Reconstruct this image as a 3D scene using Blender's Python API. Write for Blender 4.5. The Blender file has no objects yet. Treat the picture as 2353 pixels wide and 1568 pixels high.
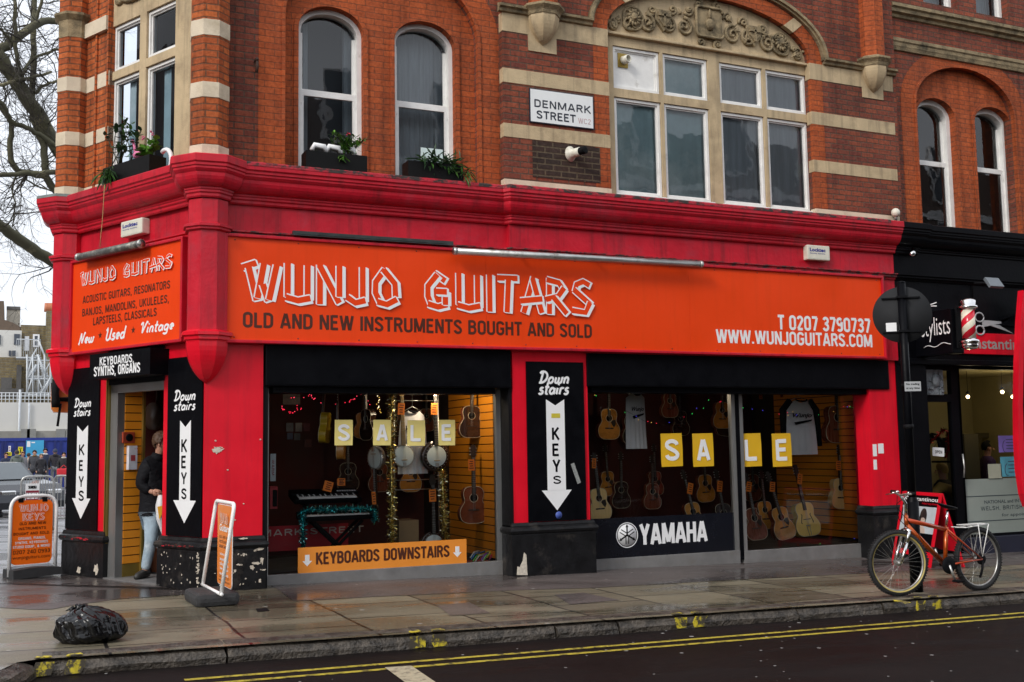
import bpy, bmesh, math, random
from mathutils import Vector, Matrix
import numpy as np
C = bpy.context.scene.collection
SC = bpy.context.scene
PI = math.pi
R = math.radians
# ---------------------------------------------------------------- camera
H = 1.55
CAM = Vector((0, -12, H))
PIT, ROL, YAW = R(5.618), R(-.921), R(24.513)
FW = Vector((math.sin(YAW)*math.cos(PIT), math.cos(YAW)*math.cos(PIT), math.sin(PIT)))
_r = Vector((math.cos(YAW), -math.sin(YAW), 0)); _u = _r.cross(FW)
RT = _r*math.cos(ROL)+_u*math.sin(ROL); UP = -_r*math.sin(ROL)+_u*math.cos(ROL)
FPX = 2650*2353/2500
cd = bpy.data.cameras.new('camera'); cam = bpy.data.objects.new('camera', cd); C.objects.link(cam)
cam.matrix_world = Matrix(((RT.x, UP.x, -FW.x, CAM.x), (RT.y, UP.y, -FW.y, CAM.y), (RT.z, UP.z, -FW.z, CAM.z), (0, 0, 0, 1)))
cd.sensor_width = 36; cd.lens = 36*2650/2500; cd.clip_end = 2000; cd.clip_start = .1
SC.camera = cam
# ---------------------------------------------------------------- world, sun, exposure
w = bpy.data.worlds.new('World'); SC.world = w; w.use_nodes = True
nt = w.node_tree; bg = nt.nodes['Background']
SUN = Vector((-.80, -.42, .62)).normalized()
sky = nt.nodes.new('ShaderNodeTexSky'); sky.sky_type = 'NISHITA'; sky.sun_disc = False
sky.sun_elevation = math.asin(SUN.z); sky.sun_rotation = math.atan2(SUN.x, SUN.y)
sky.dust_density = 4; sky.air_density = 1.2
hs = nt.nodes.new('ShaderNodeHueSaturation'); hs.inputs['Saturation'].default_value = .38
tc = nt.nodes.new('ShaderNodeTexCoord'); nz = nt.nodes.new('ShaderNodeTexNoise'); nz.inputs['Scale'].default_value = 2.2; nz.inputs['Detail'].default_value = 5
mx = nt.nodes.new('ShaderNodeMix'); mx.data_type = 'RGBA'; mx.inputs[7].default_value = (9.0, 9.4, 10.2, 1)
mr = nt.nodes.new('ShaderNodeMapRange'); mr.inputs[1].default_value = .3; mr.inputs[2].default_value = .7; mr.inputs[3].default_value = .55; mr.inputs[4].default_value = .9
nt.links.new(tc.outputs['Generated'], nz.inputs['Vector']); nt.links.new(nz.outputs['Fac'], mr.inputs[0]); nt.links.new(mr.outputs[0], mx.inputs[0])
nt.links.new(sky.outputs[0], hs.inputs['Color']); nt.links.new(hs.outputs[0], mx.inputs[6]); nt.links.new(mx.outputs[2], bg.inputs[0])
bg.inputs[1].default_value = .10
ld = bpy.data.lights.new('sun', 'SUN'); lo = bpy.data.objects.new('sun', ld); C.objects.link(lo)
ld.energy = 1.1; ld.angle = R(14); ld.color = (1, .96, .9)
lo.rotation_euler = SUN.to_track_quat('Z', 'Y').to_euler(); lo.location = (-8, -8, 14)
SC.view_settings.view_transform = 'Standard'; SC.view_settings.look = 'None'; SC.view_settings.gamma = 1
SC.view_settings.exposure = .62
SC.cycles.max_bounces = 8; SC.cycles.transparent_max_bounces = 16; SC.cycles.caustics_reflective = False; SC.cycles.caustics_refractive = False
# ---------------------------------------------------------------- frames and measuring
TH = R(63.07178); XB = 1.826
TB = Vector((-math.cos(TH), math.sin(TH), 0)); NB = Vector((-math.sin(TH), -math.cos(TH), 0))
FA = Matrix.Identity(4)
FB = Matrix.Translation((XB, 0, 0)) @ Matrix.Rotation(-TH, 4, 'Z')      # local x runs towards the corner, local y into the building
def zg(x): return .125-.0195*max(x, -3.)
def ray(u, v): return FW+RT*((u-1176.5)/FPX)-UP*((v-784)/FPX)
def pa(u, v, Y=0.):
    d = ray(u, v); t = (Y-CAM.y)/d.y; P = CAM+d*t; return P.x, P.z
def pb(u, v, o=0.):                                                    # o = how far into the building
    q = Vector((XB, 0, 0))-NB*o; d = ray(u, v); t = (q-CAM).dot(NB)/d.dot(NB); P = CAM+d*t
    return -(P-q).dot(TB), P.z
def pg(u, v, h=0.):
    d = ray(u, v); x = 0
    for i in range(25):
        t = (zg(x)+h-H)/d.z; P = CAM+d*t; x = P.x
    return P.x, P.y
# ---------------------------------------------------------------- materials
MATS = {}
def node(nt, t, **k):
    n = nt.nodes.new(t)
    for a, b in k.items(): setattr(n, a, b)
    return n
def base(name):
    m = bpy.data.materials.new(name); m.use_nodes = True; nt = m.node_tree
    return m, nt, nt.nodes['Principled BSDF']
def M(name, col, rough=.6, metal=0., var=.12, scale=6., bump=0., bscale=40., spec=.5, col2=None, fac=(.45, .65), stretch=None, coat=0., streak=None):
    """painted or plain surface: colour wandering with noise, a second colour in worn patches, fine bump"""
    if name in MATS: return MATS[name]
    m, nt, b = base(name); L = nt.links
    tc = node(nt, 'ShaderNodeTexCoord'); src = tc.outputs['Object']
    if stretch:
        mp = node(nt, 'ShaderNodeMapping'); mp.inputs['Scale'].default_value = stretch; L.new(src, mp.inputs[0]); src = mp.outputs[0]
    n = node(nt, 'ShaderNodeTexNoise'); n.inputs['Scale'].default_value = scale; n.inputs['Detail'].default_value = 6; n.inputs['Roughness'].default_value = .6
    L.new(src, n.inputs['Vector'])
    r = node(nt, 'ShaderNodeMapRange'); r.inputs[1].default_value = .25; r.inputs[2].default_value = .75
    r.inputs[3].default_value = 1-var; r.inputs[4].default_value = 1+var; L.new(n.outputs['Fac'], r.inputs[0])
    c = node(nt, 'ShaderNodeMix', data_type='RGBA', blend_type='MULTIPLY'); c.inputs[0].default_value = 1; c.inputs[6].default_value = (*col, 1)
    L.new(r.outputs[0], c.inputs[7]); out = c.outputs[2]
    if col2:
        n2 = node(nt, 'ShaderNodeTexNoise'); n2.inputs['Scale'].default_value = scale*.55; n2.inputs['Detail'].default_value = 8; n2.inputs['Roughness'].default_value = .68
        L.new(src, n2.inputs['Vector'])
        r2 = node(nt, 'ShaderNodeMapRange'); r2.inputs[1].default_value = fac[0]; r2.inputs[2].default_value = fac[1]; L.new(n2.outputs['Fac'], r2.inputs[0])
        c2 = node(nt, 'ShaderNodeMix', data_type='RGBA'); L.new(r2.outputs[0], c2.inputs[0]); L.new(out, c2.inputs[6]); c2.inputs[7].default_value = (*col2, 1); out = c2.outputs[2]
    if streak:                                                        # runs of dirt down the surface
        mp2 = node(nt, 'ShaderNodeMapping'); mp2.inputs['Scale'].default_value = (9, 9, .55); L.new(tc.outputs['Object'], mp2.inputs[0])
        n4 = node(nt, 'ShaderNodeTexNoise'); n4.inputs['Scale'].default_value = 1; n4.inputs['Detail'].default_value = 6; n4.inputs['Roughness'].default_value = .65; L.new(mp2.outputs[0], n4.inputs['Vector'])
        r4 = node(nt, 'ShaderNodeMapRange'); r4.inputs[1].default_value = .5; r4.inputs[2].default_value = .75; r4.inputs[3].default_value = 0; r4.inputs[4].default_value = streak[1]; L.new(n4.outputs['Fac'], r4.inputs[0])
        c4 = node(nt, 'ShaderNodeMix', data_type='RGBA'); L.new(r4.outputs[0], c4.inputs[0]); L.new(out, c4.inputs[6]); c4.inputs[7].default_value = (*streak[0], 1); out = c4.outputs[2]
    L.new(out, b.inputs['Base Color'])
    r3 = node(nt, 'ShaderNodeMapRange'); r3.inputs[1].default_value = .3; r3.inputs[2].default_value = .7
    r3.inputs[3].default_value = max(.02, rough*.8); r3.inputs[4].default_value = min(1, rough*1.2); L.new(n.outputs['Fac'], r3.inputs[0]); L.new(r3.outputs[0], b.inputs['Roughness'])
    b.inputs['Metallic'].default_value = metal; b.inputs['Specular IOR Level'].default_value = spec; b.inputs['Coat Weight'].default_value = coat
    if bump:
        n3 = node(nt, 'ShaderNodeTexNoise'); n3.inputs['Scale'].default_value = bscale; n3.inputs['Detail'].default_value = 5; L.new(src, n3.inputs['Vector'])
        bp = node(nt, 'ShaderNodeBump'); bp.inputs['Strength'].default_value = bump; bp.inputs['Distance'].default_value = .02
        L.new(n3.outputs['Fac'], bp.inputs['Height']); L.new(bp.outputs[0], b.inputs['Normal'])
    MATS[name] = m; return m
def emit(name, col, s):
    if name in MATS: return MATS[name]
    m, nt, b = base(name); b.inputs['Base Color'].default_value = (*col, 1); b.inputs['Emission Color'].default_value = (*col, 1); b.inputs['Emission Strength'].default_value = s
    MATS[name] = m; return m
def glass(name, tint=(.9, .95, .95), ior=1.45, wob=0., add=.0):
    m, nt, b = base(name); L = nt.links; nt.nodes.remove(b); o = nt.nodes['Material Output']
    t = node(nt, 'ShaderNodeBsdfTransparent'); t.inputs[0].default_value = (*tint, 1)
    g = node(nt, 'ShaderNodeBsdfGlossy'); g.inputs['Roughness'].default_value = .015
    f = node(nt, 'ShaderNodeFresnel'); f.inputs[0].default_value = ior
    a = node(nt, 'ShaderNodeMath', operation='ADD', use_clamp=True); a.inputs[1].default_value = add; L.new(f.outputs[0], a.inputs[0])
    if wob:
        tc = node(nt, 'ShaderNodeTexCoord'); n3 = node(nt, 'ShaderNodeTexNoise'); n3.inputs['Scale'].default_value = 2.5; L.new(tc.outputs['Object'], n3.inputs['Vector'])
        bp = node(nt, 'ShaderNodeBump'); bp.inputs['Strength'].default_value = wob; bp.inputs['Distance'].default_value = .05; L.new(n3.outputs['Fac'], bp.inputs['Height'])
        L.new(bp.outputs[0], g.inputs['Normal'])
    x = node(nt, 'ShaderNodeMixShader'); L.new(a.outputs[0], x.inputs[0]); L.new(t.outputs[0], x.inputs[1]); L.new(g.outputs[0], x.inputs[2]); L.new(x.outputs[0], o.inputs['Surface'])
    return m
def brick(name, c1, c2, mortar, bw=.225, bh=.075, ms=.011, stain=.35, bumpd=.7, soot=(.05, .04, .035)):
    m, nt, b = base(name); L = nt.links
    tc = node(nt, 'ShaderNodeTexCoord'); s = node(nt, 'ShaderNodeSeparateXYZ'); L.new(tc.outputs['Object'], s.inputs[0])
    ad = node(nt, 'ShaderNodeMath', operation='ADD'); L.new(s.outputs[0], ad.inputs[0]); L.new(s.outputs[1], ad.inputs[1])
    cb = node(nt, 'ShaderNodeCombineXYZ'); L.new(ad.outputs[0], cb.inputs[0]); L.new(s.outputs[2], cb.inputs[1])
    bt = node(nt, 'ShaderNodeTexBrick'); L.new(cb.outputs[0], bt.inputs['Vector'])
    bt.inputs['Scale'].default_value = 1; bt.inputs['Brick Width'].default_value = bw; bt.inputs['Row Height'].default_value = bh; bt.inputs['Mortar Size'].default_value = ms; bt.inputs['Mortar Smooth'].default_value = .3; bt.inputs['Bias'].default_value = -.1
    bt.inputs['Color1'].default_value = (*c1, 1); bt.inputs['Color2'].default_value = (*c2, 1); bt.inputs['Mortar'].default_value = (*mortar, 1)
    n = node(nt, 'ShaderNodeTexNoise'); n.inputs['Scale'].default_value = 1.3; n.inputs['Detail'].default_value = 8; n.inputs['Roughness'].default_value = .7; L.new(tc.outputs['Object'], n.inputs['Vector'])
    r = node(nt, 'ShaderNodeMapRange'); r.inputs[1].default_value = .45; r.inputs[2].default_value = .8; r.inputs[3].default_value = 0; r.inputs[4].default_value = stain; L.new(n.outputs['Fac'], r.inputs[0])
    x = node(nt, 'ShaderNodeMix', data_type='RGBA'); L.new(r.outputs[0], x.inputs[0]); L.new(bt.outputs['Color'], x.inputs[6]); x.inputs[7].default_value = (*soot, 1)
    n2 = node(nt, 'ShaderNodeTexNoise'); n2.inputs['Scale'].default_value = 25; n2.inputs['Detail'].default_value = 4; L.new(tc.outputs['Object'], n2.inputs['Vector'])
    r2 = node(nt, 'ShaderNodeMapRange'); r2.inputs[1].default_value = .3; r2.inputs[2].default_value = .7; r2.inputs[3].default_value = .75; r2.inputs[4].default_value = 1.2; L.new(n2.outputs['Fac'], r2.inputs[0])
    y = node(nt, 'ShaderNodeMix', data_type='RGBA', blend_type='MULTIPLY'); y.inputs[0].default_value = 1; L.new(x.outputs[2], y.inputs[6]); L.new(r2.outputs[0], y.inputs[7])
    mp2 = node(nt, 'ShaderNodeMapping'); mp2.inputs['Scale'].default_value = (5, 5, .35); L.new(tc.outputs['Object'], mp2.inputs[0])
    n4 = node(nt, 'ShaderNodeTexNoise'); n4.inputs['Scale'].default_value = 1; n4.inputs['Detail'].default_value = 6; n4.inputs['Roughness'].default_value = .65; L.new(mp2.outputs[0], n4.inputs['Vector'])
    r4 = node(nt, 'ShaderNodeMapRange'); r4.inputs[1].default_value = .48; r4.inputs[2].default_value = .78; r4.inputs[3].default_value = 1; r4.inputs[4].default_value = .42; L.new(n4.outputs['Fac'], r4.inputs[0])
    y2 = node(nt, 'ShaderNodeMix', data_type='RGBA', blend_type='MULTIPLY'); y2.inputs[0].default_value = 1; L.new(y.outputs[2], y2.inputs[6]); L.new(r4.outputs[0], y2.inputs[7]); y = y2
    L.new(y.outputs[2], b.inputs['Base Color']); b.inputs['Roughness'].default_value = .8; b.inputs['Specular IOR Level'].default_value = .25
    h = node(nt, 'ShaderNodeMath', operation='MULTIPLY_ADD'); L.new(bt.outputs['Fac'], h.inputs[0]); h.inputs[1].default_value = -1; L.new(n2.outputs['Fac'], h.inputs[2])
    bp = node(nt, 'ShaderNodeBump'); bp.inputs['Strength'].default_value = bumpd; bp.inputs['Distance'].default_value = .012; L.new(h.outputs[0], bp.inputs['Height']); L.new(bp.outputs[0], b.inputs['Normal'])
    MATS[name] = m; return m

# ---------------------------------------------------------------- two alphabets drawn as centre lines: condensed capitals and an upright brush script
def _A(cx, cy, rx, ry, a0, a1, n=9): return [(cx+rx*math.cos(R(a0+(a1-a0)*i/n)), cy+ry*math.sin(R(a0+(a1-a0)*i/n))) for i in range(n+1)]
_l, _t, _b = .07, .93, .07
_O = [(.39, .25), (.39, .75)]+_A(.23, .76, .16, .17, 0, 180)+[(.07, .25)]+_A(.23, .24, .16, .17, 180, 360)
_P = [(_l, _t), (.24, _t)]+_A(.24, .72, .15, .21, 80, -80)+[(.24, .51), (_l, .51)]
CAPS = {'A': (.50, [[(.05, 0), (.235, 1)], [(.265, 1), (.45, 0)], [(.12, .28), (.38, .28)]]), 'B': (.46, [[(_l, 0), (_l, 1)], [(_l, _t), (.23, _t)]+_A(.23, .735, .14, .195, 80, -80)+[(_l, .54)], [(_l, .54), (.24, .54)]+_A(.24, .305, .15, .235, 80, -80)+[(.24, _b), (_l, _b)]]),
 'C': (.45, [_A(.23, .74, .16, .19, 0, 180)+_A(.23, .26, .16, .19, 180, 360)]), 'D': (.46, [[(_l, 0), (_l, 1)], [(_l, _t), (.2, _t)]+_A(.2, .72, .19, .21, 80, 0)+_A(.2, .28, .19, .21, 0, -80)+[(.2, _b), (_l, _b)]]),
 'E': (.41, [[(_l, 0), (_l, 1)], [(_l, _t), (.37, _t)], [(_l, .52), (.34, .52)], [(_l, _b), (.38, _b)]]), 'F': (.39, [[(_l, 0), (_l, 1)], [(_l, _t), (.36, _t)], [(_l, .50), (.33, .50)]]),
 'G': (.46, [_A(.23, .75, .16, .18, 0, 180)+_A(.23, .25, .16, .18, 180, 350)+[(.39, .47), (.23, .47)]]), 'H': (.46, [[(_l, 0), (_l, 1)], [(.39, 0), (.39, 1)], [(_l, .52), (.39, .52)]]), 'I': (.15, [[(.075, 0), (.075, 1)]]),
 'J': (.37, [[(.30, 1), (.30, .25)]+_A(.175, .24, .125, .17, 0, -180)]), 'K': (.47, [[(_l, 0), (_l, 1)], [(.41, 1), (_l, .40)], [(.18, .56), (.43, 0)]]), 'L': (.38, [[(_l, 0), (_l, 1)], [(_l, _b), (.37, _b)]]),
 'M': (.60, [[(_l, 0), (_l, 1)], [(.09, 1), (.29, .08)], [(.31, .08), (.51, 1)], [(.53, 0), (.53, 1)]]), 'N': (.47, [[(_l, 0), (_l, 1)], [(.08, 1), (.39, 0)], [(.40, 0), (.40, 1)]]), 'O': (.46, [_O]), 'P': (.44, [[(_l, 0), (_l, 1)], _P]), 'Q': (.46, [_O, [(.26, .2), (.42, -.04)]]),
 'R': (.46, [[(_l, 0), (_l, 1)], _P, [(.25, .5), (.41, 0)]]), 'S': (.45, [_A(.22, .745, .155, .185, 0, 215)+[(.3, .44)]+_A(.22, .255, .16, .185, 30, -180)]), 'T': (.42, [[(.21, 0), (.21, 1)], [(0, _t), (.42, _t)]]), 'U': (.46, [[(_l, 1), (_l, .25)]+_A(.23, .24, .16, .17, 180, 360)+[(.39, 1)]]),
 'V': (.48, [[(.05, 1), (.225, 0)], [(.255, 0), (.43, 1)]]), 'W': (.68, [[(.05, 1), (.185, 0)], [(.205, 0), (.335, 1)], [(.345, 1), (.475, 0)], [(.495, 0), (.63, 1)]]), 'X': (.46, [[(.05, 0), (.41, 1)], [(.05, 1), (.41, 0)]]), 'Y': (.46, [[(.05, 1), (.23, .42)], [(.41, 1), (.23, .42)], [(.23, .45), (.23, 0)]]), 'Z': (.42, [[(.03, _t), (.39, _t)], [(.36, .9), (.06, .1)], [(.03, _b), (.39, _b)]]),
 '0': (.46, [_O]), '1': (.34, [[(.22, 0), (.22, 1)], [(.22, .95), (.08, .8)]]), '2': (.44, [_A(.22, .74, .15, .19, 170, -20)+[(.08, .1)], [(.05, _b), (.39, _b)]]), '3': (.44, [_A(.22, .74, .15, .19, 165, -80), _A(.22, .28, .16, .21, 80, -165), [(.15, .52), (.24, .52)]]), '4': (.46, [[(.32, 0), (.32, 1)], [(.31, .97), (.06, .3)], [(.03, .26), (.44, .26)]]),
 '7': (.42, [[(.03, _t), (.38, _t)], [(.37, .92), (.16, 0)]]), '9': (.45, [[(.38, .72)]+_A(.22, .70, .155, .23, 0, 360), [(.38, .7), (.36, .3)]+_A(.22, .24, .15, .17, 0, -150)]), '.': (.16, [[(.08, 0), (.08, .15)]]), ',': (.17, [[(.09, .14), (.06, -.14)]]), '&': (.50, [_A(.22, .76, .12, .17, 300, -20)+[(.1, .45)]+_A(.2, .24, .14, .17, 150, 300)+[(.44, .45)], [(.14, .62), (.46, 0)]]), '!': (.16, [[(.08, .3), (.08, 1)], [(.08, 0), (.08, .15)]]), ' ': (.22, [])}
_e = _A(.19, .26, .14, .23, 0, 360, 14)
SCRIPT = {'o': (.40, [_e]), 'w': (.56, [[(.06, .5), (.06, .2)]+_A(.16, .17, .10, .13, 180, 360)+[(.26, .5)], [(.26, .2)]+_A(.36, .17, .10, .13, 180, 360)+[(.46, .45), (.54, .47)]]), 'n': (.38, [[(.06, 0), (.06, .5)], [(.06, .33)]+_A(.18, .34, .11, .16, 170, 0)+[(.29, .08), (.37, .04)]]), 's': (.34, [_A(.17, .39, .09, .11, 30, 230)+_A(.15, .15, .12, .14, 60, -160)]),
 't': (.30, [[(.12, .92), (.12, .16)]+_A(.2, .14, .08, .11, 180, 310), [(.0, .56), (.27, .56)]]), 'a': (.42, [_e, [(.34, .5), (.34, .1), (.42, .04)]]), 'i': (.20, [[(.08, .5), (.08, .1), (.16, .04)], [(.09, .72), (.10, .82)]]), 'r': (.32, [[(.07, 0), (.07, .5)], [(.07, .34)]+_A(.18, .38, .11, .12, 170, 30)]), 'e': (.36, [[(.06, .25), (.30, .29)]+_A(.18, .28, .13, .22, 10, 310)]), 'd': (.44, [_e, [(.34, 1), (.34, .1), (.42, .04)]]), 'g': (.42, [_e, [(.34, .5), (.34, -.18)]+_A(.2, -.18, .14, .12, 0, -170)]),
 'D': (.56, [[(.14, .02), (.14, .95)], [(-.02, .78), (.03, .93), (.14, .96)]+_A(.14, .5, .34, .46, 90, -90)+[(.04, .06)]]), 'N': (.56, [[(-.02, .06), (.06, .0), (.12, .95)], [(.12, .95), (.34, .05)], [(.34, .05), (.44, .95), (.54, .9)]]), 'U': (.54, [[(-.02, .8), (.06, .95), (.1, .8), (.1, .25)]+_A(.25, .22, .15, .2, 180, 360)+[(.42, .95)], [(.40, .3), (.52, .03)]]), 'V': (.50, [[(-.04, .78), (.06, .95), (.12, .9), (.2, .02)], [(.2, .02), (.40, .98), (.52, .92)]])}
def offsetpoly(p, w):
    p = [Vector(q) for q in p]; p = [q for i, q in enumerate(p) if i == 0 or (q-p[i-1]).length > 1e-6]; n = len(p); a = []; b = []
    for i in range(n):
        d0 = (p[i]-p[i-1]).normalized() if i else None; d1 = (p[i+1]-p[i]).normalized() if i < n-1 else None
        d0 = d0 or d1; d1 = d1 or d0; n0 = Vector((-d0.y, d0.x)); n1 = Vector((-d1.y, d1.x)); q = n0+n1; q = q.normalized() if q.length > .2 else n1; k = w/2/max(.55, q.dot(n1)); a.append(p[i]+q*k); b.append(p[i]-q*k)
    return a, b
def drawn(m, s, x0, x1, z0, z1, y, mi, T, G, sw, slant=0., gap=.055):
    X = 0; st = []
    for c in s:
        w_, S = G[c]
        for q in S: st.append([(a+X+slant*b, b) for a, b in q])
        X += w_+gap; st.append(None)
    al = [q for S in st if S for q in S]; lo = (min(q[0] for q in al), min(q[1] for q in al)); hi = (max(q[0] for q in al), max(q[1] for q in al))
    if G is CAPS: lo = (lo[0]-.0, 0); hi = (hi[0], 1)
    H_ = (z1-z0)/(hi[1]-lo[1]); t = sw*H_; k = (x1-x0-t)/(hi[0]-lo[0]); yy = y
    for S in st:
        if S is None: yy = y; continue
        P = [(x0+t/2+(a-lo[0])*k, z0+(b-lo[1])*H_) for a, b in S]; a, b = offsetpoly(P, t); n = len(a)
        m.add([(q[0], yy, q[1]) for q in a+b], [(i, n+i, n+i+1, i+1) for i in range(n-1)], mi, T); yy -= .00012
# ---------------------------------------------------------------- mesh building
class MB:
    def __init__(s): s.v = []; s.f = []; s.m = []; s.sm = []
    def add(s, vs, fs, mi=0, T=None, smooth=False):
        n = len(s.v)
        for p in vs:
            p = Vector(p); s.v.append(T @ p if T else p)
        for f in fs: s.f.append([n+i for i in f]); s.m.append(mi); s.sm.append(smooth)
        return s
    def box(s, x0, x1, y0, y1, z0, z1, mi=0, T=None, b=0.):
        if b:                                                        # chamfered box
            b = min(b, (x1-x0)*.45, (y1-y0)*.45, (z1-z0)*.45)
            bm = bmesh.new(); bmesh.ops.create_cube(bm, size=1)
            for q in bm.verts: q.co = Vector(((x0+x1)/2+q.co.x*(x1-x0), (y0+y1)/2+q.co.y*(y1-y0), (z0+z1)/2+q.co.z*(z1-z0)))
            bmesh.ops.bevel(bm, geom=bm.edges[:], offset=b, segments=2, affect='EDGES', profile=.6)
            s.bm(bm, mi, T); bm.free(); return s
        return s.add([(x, y, z) for z in (z0, z1) for y in (y0, y1) for x in (x0, x1)],
                     [(0, 2, 3, 1), (4, 5, 7, 6), (0, 1, 5, 4), (2, 6, 7, 3), (0, 4, 6, 2), (1, 3, 7, 5)], mi, T)
    def bm(s, bm, mi=0, T=None, smooth=False):
        bm.verts.index_update(); return s.add([q.co.copy() for q in bm.verts], [[q.index for q in f.verts] for f in bm.faces], mi, T, smooth)
    def prism(s, poly, y0, y1, mi=0, T=None):
        """outline in x, z given a depth y0 (front) .. y1 (back)"""
        n = len(poly)
        a = sum(poly[i][0]*poly[(i+1) % n][1]-poly[(i+1) % n][0]*poly[i][1] for i in range(n))
        if a < 0: poly = poly[::-1]
        vs = [(x, y0, z) for x, z in poly]+[(x, y1, z) for x, z in poly]
        fs = [list(range(n)), list(range(2*n-1, n-1, -1))]+[(i+n, (i+1) % n+n, (i+1) % n, i) for i in range(n)]
        return s.add(vs, fs, mi, T)
    def slab(s, poly, z0, z1, mi=0, T=None):
        """outline in x, y given a height"""
        n = len(poly); a = sum(poly[i][0]*poly[(i+1) % n][1]-poly[(i+1) % n][0]*poly[i][1] for i in range(n))
        if a < 0: poly = poly[::-1]
        vs = [(x, y, z0) for x, y in poly]+[(x, y, z1) for x, y in poly]
        return s.add(vs, [list(range(n-1, -1, -1)), list(range(n, 2*n))]+[(i, (i+1) % n, (i+1) % n+n, i+n) for i in range(n)], mi, T)
    def tube(s, pts, r, seg=8, mi=0, T=None, cap=True, smooth=True):
        pts = [Vector(q) for q in pts]; k = len(pts); rr = r if isinstance(r, (list, tuple)) else [r]*k
        vs = []; fs = []; N = None
        for i, q in enumerate(pts):
            t = (pts[min(i+1, k-1)]-pts[max(i-1, 0)])
            t = t.normalized() if t.length > 1e-9 else Vector((0, 0, 1))
            if N is None: N = t.orthogonal().normalized()
            N = (N-t*N.dot(t)); N = N.normalized() if N.length > 1e-6 else t.orthogonal().normalized(); B = t.cross(N)
            for j in range(seg):
                a = 2*PI*j/seg; vs.append(q+(N*math.cos(a)+B*math.sin(a))*rr[i])
        for i in range(k-1):
            for j in range(seg): fs.append((i*seg+j, i*seg+(j+1) % seg, (i+1)*seg+(j+1) % seg, (i+1)*seg+j))
        if cap: fs += [list(range(seg-1, -1, -1)), list(range((k-1)*seg, k*seg))]
        return s.add(vs, fs, mi, T, smooth)
    def lathe(s, prof, seg=16, mi=0, T=None, rot=0., cap=True, smooth=True):
        """profile (r, z) turned about local z"""
        k = len(prof); vs = []; fs = []
        for r, z in prof:
            for j in range(seg):
                a = rot+2*PI*j/seg; vs.append((r*math.cos(a), r*math.sin(a), z))
        for i in range(k-1):
            for j in range(seg): fs.append((i*seg+j, i*seg+(j+1) % seg, (i+1)*seg+(j+1) % seg, (i+1)*seg+j))
        if cap: fs += [list(range(seg-1, -1, -1)), list(range((k-1)*seg, k*seg))]
        return s.add(vs, fs, mi, T, smooth)
    def ball(s, c, r, mi=0, T=None, sub=2):
        bm = bmesh.new(); bmesh.ops.create_icosphere(bm, subdivisions=sub, radius=1)
        rr = r if isinstance(r, (tuple, list)) else (r, r, r)
        for q in bm.verts: q.co = Vector((c[0]+q.co.x*rr[0], c[1]+q.co.y*rr[1], c[2]+q.co.z*rr[2]))
        s.bm(bm, mi, T, True); bm.free(); return s
    def plate(s, outer, holes, y0, y1, mi=0, T=None):
        """outline with holes in x, z, depth y0..y1"""
        vs, fs = plate2d(outer, holes); n = len(vs)
        V = [(x, y0, z) for x, z in vs]+[(x, y1, z) for x, z in vs]
        F = [f for f in fs]+[[i+n for i in f[::-1]] for f in fs]
        s.add(V, F, mi, T)
        for lp in [outer]+list(holes):
            m = len(lp); V = [(x, y0, z) for x, z in lp]+[(x, y1, z) for x, z in lp]
            s.add(V, [(i+m, (i+1) % m+m, (i+1) % m, i) for i in range(m)], mi, T)
        return s
    def path(s, prof, pts, T=None, mi=0, closed=False):
        """profile (out, z) swept along a plan polyline, mitred; 'out' is to the right of the direction of travel"""
        k = len(pts); P = [Vector((a[0], a[1])) for a in pts]; vs = []; fs = []; n = len(prof)
        for i in range(k):
            d0 = (P[i]-P[i-1]).normalized() if i else (P[1]-P[0]).normalized()
            d1 = (P[i+1]-P[i]).normalized() if i < k-1 else d0
            n0 = Vector((d0.y, -d0.x)); n1 = Vector((d1.y, -d1.x)); q = (n0+n1); q = q/q.length; c = max(.3, q.dot(n0))
            for o, z in prof: vs.append((P[i].x+q.x*o/c, P[i].y+q.y*o/c, z))
        for i in range(k-1):
            for j in range(n-1): fs.append((i*n+j, (i+1)*n+j, (i+1)*n+j+1, i*n+j+1))
        fs += [list(range(n)), list(range(k*n-1, (k-1)*n-1, -1))]
        return s.add(vs, fs, mi, T)
    def text(s, str_, x0, x1, z0, z1, y, mi=0, T=None, bold=.0, shear=0., d=.0015, rot=0):
        """lettering fitted to the rectangle x0..x1, z0..z1, standing at depth y"""
        if shear > .25 and all(c in SCRIPT for c in str_): drawn(s, str_, x0, x1, z0, z1, y, mi, T, SCRIPT, .185, .22, .02); return s
        if shear == 0 and all(c in CAPS for c in str_): drawn(s, str_, x0, x1, z0, z1, y, mi, T, CAPS, .20 if bold > .042 else .19 if bold > .01 else .15); return s
        vs, fs = textmesh(str_, bold, shear)
        if not vs: return s
        a = np.array(vs); lo = a.min(0); hi = a.max(0)
        k = (hi-lo); k[k == 0] = 1; a = (a-lo)/k
        pts = [(x0+p[0]*(x1-x0), y, z0+p[1]*(z1-z0)) for p in a]
        return s.add(pts, fs, mi, T)
    def obj(s, name, mats, parent=None, T=None, smooth=False):
        me = bpy.data.meshes.new(name); me.from_pydata([tuple(q) for q in s.v], [], s.f)
        for m in (mats if isinstance(mats, (list, tuple)) else [mats]): me.materials.append(m)
        if len(me.polygons) == len(s.m):
            me.polygons.foreach_set('material_index', s.m); me.polygons.foreach_set('use_smooth', [bool(q) or smooth for q in s.sm])
        me.validate(); me.update()
        return link(bpy.data.objects.new(name, me), parent, T)
def link(o, parent=None, T=None):
    C.objects.link(o)
    if T is not None: o.matrix_world = T
    if parent is not None: par(o, parent)
    return o
def par(o, parent):
    m = o.matrix_world.copy() if o.parent is None else None
    o.parent = parent; o.matrix_parent_inverse = WM[parent].inverted() if parent in WM else Matrix.Identity(4)
WM = {}
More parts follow.
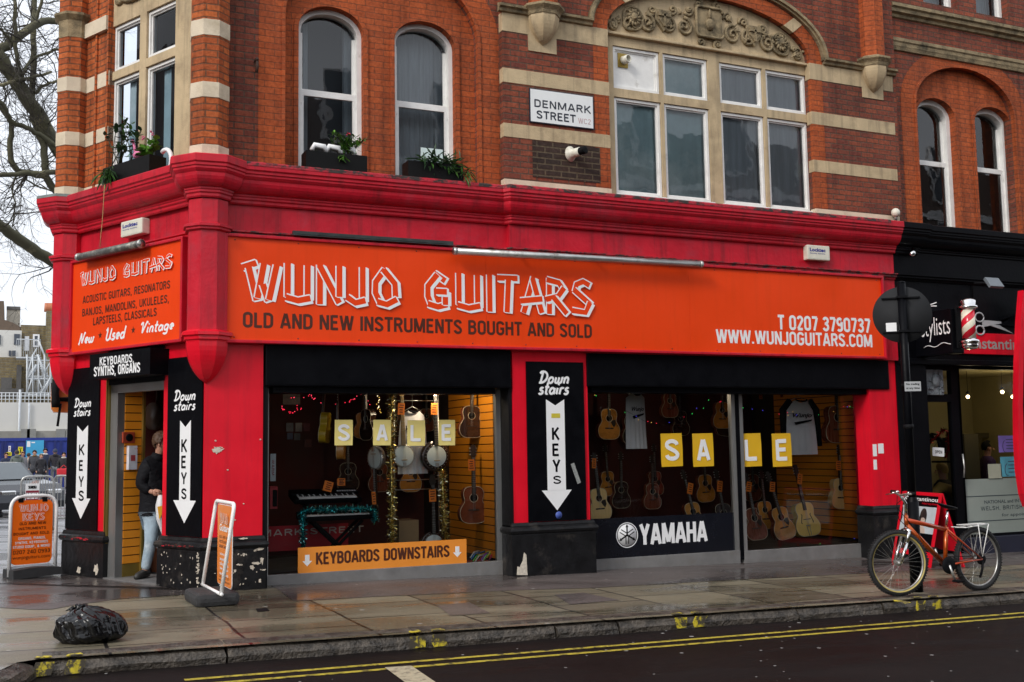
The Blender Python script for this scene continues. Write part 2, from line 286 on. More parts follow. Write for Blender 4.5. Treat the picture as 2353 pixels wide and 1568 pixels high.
def tag(o, label=None, cat=None, group=None, kind=None):
    if label: o['label'] = label
    if cat: o['category'] = cat
    if group: o['group'] = group
    if kind: o['kind'] = kind
    return o
def thing(name, label, cat, loc=(0, 0, 0), group=None, T=None):
    """an Empty at the thing's base; T (a full matrix) or loc places it. Children are built in world or frame coordinates."""
    o = bpy.data.objects.new(name, None); C.objects.link(o); o.empty_display_size = .1
    m = T if T is not None else Matrix.Translation(loc); o.matrix_world = m; WM[o] = m.copy()
    return tag(o, label, cat, group)
def keep(o, T=None):
    """remember where a mesh stands so that sub-parts can be parented to it"""
    WM[o] = (T if T is not None else Matrix.Identity(4)).copy(); return o
def dup(root, m, label=None, group=None):
    """a copy of a thing built about the origin, with its parts and their sub-parts"""
    def cp(o, p):
        c = o.copy(); C.objects.link(c)
        if p is not None: c.parent = p; c.matrix_parent_inverse = o.matrix_parent_inverse.copy()
        for ch in [q for q in CH.get(o, [])]: cp(ch, c)
        return c
    r = cp(root, None); r.matrix_world = m
    if label: r['label'] = label
    if group: r['group'] = group
    return r
CH = {}
def index_children():
    CH.clear()
    for o in C.objects:
        if o.parent: CH.setdefault(o.parent, []).append(o)
def _curve2mesh(cu):
    ob = bpy.data.objects.new('tmp', cu); C.objects.link(ob); dg = bpy.context.evaluated_depsgraph_get(); dg.update()
    me = bpy.data.meshes.new_from_object(ob.evaluated_get(dg)); bpy.data.objects.remove(ob); return me
def plate2d(outer, holes):
    cu = bpy.data.curves.new('tmp', 'CURVE'); cu.dimensions = '2D'; cu.fill_mode = 'FRONT'
    for lp in [outer]+list(holes):
        sp = cu.splines.new('POLY'); sp.points.add(len(lp)-1)
        for i, q in enumerate(lp): sp.points[i].co = (q[0], q[1], 0, 1)
        sp.use_cyclic_u = True
    me = _curve2mesh(cu); vs = [(q.co.x, q.co.y) for q in me.vertices]; fs = []
    for f in me.polygons:
        ix = list(f.vertices); a = sum(vs[ix[i]][0]*vs[ix[(i+1) % len(ix)]][1]-vs[ix[(i+1) % len(ix)]][0]*vs[ix[i]][1] for i in range(len(ix)))
        fs.append(ix if a > 0 else ix[::-1])
    bpy.data.meshes.remove(me); bpy.data.curves.remove(cu); return vs, fs
_tc = {}
def textmesh(t, bold, shear):
    if (t, bold, shear) in _tc: return _tc[(t, bold, shear)]
    cu = bpy.data.curves.new('tmp', 'FONT'); cu.body = t; cu.size = 1; cu.offset = bold; cu.shear = shear; cu.resolution_u = 3; cu.space_line = .9
    if bold > .03: cu.space_character = 1.0+bold*1.5
    me = _curve2mesh(cu); vs = [(q.co.x, q.co.y) for q in me.vertices]; fs = []
    for f in me.polygons:
        ix = list(f.vertices); a = sum(vs[ix[i]][0]*vs[ix[(i+1) % len(ix)]][1]-vs[ix[(i+1) % len(ix)]][0]*vs[ix[i]][1] for i in range(len(ix)))
        fs.append(ix if a > 0 else ix[::-1])
    bpy.data.meshes.remove(me); bpy.data.curves.remove(cu); _tc[(t, bold, shear)] = (vs, fs); return vs, fs
def arc(cx, cz, rx, rz, a0, a1, n):
    return [(cx+rx*math.cos(R(a0+(a1-a0)*i/n)), cz+rz*math.sin(R(a0+(a1-a0)*i/n))) for i in range(n+1)]
def rect(x0, x1, z0, z1): return [(x0, z0), (x1, z0), (x1, z1), (x0, z1)]
def archpoly(x0, x1, z0, zs, rise, n=16):
    """opening with jambs up to the springing zs and an elliptical head of the given rise"""
    return [(x0, z0), (x1, z0)]+arc((x0+x1)/2, zs, (x1-x0)/2, rise, 0, 180, n)
def rbox(r, cx, cz, w, h, n=5):
    """rounded rectangle outline"""
    q = []
    for sx, sz, a in ((1, 1, 0), (-1, 1, 90), (-1, -1, 180), (1, -1, 270)):
        q += arc(cx+sx*(w/2-r), cz+sz*(h/2-r), r, r, a, a+90, n)
    return q
# ---------------------------------------------------------------- palette
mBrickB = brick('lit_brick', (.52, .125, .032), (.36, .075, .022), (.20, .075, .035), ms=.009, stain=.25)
mBrickA = brick('shaded_brick', (.29, .072, .036), (.16, .041, .028), (.12, .066, .045), ms=.009, stain=.6)  # same brick as lit_brick, with the shade on this front put into the colour
mRub = brick('rubbed_brick', (.45, .095, .026), (.35, .070, .02), (.22, .062, .025), bw=.225, bh=.075, ms=.006, stain=.5, bumpd=.5)
mStone = M('stone', (.52, .40, .245), .8, var=.16, scale=3.5, bump=.25, bscale=60, spec=.2, col2=(.26, .19, .115), fac=(.5, .78), streak=((.10, .08, .06), .6))
mStoneL = M('pale_stone', (.66, .56, .42), .8, var=.12, scale=4, bump=.2, bscale=60, spec=.2, col2=(.40, .32, .21), fac=(.52, .8))
mStoneD = M('weathered_stone', (.30, .23, .135), .85, var=.35, scale=9, bump=.5, bscale=50, spec=.2, col2=(.07, .06, .04), fac=(.45, .7))
mLead = M('lead_flashing', (.16, .19, .18), .6, var=.3, scale=8, bump=.3)
mRed = M('red_paint', (.54, .008, .024), .45, var=.16, scale=3, spec=.35, bump=.2, bscale=18, col2=(.36, .04, .06), fac=(.52, .78), streak=((.10, .012, .016), .6))
mRedG = M('red_gloss_panel', (.74, .006, .022), .34, var=.10, scale=2.5, spec=.4, bump=.06, bscale=9, streak=((.28, .01, .018), .4))
mRedD = M('grimy_red_paint', (.47, .014, .03), .5, var=.3, scale=14, bump=.3, bscale=30, col2=(.03, .022, .018), fac=(.44, .56), stretch=(1, 1, 1.5))
mOr = M('orange_sign', (.83, .057, .005), .36, var=.07, scale=1.3, spec=.3, streak=((.55, .045, .006), .22))
mOrB = M('orange_board', (.80, .235, .035), .4, var=.05, scale=2)
mBlk = M('black_paint', (.002, .0022, .0035), .45, var=.25, scale=5, bump=.1, bscale=20, spec=.10)
mBlkM = M('black_matt', (.005, .005, .006), .7, var=.2, scale=5, spec=.15)
mBlkP = M('black_plinth', (.008, .008, .009), .4, spec=.3, var=.4, scale=7, bump=.35, bscale=14, col2=(.06, .052, .045), fac=(.55, .75))
mChip = M('chipped_plaster', (.62, .55, .45), .85, var=.25, scale=30, bump=.4)
mWht = M('white_window_paint', (.78, .77, .74), .5, var=.10, scale=7, bump=.1, col2=(.45, .42, .37), fac=(.60, .8))
mWht2 = M('white_vinyl', (.84, .84, .84), .4, var=.02)
mBrown = M('brown_vinyl', (.075, .018, .008), .4, var=.03)
mSilver = M('aluminium', (.33, .33, .32), .42, metal=.75, var=.12, scale=5, stretch=(1, 1, .1))
mSill = M('grey_sill', (.21, .205, .20), .5, metal=.25, var=.2, scale=6, col2=(.2, .18, .16), fac=(.55, .75))
mGal = M('galvanised', (.50, .50, .48), .38, metal=.8, var=.2, scale=8, col2=(.22, .2, .17), fac=(.56, .7))
mSlat = M('orange_slatwall', (.88, .31, .018), .45, var=.08, scale=3, stretch=(3, .4, .4))
mSlatE = M('slatwall_groove', (.03, .012, .004), .7)
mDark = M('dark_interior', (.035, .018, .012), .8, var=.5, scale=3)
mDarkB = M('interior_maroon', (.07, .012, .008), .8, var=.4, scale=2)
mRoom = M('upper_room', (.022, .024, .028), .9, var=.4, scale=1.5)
mCurt = M('grey_curtain', (.27, .29, .32), .9, var=.25, scale=3, stretch=(5, 5, .5))
mBlind = M('pale_blind', (.33, .45, .48), .9, var=.30, scale=1.3, col2=(.62, .70, .70), fac=(.5, .7))
mGlass = glass('window_glass', add=.035, wob=.045); mGlassB = glass('corner_window_glass', ior=1.28, add=.0, wob=.10, tint=(.8, .85, .9))
mShop = glass('shop_glass', tint=(.93, .95, .95), add=.0, wob=.03)
mBrass = M('brass_edge', (.32, .22, .05), .4, metal=.6)
mCream = M('cream_plastic', (.72, .69, .58), .45, var=.1, scale=8, col2=(.4, .35, .26), fac=(.6, .8))
# ================================================================ the corner building
bld = thing('corner_building', 'red brick corner building with cream stone bands over a red painted guitar shopfront', 'building', (4, 1.5, 0))
def part(mb, name, mat, T=None, p=None): return mb.obj(name, mat, p or bld, T)
ZT = 10.6
# --- front wall, left stretch with the two sash windows inside one big arch
y1 = .12
JL = pa(653.8, 250, y1)[0]; JR = pa(1099, 250, y1)[0]
zsp = pa(1099, 74, y1)[1]-.15; rise = pa(1015, 0, y1)[1]-zsp+.42
XS = 5.405
mb = MB(); mb.plate([(1.9, 4.70), (XS+.02, 4.70), (XS+.02, ZT), (1.9, ZT)], [archpoly(JL, JR, 4.72, zsp, rise, 24)], y1, y1+.2); part(mb, 'brick_wall', mBrickA)
def ring(x0, x1, z0, zs, rise, wd, ya, yb, n=24, z0b=None):
    """band of width wd round an arched opening"""
    e = .003; a = [(x1-e, z0)]+arc((x0+x1)/2, zs, (x1-x0)/2-e, rise-e, 0, 180, n)+[(x0+e, z0)]
    b = [(x1+wd, z0)]+arc((x0+x1)/2, zs, (x1-x0)/2+wd, rise+wd, 0, 180, n)+[(x0-wd, z0)]
    m = MB(); k = len(a)
    for i in range(k-1): m.prism([a[i], b[i], b[i+1], a[i+1]], ya, yb)
    return m
part(ring(JL, JR, 4.705, zsp, rise, .30, y1-.004, y1+.05), 'arch_surround', mRub)
part(ring(JL, JR, 4.705, zsp, rise, .035, y1-.022, y1-.002), 'arch_moulding', mRub)
yr = .235
wins = []
for (ul, ur, vt, vs_) in ((682.3, 840, 14, 56), (904, 1051, 52, 92)):
    x0 = pa(ul+2, 250, yr)[0]; x1_ = pa(ur-4, 250, yr)[0]; wins.append((x0, x1_))
w0 = sum(b-a for a, b in wins)/2
zs = (pa(682, 60, yr)[1]+pa(904, 93, yr)[1])/2; ztop = (pa(758, 15, yr)[1]+pa(975, 52, yr)[1])/2; rs = ztop-zs
zmeet = (pa(759, 216, yr+.1)[1]+pa(975, 247, yr+.1)[1])/2
mb = MB(); mb.plate([(JL-.1, 4.70), (JR+.1, 4.70), (JR+.1, ZT), (JL-.1, ZT)], [archpoly(a, b, 4.72, zs, rs, 20) for a, b in wins], yr, yr+.16); part(mb, 'recessed_brick_wall', mRub)
for a, b in wins: part(ring(a, b, 4.72, zs, rs, .05, yr-.02, yr+.01, 20), 'window_arch', mRub)
def sash_window(a, b, z0, zs, rs, zm, y, T=None, p=None, curtain=True, side=.055, parent=None):
    """arched sash: box frame, lower sash in front of the upper, panes, curtain and the dark room behind"""
    par_ = parent or bld
    root = thing('sash_window', None, None, T=(T or FA)); del_root_props(root); par(root, par_)
    m = MB(); inn = archpoly(a+side, b-side, z0+.05, zs, rs-side, 20); out = archpoly(a-.02, b+.02, z0-.02, zs, rs+.02, 20)
    m.plate(out, [inn], y, y+.14); m.obj('frame', mWht, root, T)
    m = MB(); m.box(a+side, b-side, y+.03, y+.07, zm-.035, zm+.045, b=.006); m.box(a+side, a+side+.045, y+.03, y+.065, z0+.05, zm-.03); m.box(b-side-.045, b-side, y+.03, y+.065, z0+.05, zm-.03)
    m.box(a+side, a+side+.04, y+.085, y+.12, zm+.04, zs); m.box(b-side-.04, b-side, y+.085, y+.12, zm+.04, zs)
    for x in (a+side+.015, b-side-.015): m.prism([(x-.018, zm-.03), (x+.018, zm-.03), (x+.01, zm-.13), (x-.01, zm-.13)], y+.022, y+.03)
    m.obj('sash', mWht, root, T)
    m = MB(); m.add([(x, y+.05, z) for x, z in rect(a+side, b-side, z0+.05, zm)], [(0, 1, 2, 3)]); m.obj('pane', mGlass, root, T)
    m = MB(); q = archpoly(a+side, b-side, zm, zs, rs-side, 16); m.add([(x, y+.1, z) for x, z in q], [list(range(len(q)))]); m.obj('pane', mGlass, root, T)
    if curtain:
        m = MB(); n = 40; vs = []; fs = []
        for k in range(n+1):
            t = k/n; x = a+(b-a)*t; d = .018*math.sin(k*1.9)+.012*math.sin(k*.77)
            vs += [(x, y+.30+d, z0), (x, y+.30+d, zs+rs)]
            if k and curtain(t): fs.append((2*k-2, 2*k, 2*k+1, 2*k-1))
        m.add(vs, fs, smooth=True); m.obj('curtain', mCurt, root, T)
    return root
def del_root_props(o):
    for k in ('label', 'category'):
        if k in o: del o[k]
sash_window(*wins[0], 4.74, zs, rs, zmeet, yr+.10, curtain=lambda t: t > .80 or .22 < t < .30)
sash_window(*wins[1], 4.74, zs, rs, zmeet, yr+.10, curtain=lambda t: True)
# --- front wall, the projecting bay with the stone window
BX1 = pa(2066, 350)[0]
jl = pa(1400.5, 300)[0]; jr = pa(1867, 300)[0]
zsp2 = (pa(1400, 64)[1]+pa(1870, 134)[1])/2-.02
rise2 = pa(1640, -6)[1]-zsp2
aw = archpoly(jl, jr, 4.72, zsp2, rise2, 28)
mb = MB(); mb.plate([(XS, 4.70), (BX1, 4.70), (BX1, ZT), (XS, ZT)], [aw], 0, .34); part(mb, 'brick_bay_wall', mBrickA)
part(ring(jl, jr, 4.705, zsp2, rise2, .215, -.004, .05, 28), 'window_surround', mRub)
# hood mould and string course
zc = 6.845
h0, h1, hw = (jl-.215), (jr+.215), .075
for k, (o, d) in enumerate(((0, .05), (.03, .085))):
    a = [(h1+o, zsp2+.02)]+arc((h0+h1)/2, zsp2+.02, (h1-h0)/2+o, rise2+.215+o, 0, 180, 30)[1:-1]+[(h0-o, zsp2+.02)]
    c = [(h1+hw, zsp2+.02)]+arc((h0+h1)/2, zsp2+.02, (h1-h0)/2+hw, rise2+.215+hw, 0, 180, 30)[1:-1]+[(h0-hw, zsp2+.02)]
    m = MB()
    for i in range(len(a)-1): m.prism([a[i], c[i], c[i+1], a[i+1]], -d, .0)
    part(m, 'hood_mould', mStoneD)
zst = zsp2+.02
for a, b in ((XS-.06, h0-.02), (h1+.02, BX1-.02)):
    m = MB(); m.path([(0, zst-.06), (.04, zst-.05), (.05, zst-.015), (.085, zst), (.09, zst+.03), (0, zst+.06)], [(a, 0), (b, 0)]); part(m, 'string_course', mStoneD)
# voussoirs of stone in the arch
for ang in (38, 90, 142):
    m = MB()
    a = arc((jl+jr)/2, zsp2, (jr-jl)/2-.01, rise2-.01, ang-4.5, ang+4.5, 4); c = arc((jl+jr)/2, zsp2, (jr-jl)/2+.213, rise2+.213, ang-3.5, ang+3.5, 4)
    m.prism(a+c[::-1], -.012, .06); part(m, 'voussoir', mStone)
# stone bands either side of the window
for zt, th in ((4.864, .15), (5.574, .175), (6.281, .185), (zst-.055, .24)):
    for a, b in ((XS-.004, jl+.01), (jr-.01, BX1-.06)):
        m = MB(); m.box(a, b, -.007, .10, zt-th, zt, b=.004); part(m, 'stone_band', mStoneL if zt < 5 else mStone)
# stone surround with mullions; eight lights
ys = .10
U = [(1408, 1514), (1522.6, 1625), (1652, 1748), (1758.7, 1847.8)]
Lw = [(1415, 1524), (1529.5, 1633.6), (1659.5, 1761), (1765, 1861)]
lx = []
for (a, b), (c, d) in zip(U, Lw):
    lx.append(((pa(a, 160, ys)[0]+pa(c, 330, ys)[0])/2, (pa(b, 165, ys)[0]+pa(d, 340, ys)[0])/2))
zU1 = np.mean([pa(1408, 104, ys)[1], pa(1522, 121, ys)[1], pa(1652, 143, ys)[1], pa(1758, 159, ys)[1]]); zU0 = np.mean([pa(1411, 204, ys)[1], pa(1525, 219, ys)[1], pa(1657, 236, ys)[1], pa(1762, 249, ys)[1]])
zL1 = np.mean([pa(1414, 224, ys)[1], pa(1529, 238, ys)[1], pa(1659, 255, ys)[1], pa(1764, 268, ys)[1]]); zL0 = np.mean([pa(1422, 440, ys)[1], pa(1537, 456, ys)[1], pa(1668, 470, ys)[1], pa(1773, 482, ys)[1]])
holes = []
for a, b in lx: holes += [rect(a, b, zU0, zU1), rect(a, b, zL0, zL1)]
m = MB(); m.plate(archpoly(jl-.02, jr+.02, 4.71, zsp2, rise2+.02, 28), holes, ys, ys+.16); part(m, 'stone_surround', mStone)
m = MB(); m.box(jl, jr, ys-.06, ys+.01, zU1+.13, zU1+.165, b=.01); part(m, 'lintel_moulding', mStone)
for a, b in lx: 
    m = MB(); m.box(a-.02, b+.02, ys-.05, ys+.08, zL0-.055, zL0-.004, b=.008); part(m, 'sill', mWht)
def casement(a, b, z0, z1, y, T=None, fr=.06, blank=False, shade=None, parent=None):
    root = thing('casement_window', None, None, T=(T or FA)); par(root, parent or bld)
    for i, (f, yy) in enumerate(((fr, y), (fr*.55, y-.022))):
        m = MB(); g = 0 if i == 0 else fr*.12
        m.plate(rect(a+g, b-g, z0+g, z1-g), [rect(a+g+f, b-g-f, z0+g+f, z1-g-f)], yy, yy+.05); m.obj('frame', mWht, root, T)
    if blank:
        m = MB(); m.box(a+fr, b-fr, y+.012, y+.03, z0+fr, z1-fr); o = m.obj('panel', mWht, root, T)
    else:
        m = MB(); m.add([(x, y+.02, z) for x, z in rect(a+fr, b-fr, z0+fr, z1-fr)], [(0, 1, 2, 3)]); m.obj('pane', mGlass if T is None else mGlassB, root, T)
        if shade:
            m = MB(); n = 24; vs = []; fs = []
            for k in range(n+1):
                t = k/n; x = a+(b-a)*t; d = .004*math.sin(k*1.7)
                vs += [(x, y+.075+d, z0-.02), (x, y+.075+d, z1+.02)]
                if k and shade(t): fs.append((2*k-2, 2*k, 2*k+1, 2*k-1))
            m.add(vs, fs, smooth=True); m.obj('blind', mBlind if a < 8.2 else mCurt, root, T)
    return root
for i, (a, b) in enumerate(lx):
    casement(a, b, zU0, zU1, ys+.045, blank=(i == 0), shade=lambda t: True)
    casement(a, b, zL0, zL1, ys+.045, shade=(lambda t: True))
# vent outlet in the blanked light
vx, vz = pa(1435, 137, ys)
m = MB(); m.box(vx-.075, vx+.075, ys+.04, ys+.055, vz-.095, vz+.095); part(m, 'vent_plate', mBrass)
m = MB(); m.lathe([(.055, 0), (.055, .10), (.045, .10), (.045, .02)], 16, T=Matrix.Translation((vx, ys+.04, vz)) @ Matrix.Rotation(R(90), 4, 'X') @ Matrix.Rotation(R(20), 4, 'Y')); part(m, 'vent_pipe', mCream)
# carved tympanum: scrolls, shields and faces worked in relief
random.seed(4)
def tymp_z(x): return zsp2+(rise2-.02)*math.sqrt(max(0, 1-((x-(jl+jr)/2)/((jr-jl)/2))**2))
m = MB(); zb = zU1+.19
def scroll(cx, cz, r, turns, s, a0, yy=ys-.012):
    pts = []; n = int(14*turns)
    for k in range(n+1):
        t = k/n; a = a0+s*t*turns*2*PI; q = r*(1-.82*t); pts.append((cx+q*math.cos(a), yy-.015*t, cz+q*math.sin(a)))
    m.tube(pts, [.026*(1-.35*k/n) for k in range(n+1)], 6)
    m.ball((pts[-1][0], yy-.02, pts[-1][2]), .022, sub=1)
cxm = (jl+jr)/2; W = jr-jl
for sgn in (-1, 1):
    for f, rr in ((.46, .07), (.385, .105), (.30, .10), (.20, .09), (.12, .10)):
        x = cxm+sgn*f*W; top = tymp_z(x)-.05; h = top-zb
        if h < .1: continue
        scroll(x, zb+h*.38, min(h*.34, rr*1.35), 1.5, sgn, R(90)); scroll(x-sgn*.08, zb+h*.78, min(h*.2, .075), 1.25, -sgn, R(200))
        for k in range(4):
            a = random.uniform(0, 6.28); L = random.uniform(.06, .11); p0 = Vector((x+random.uniform(-.08, .08), ys-.02, zb+random.uniform(.2, .85)*h))
            m.tube([p0, p0+Vector((math.cos(a)*L*.5, -.02, math.sin(a)*L*.5)), p0+Vector((math.cos(a+.8)*L, -.005, math.sin(a+.8)*L))], [.022, .018, .004], 5)
    for f, sz in ((.31, 0), (.17, 1)):                                  # medallion heads and shields
        x = cxm+sgn*(f+.055)*W; h = tymp_z(x)-zb; zc_ = zb+h*.47
        if sz == 0:
            m.tube([(x+.15*math.cos(R(t)), ys-.02, zc_+.16*math.sin(R(t))) for t in range(0, 361, 20)], .02, 6)
            m.ball((x, ys-.02, zc_+.01), (.075, .07, .09), sub=2)
            for k in range(12): 
                a = R(k*30); m.tube([(x+.06*math.cos(a), ys-.05, zc_+.07*math.sin(a)), (x+.11*math.cos(a+.3), ys-.055, zc_+.12*math.sin(a+.3))], [.028, .01], 5)
            m.ball((x, ys-.09, zc_-.02), (.025, .03, .02), sub=1)
        else:
            q = [(x-.13, zc_+.12), (x+.13, zc_+.12), (x+.12, zc_-.03), (x, zc_-.18), (x-.12, zc_-.03)]
            m.prism(q, ys-.045, ys); m.prism([(x+(a-x)*.7, zc_+(b-zc_)*.7) for a, b in q], ys-.065, ys-.045)
            m.box(x-.015, x+.015, ys-.085, ys-.06, zc_-.12, zc_+.09); m.box(x-.1, x+.1, ys-.085, ys-.06, zc_+.02, zc_+.05)
h = tymp_z(cxm)-zb; zc_ = zb+h*.5
m.prism(rbox(.06, cxm, zc_, .42, h*.62), ys-.04, ys); m.tube([(x, ys-.05, z) for x, z in rbox(.06, cxm, zc_, .44, h*.64)], .022, 6)
m.ball((cxm, ys-.05, zc_-.03), (.07, .05, .09)); m.tube([(cxm, ys-.05, zc_+.05), (cxm, ys-.05, zc_+.19)], [.035, .01], 6)
for s_ in (-1, 1): scroll(cxm+s_*.16, zc_+h*.38, .08, 1.2, s_, R(100)); scroll(cxm+s_*.14, zb+.04, .07, 1.2, -s_, R(250))
part(m, 'carved_tympanum', mStoneD)
# corbels under the two brick shafts
def octo(cx, cy, prof, mat, name, rot=5, T=None, p=None):
    m = MB(); m.lathe([(r/math.cos(PI/8), z) for r, z in prof], 8, T=Matrix.Translation((cx, cy, 0)), rot=R(22.5-rot), smooth=False); return part(m, name, mat, T, p)
for (uc, vt, vb) in ((1252, 12, 103), (2012, 133, 212)):
    x = pa(uc, vt, -.1)[0]; zt = pa(uc, vt, -.2)[1]; zb_ = pa(uc, vb, -.05)[1]
    r = .20; n = 8
    octo(x, -.02, [(0.005, zb_)]+[(r*math.sin(PI/2*(k/n)**.75), zb_+(zt-.1-zb_)*(k/n)) for k in range(1, n+1)]+[(.20, zt-.09)], mStone, 'stone_corbel', 0)
    octo(x, -.02, [(.21, zt-.10), (.22, zt-.06), (.235, zt-.04), (.265, zt-.01), (.265, zt+.02), (.2, zt+.05)], mStoneD, 'corbel_cap', 0)
    octo(x, -.02, [(.185, zt+.04), (.185, ZT)], mRub, 'brick_shaft', 0)
    m = MB(); m.box(x-.2, x+.2, -.012, .05, zb_-.09, zt-.1); part(m, 'corbel_backing', mStone)
# black boarded patch of sooty brick under the nameplate
a = pa(1223, 330); b = pa(1380, 418)
mSoot = brick('sooty_brick', (.055, .03, .022), (.035, .022, .018), (.11, .08, .05), stain=.6)
m = MB(); zc1 = 5.574-.185; m.box(a[0], b[0], -.006, .02, 4.92, zc1); part(m, 'sooty_brick_patch', mSoot)
# --- corner walls (frame B): wall with the stone window between two brick shafts
def bx(u, v, o=0): return pb(u, v, o)
yb_ = .06; yg = .20
W0 = pb(250, 250, yb_)[0]; W1 = -.17
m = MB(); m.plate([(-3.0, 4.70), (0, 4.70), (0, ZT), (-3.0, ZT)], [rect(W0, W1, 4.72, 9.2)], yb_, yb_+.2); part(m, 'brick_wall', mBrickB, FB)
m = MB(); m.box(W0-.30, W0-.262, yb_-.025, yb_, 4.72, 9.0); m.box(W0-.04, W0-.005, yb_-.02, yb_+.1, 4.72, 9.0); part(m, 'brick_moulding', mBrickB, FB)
lb = []
for a, b in ((269, 331), (346, 413)): lb.append((pb(a, 220, yg-.03)[0], pb(b, 220, yg-.03)[0]))
qz = lambda u, v: pb(u, v, yg-.03)[1]
bU1 = (qz(269, 64)+qz(413, 6))/2; bU0 = (qz(269, 171)+qz(346, 139))/2; bL1 = (qz(269, 186)+qz(346, 162))/2
hl = [rect(a, b, bU0, bU1) for a, b in lb]+[rect(a, b, 4.74, bL1) for a, b in lb]
m = MB(); m.plate(rect(W0-.02, W1+.02, 4.70, 9.4), hl, yg-.10, yg+.05); part(m, 'stone_surround', mStone, FB)
m = MB(); m.tube([(W0+.5+.35*math.cos(R(t)), yg-.12, bU1+.38+.16*math.sin(R(t))) for t in range(0, 341, 20)], .03, 6); m.ball((W0+.5, yg-.11, bU1+.38), (.16, .05, .1)); m.ball((W0+.15, yg-.11, bU1+.3), (.1, .04, .07)); part(m, 'carved_ornament', mStoneD, FB)
for a, b in lb:
    casement(a, b, bU0, bU1, yg-.05, FB, shade=None); casement(a, b, 4.74, bL1, yg-.05, FB, shade=(lambda t: .35 < t < .6))
for zt, th in ((4.875, .15), (5.574, .175), (6.281, .185)):
    for a, b in ((-2.72, W0+.0), (W1-.0, -.0)):
        m = MB(); m.box(a, b, yb_-.008, yb_+.1, zt-th, zt, b=.004); part(m, 'stone_band', mStoneL, FB)
m = MB(); m.box(-2.75, W0-.02, yb_-.05, yb_+.1, 6.80, 6.98); part(m, 'stone_impost', mStoneL, FB)
CC = (1.842, 0.0); LC = FB @ Vector((-2.82, -.0, 0)); rC = .205
for (cx, cy), rr, mm in ((CC, .20, mBrickB), ((LC.x, LC.y), .19, mBrickB)):
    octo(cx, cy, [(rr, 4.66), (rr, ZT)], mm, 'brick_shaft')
    for zt, th in ((4.875, .19), (5.574, .175), (6.281, .185)):
        octo(cx, cy, [(rr, zt-th), (rr+.007, zt-th+.004), (rr+.007, zt-.004), (rr, zt)], mStoneL, 'stone_band')
octo(LC.x, LC.y, [(.195, 6.80), (.197, 7.02), (.25, 7.08), (.25, 7.11), (.20, 7.13)], mStoneD, 'shaft_collar')
# ------------------------------------------------ red shopfront: cornice, frieze, columns
CP = [(0, 4.27), (.035, 4.27), (.055, 4.285), (.055, 4.31), (.085, 4.325), (.085, 4.345), (.105, 4.355), (.105, 4.375)]
CP += [(.115+.17*math.sin(R(a))**1.3, 4.375+.135*(1-math.cos(R(a)))) for a in range(15, 91, 15)]
CP += [(.31, 4.525), (.335, 4.545), (.335, 4.565), (.36, 4.575), (.36, 4.60), (.39, 4.615), (.39, 4.685)]
CP = [(o*.60, 4.285+(z-4.27)*1.024) for o, z in CP]; CT = CP+[(.22, 4.722), (0, 4.76)]
AX1 = 11.60
Bp = lambda s, o=0: (FB @ Vector((s, o, 0)))[:2]
pts = [Bp(-2.9), (XB, 0)]
m = MB(); m.path(CT, [Bp(-2.85), Bp(-.02)]); part(m, 'cornice', mRed)
m = MB(); m.path(CT, [(1.87, .02), (XS+.0, .02), (XS+.06, -.06), (AX1, -.06)]); part(m, 'cornice', mRed)
m = MB(); m.path([(.236, 4.68), (.239, 4.68), (.239, 4.713), (.226, 4.727), (.10, 4.751), (.10, 4.745)], [(2.2, .02), (XS+.0, .02), (XS+.06, -.06), (AX1-.25, -.06)]); part(m, 'grimy_cornice_edge', mRedD)
for (cx, cy), rr in ((CC, rC), ((LC.x, LC.y), .19)):
    octo(cx, cy, [(rr+o*.86+(.001 if o else 0), z+.003) for o, z in CT], mRed, 'capital')
    octo(cx, cy, [(rr, 2.83), (rr, 3.93), (rr+.03, 3.945), (rr+.03, 3.965), (rr+.05, 3.975), (rr+.05, 4.0), (rr, 4.02), (rr, 4.28)], mRed, 'column_shaft')
    n = 9
    octo(cx, cy, [(.004, 2.29)]+[((rr+.01)*math.sin(PI/2*(k/n)**.72), 2.29+.44*k/n) for k in range(1, n+1)]+[(rr+.012, 2.745), (rr+.03, 2.755), (rr+.03, 2.79), (rr+.055, 2.80), (rr+.055, 2.835), (rr, 2.86)], mRedG, 'pendant')
octo(LC.x, LC.y, [(.19+.205, 4.70), (.19+.2, 4.735), (.1, 4.775)], mLead, 'lead_cap')
m = MB(); m.box(-2.82, 0, .03, .2, 2.6, 4.3); part(m, 'frieze', mRed, FB)
m = MB(); m.box(1.86, XS+.03, .03, .25, 2.72, 4.3); m.box(XS+.03, AX1, -.045, .25, 2.72, 4.3); part(m, 'frieze', mRed)
AP = [(0, 3.90), (.02, 3.90), (.03, 3.925), (.055, 3.935), (.055, 3.96), (.08, 3.97), (.08, 3.985), (0, 4.0)]
m = MB(); m.path(AP, [(1.9, .03), (XS+.0, .03), (XS+.06, -.045), (AX1, -.045)]); part(m, 'architrave', mRedD)
m = MB(); m.path(AP, [Bp(-2.8, .03), Bp(-.1, .03)]); part(m, 'architrave', mRed)
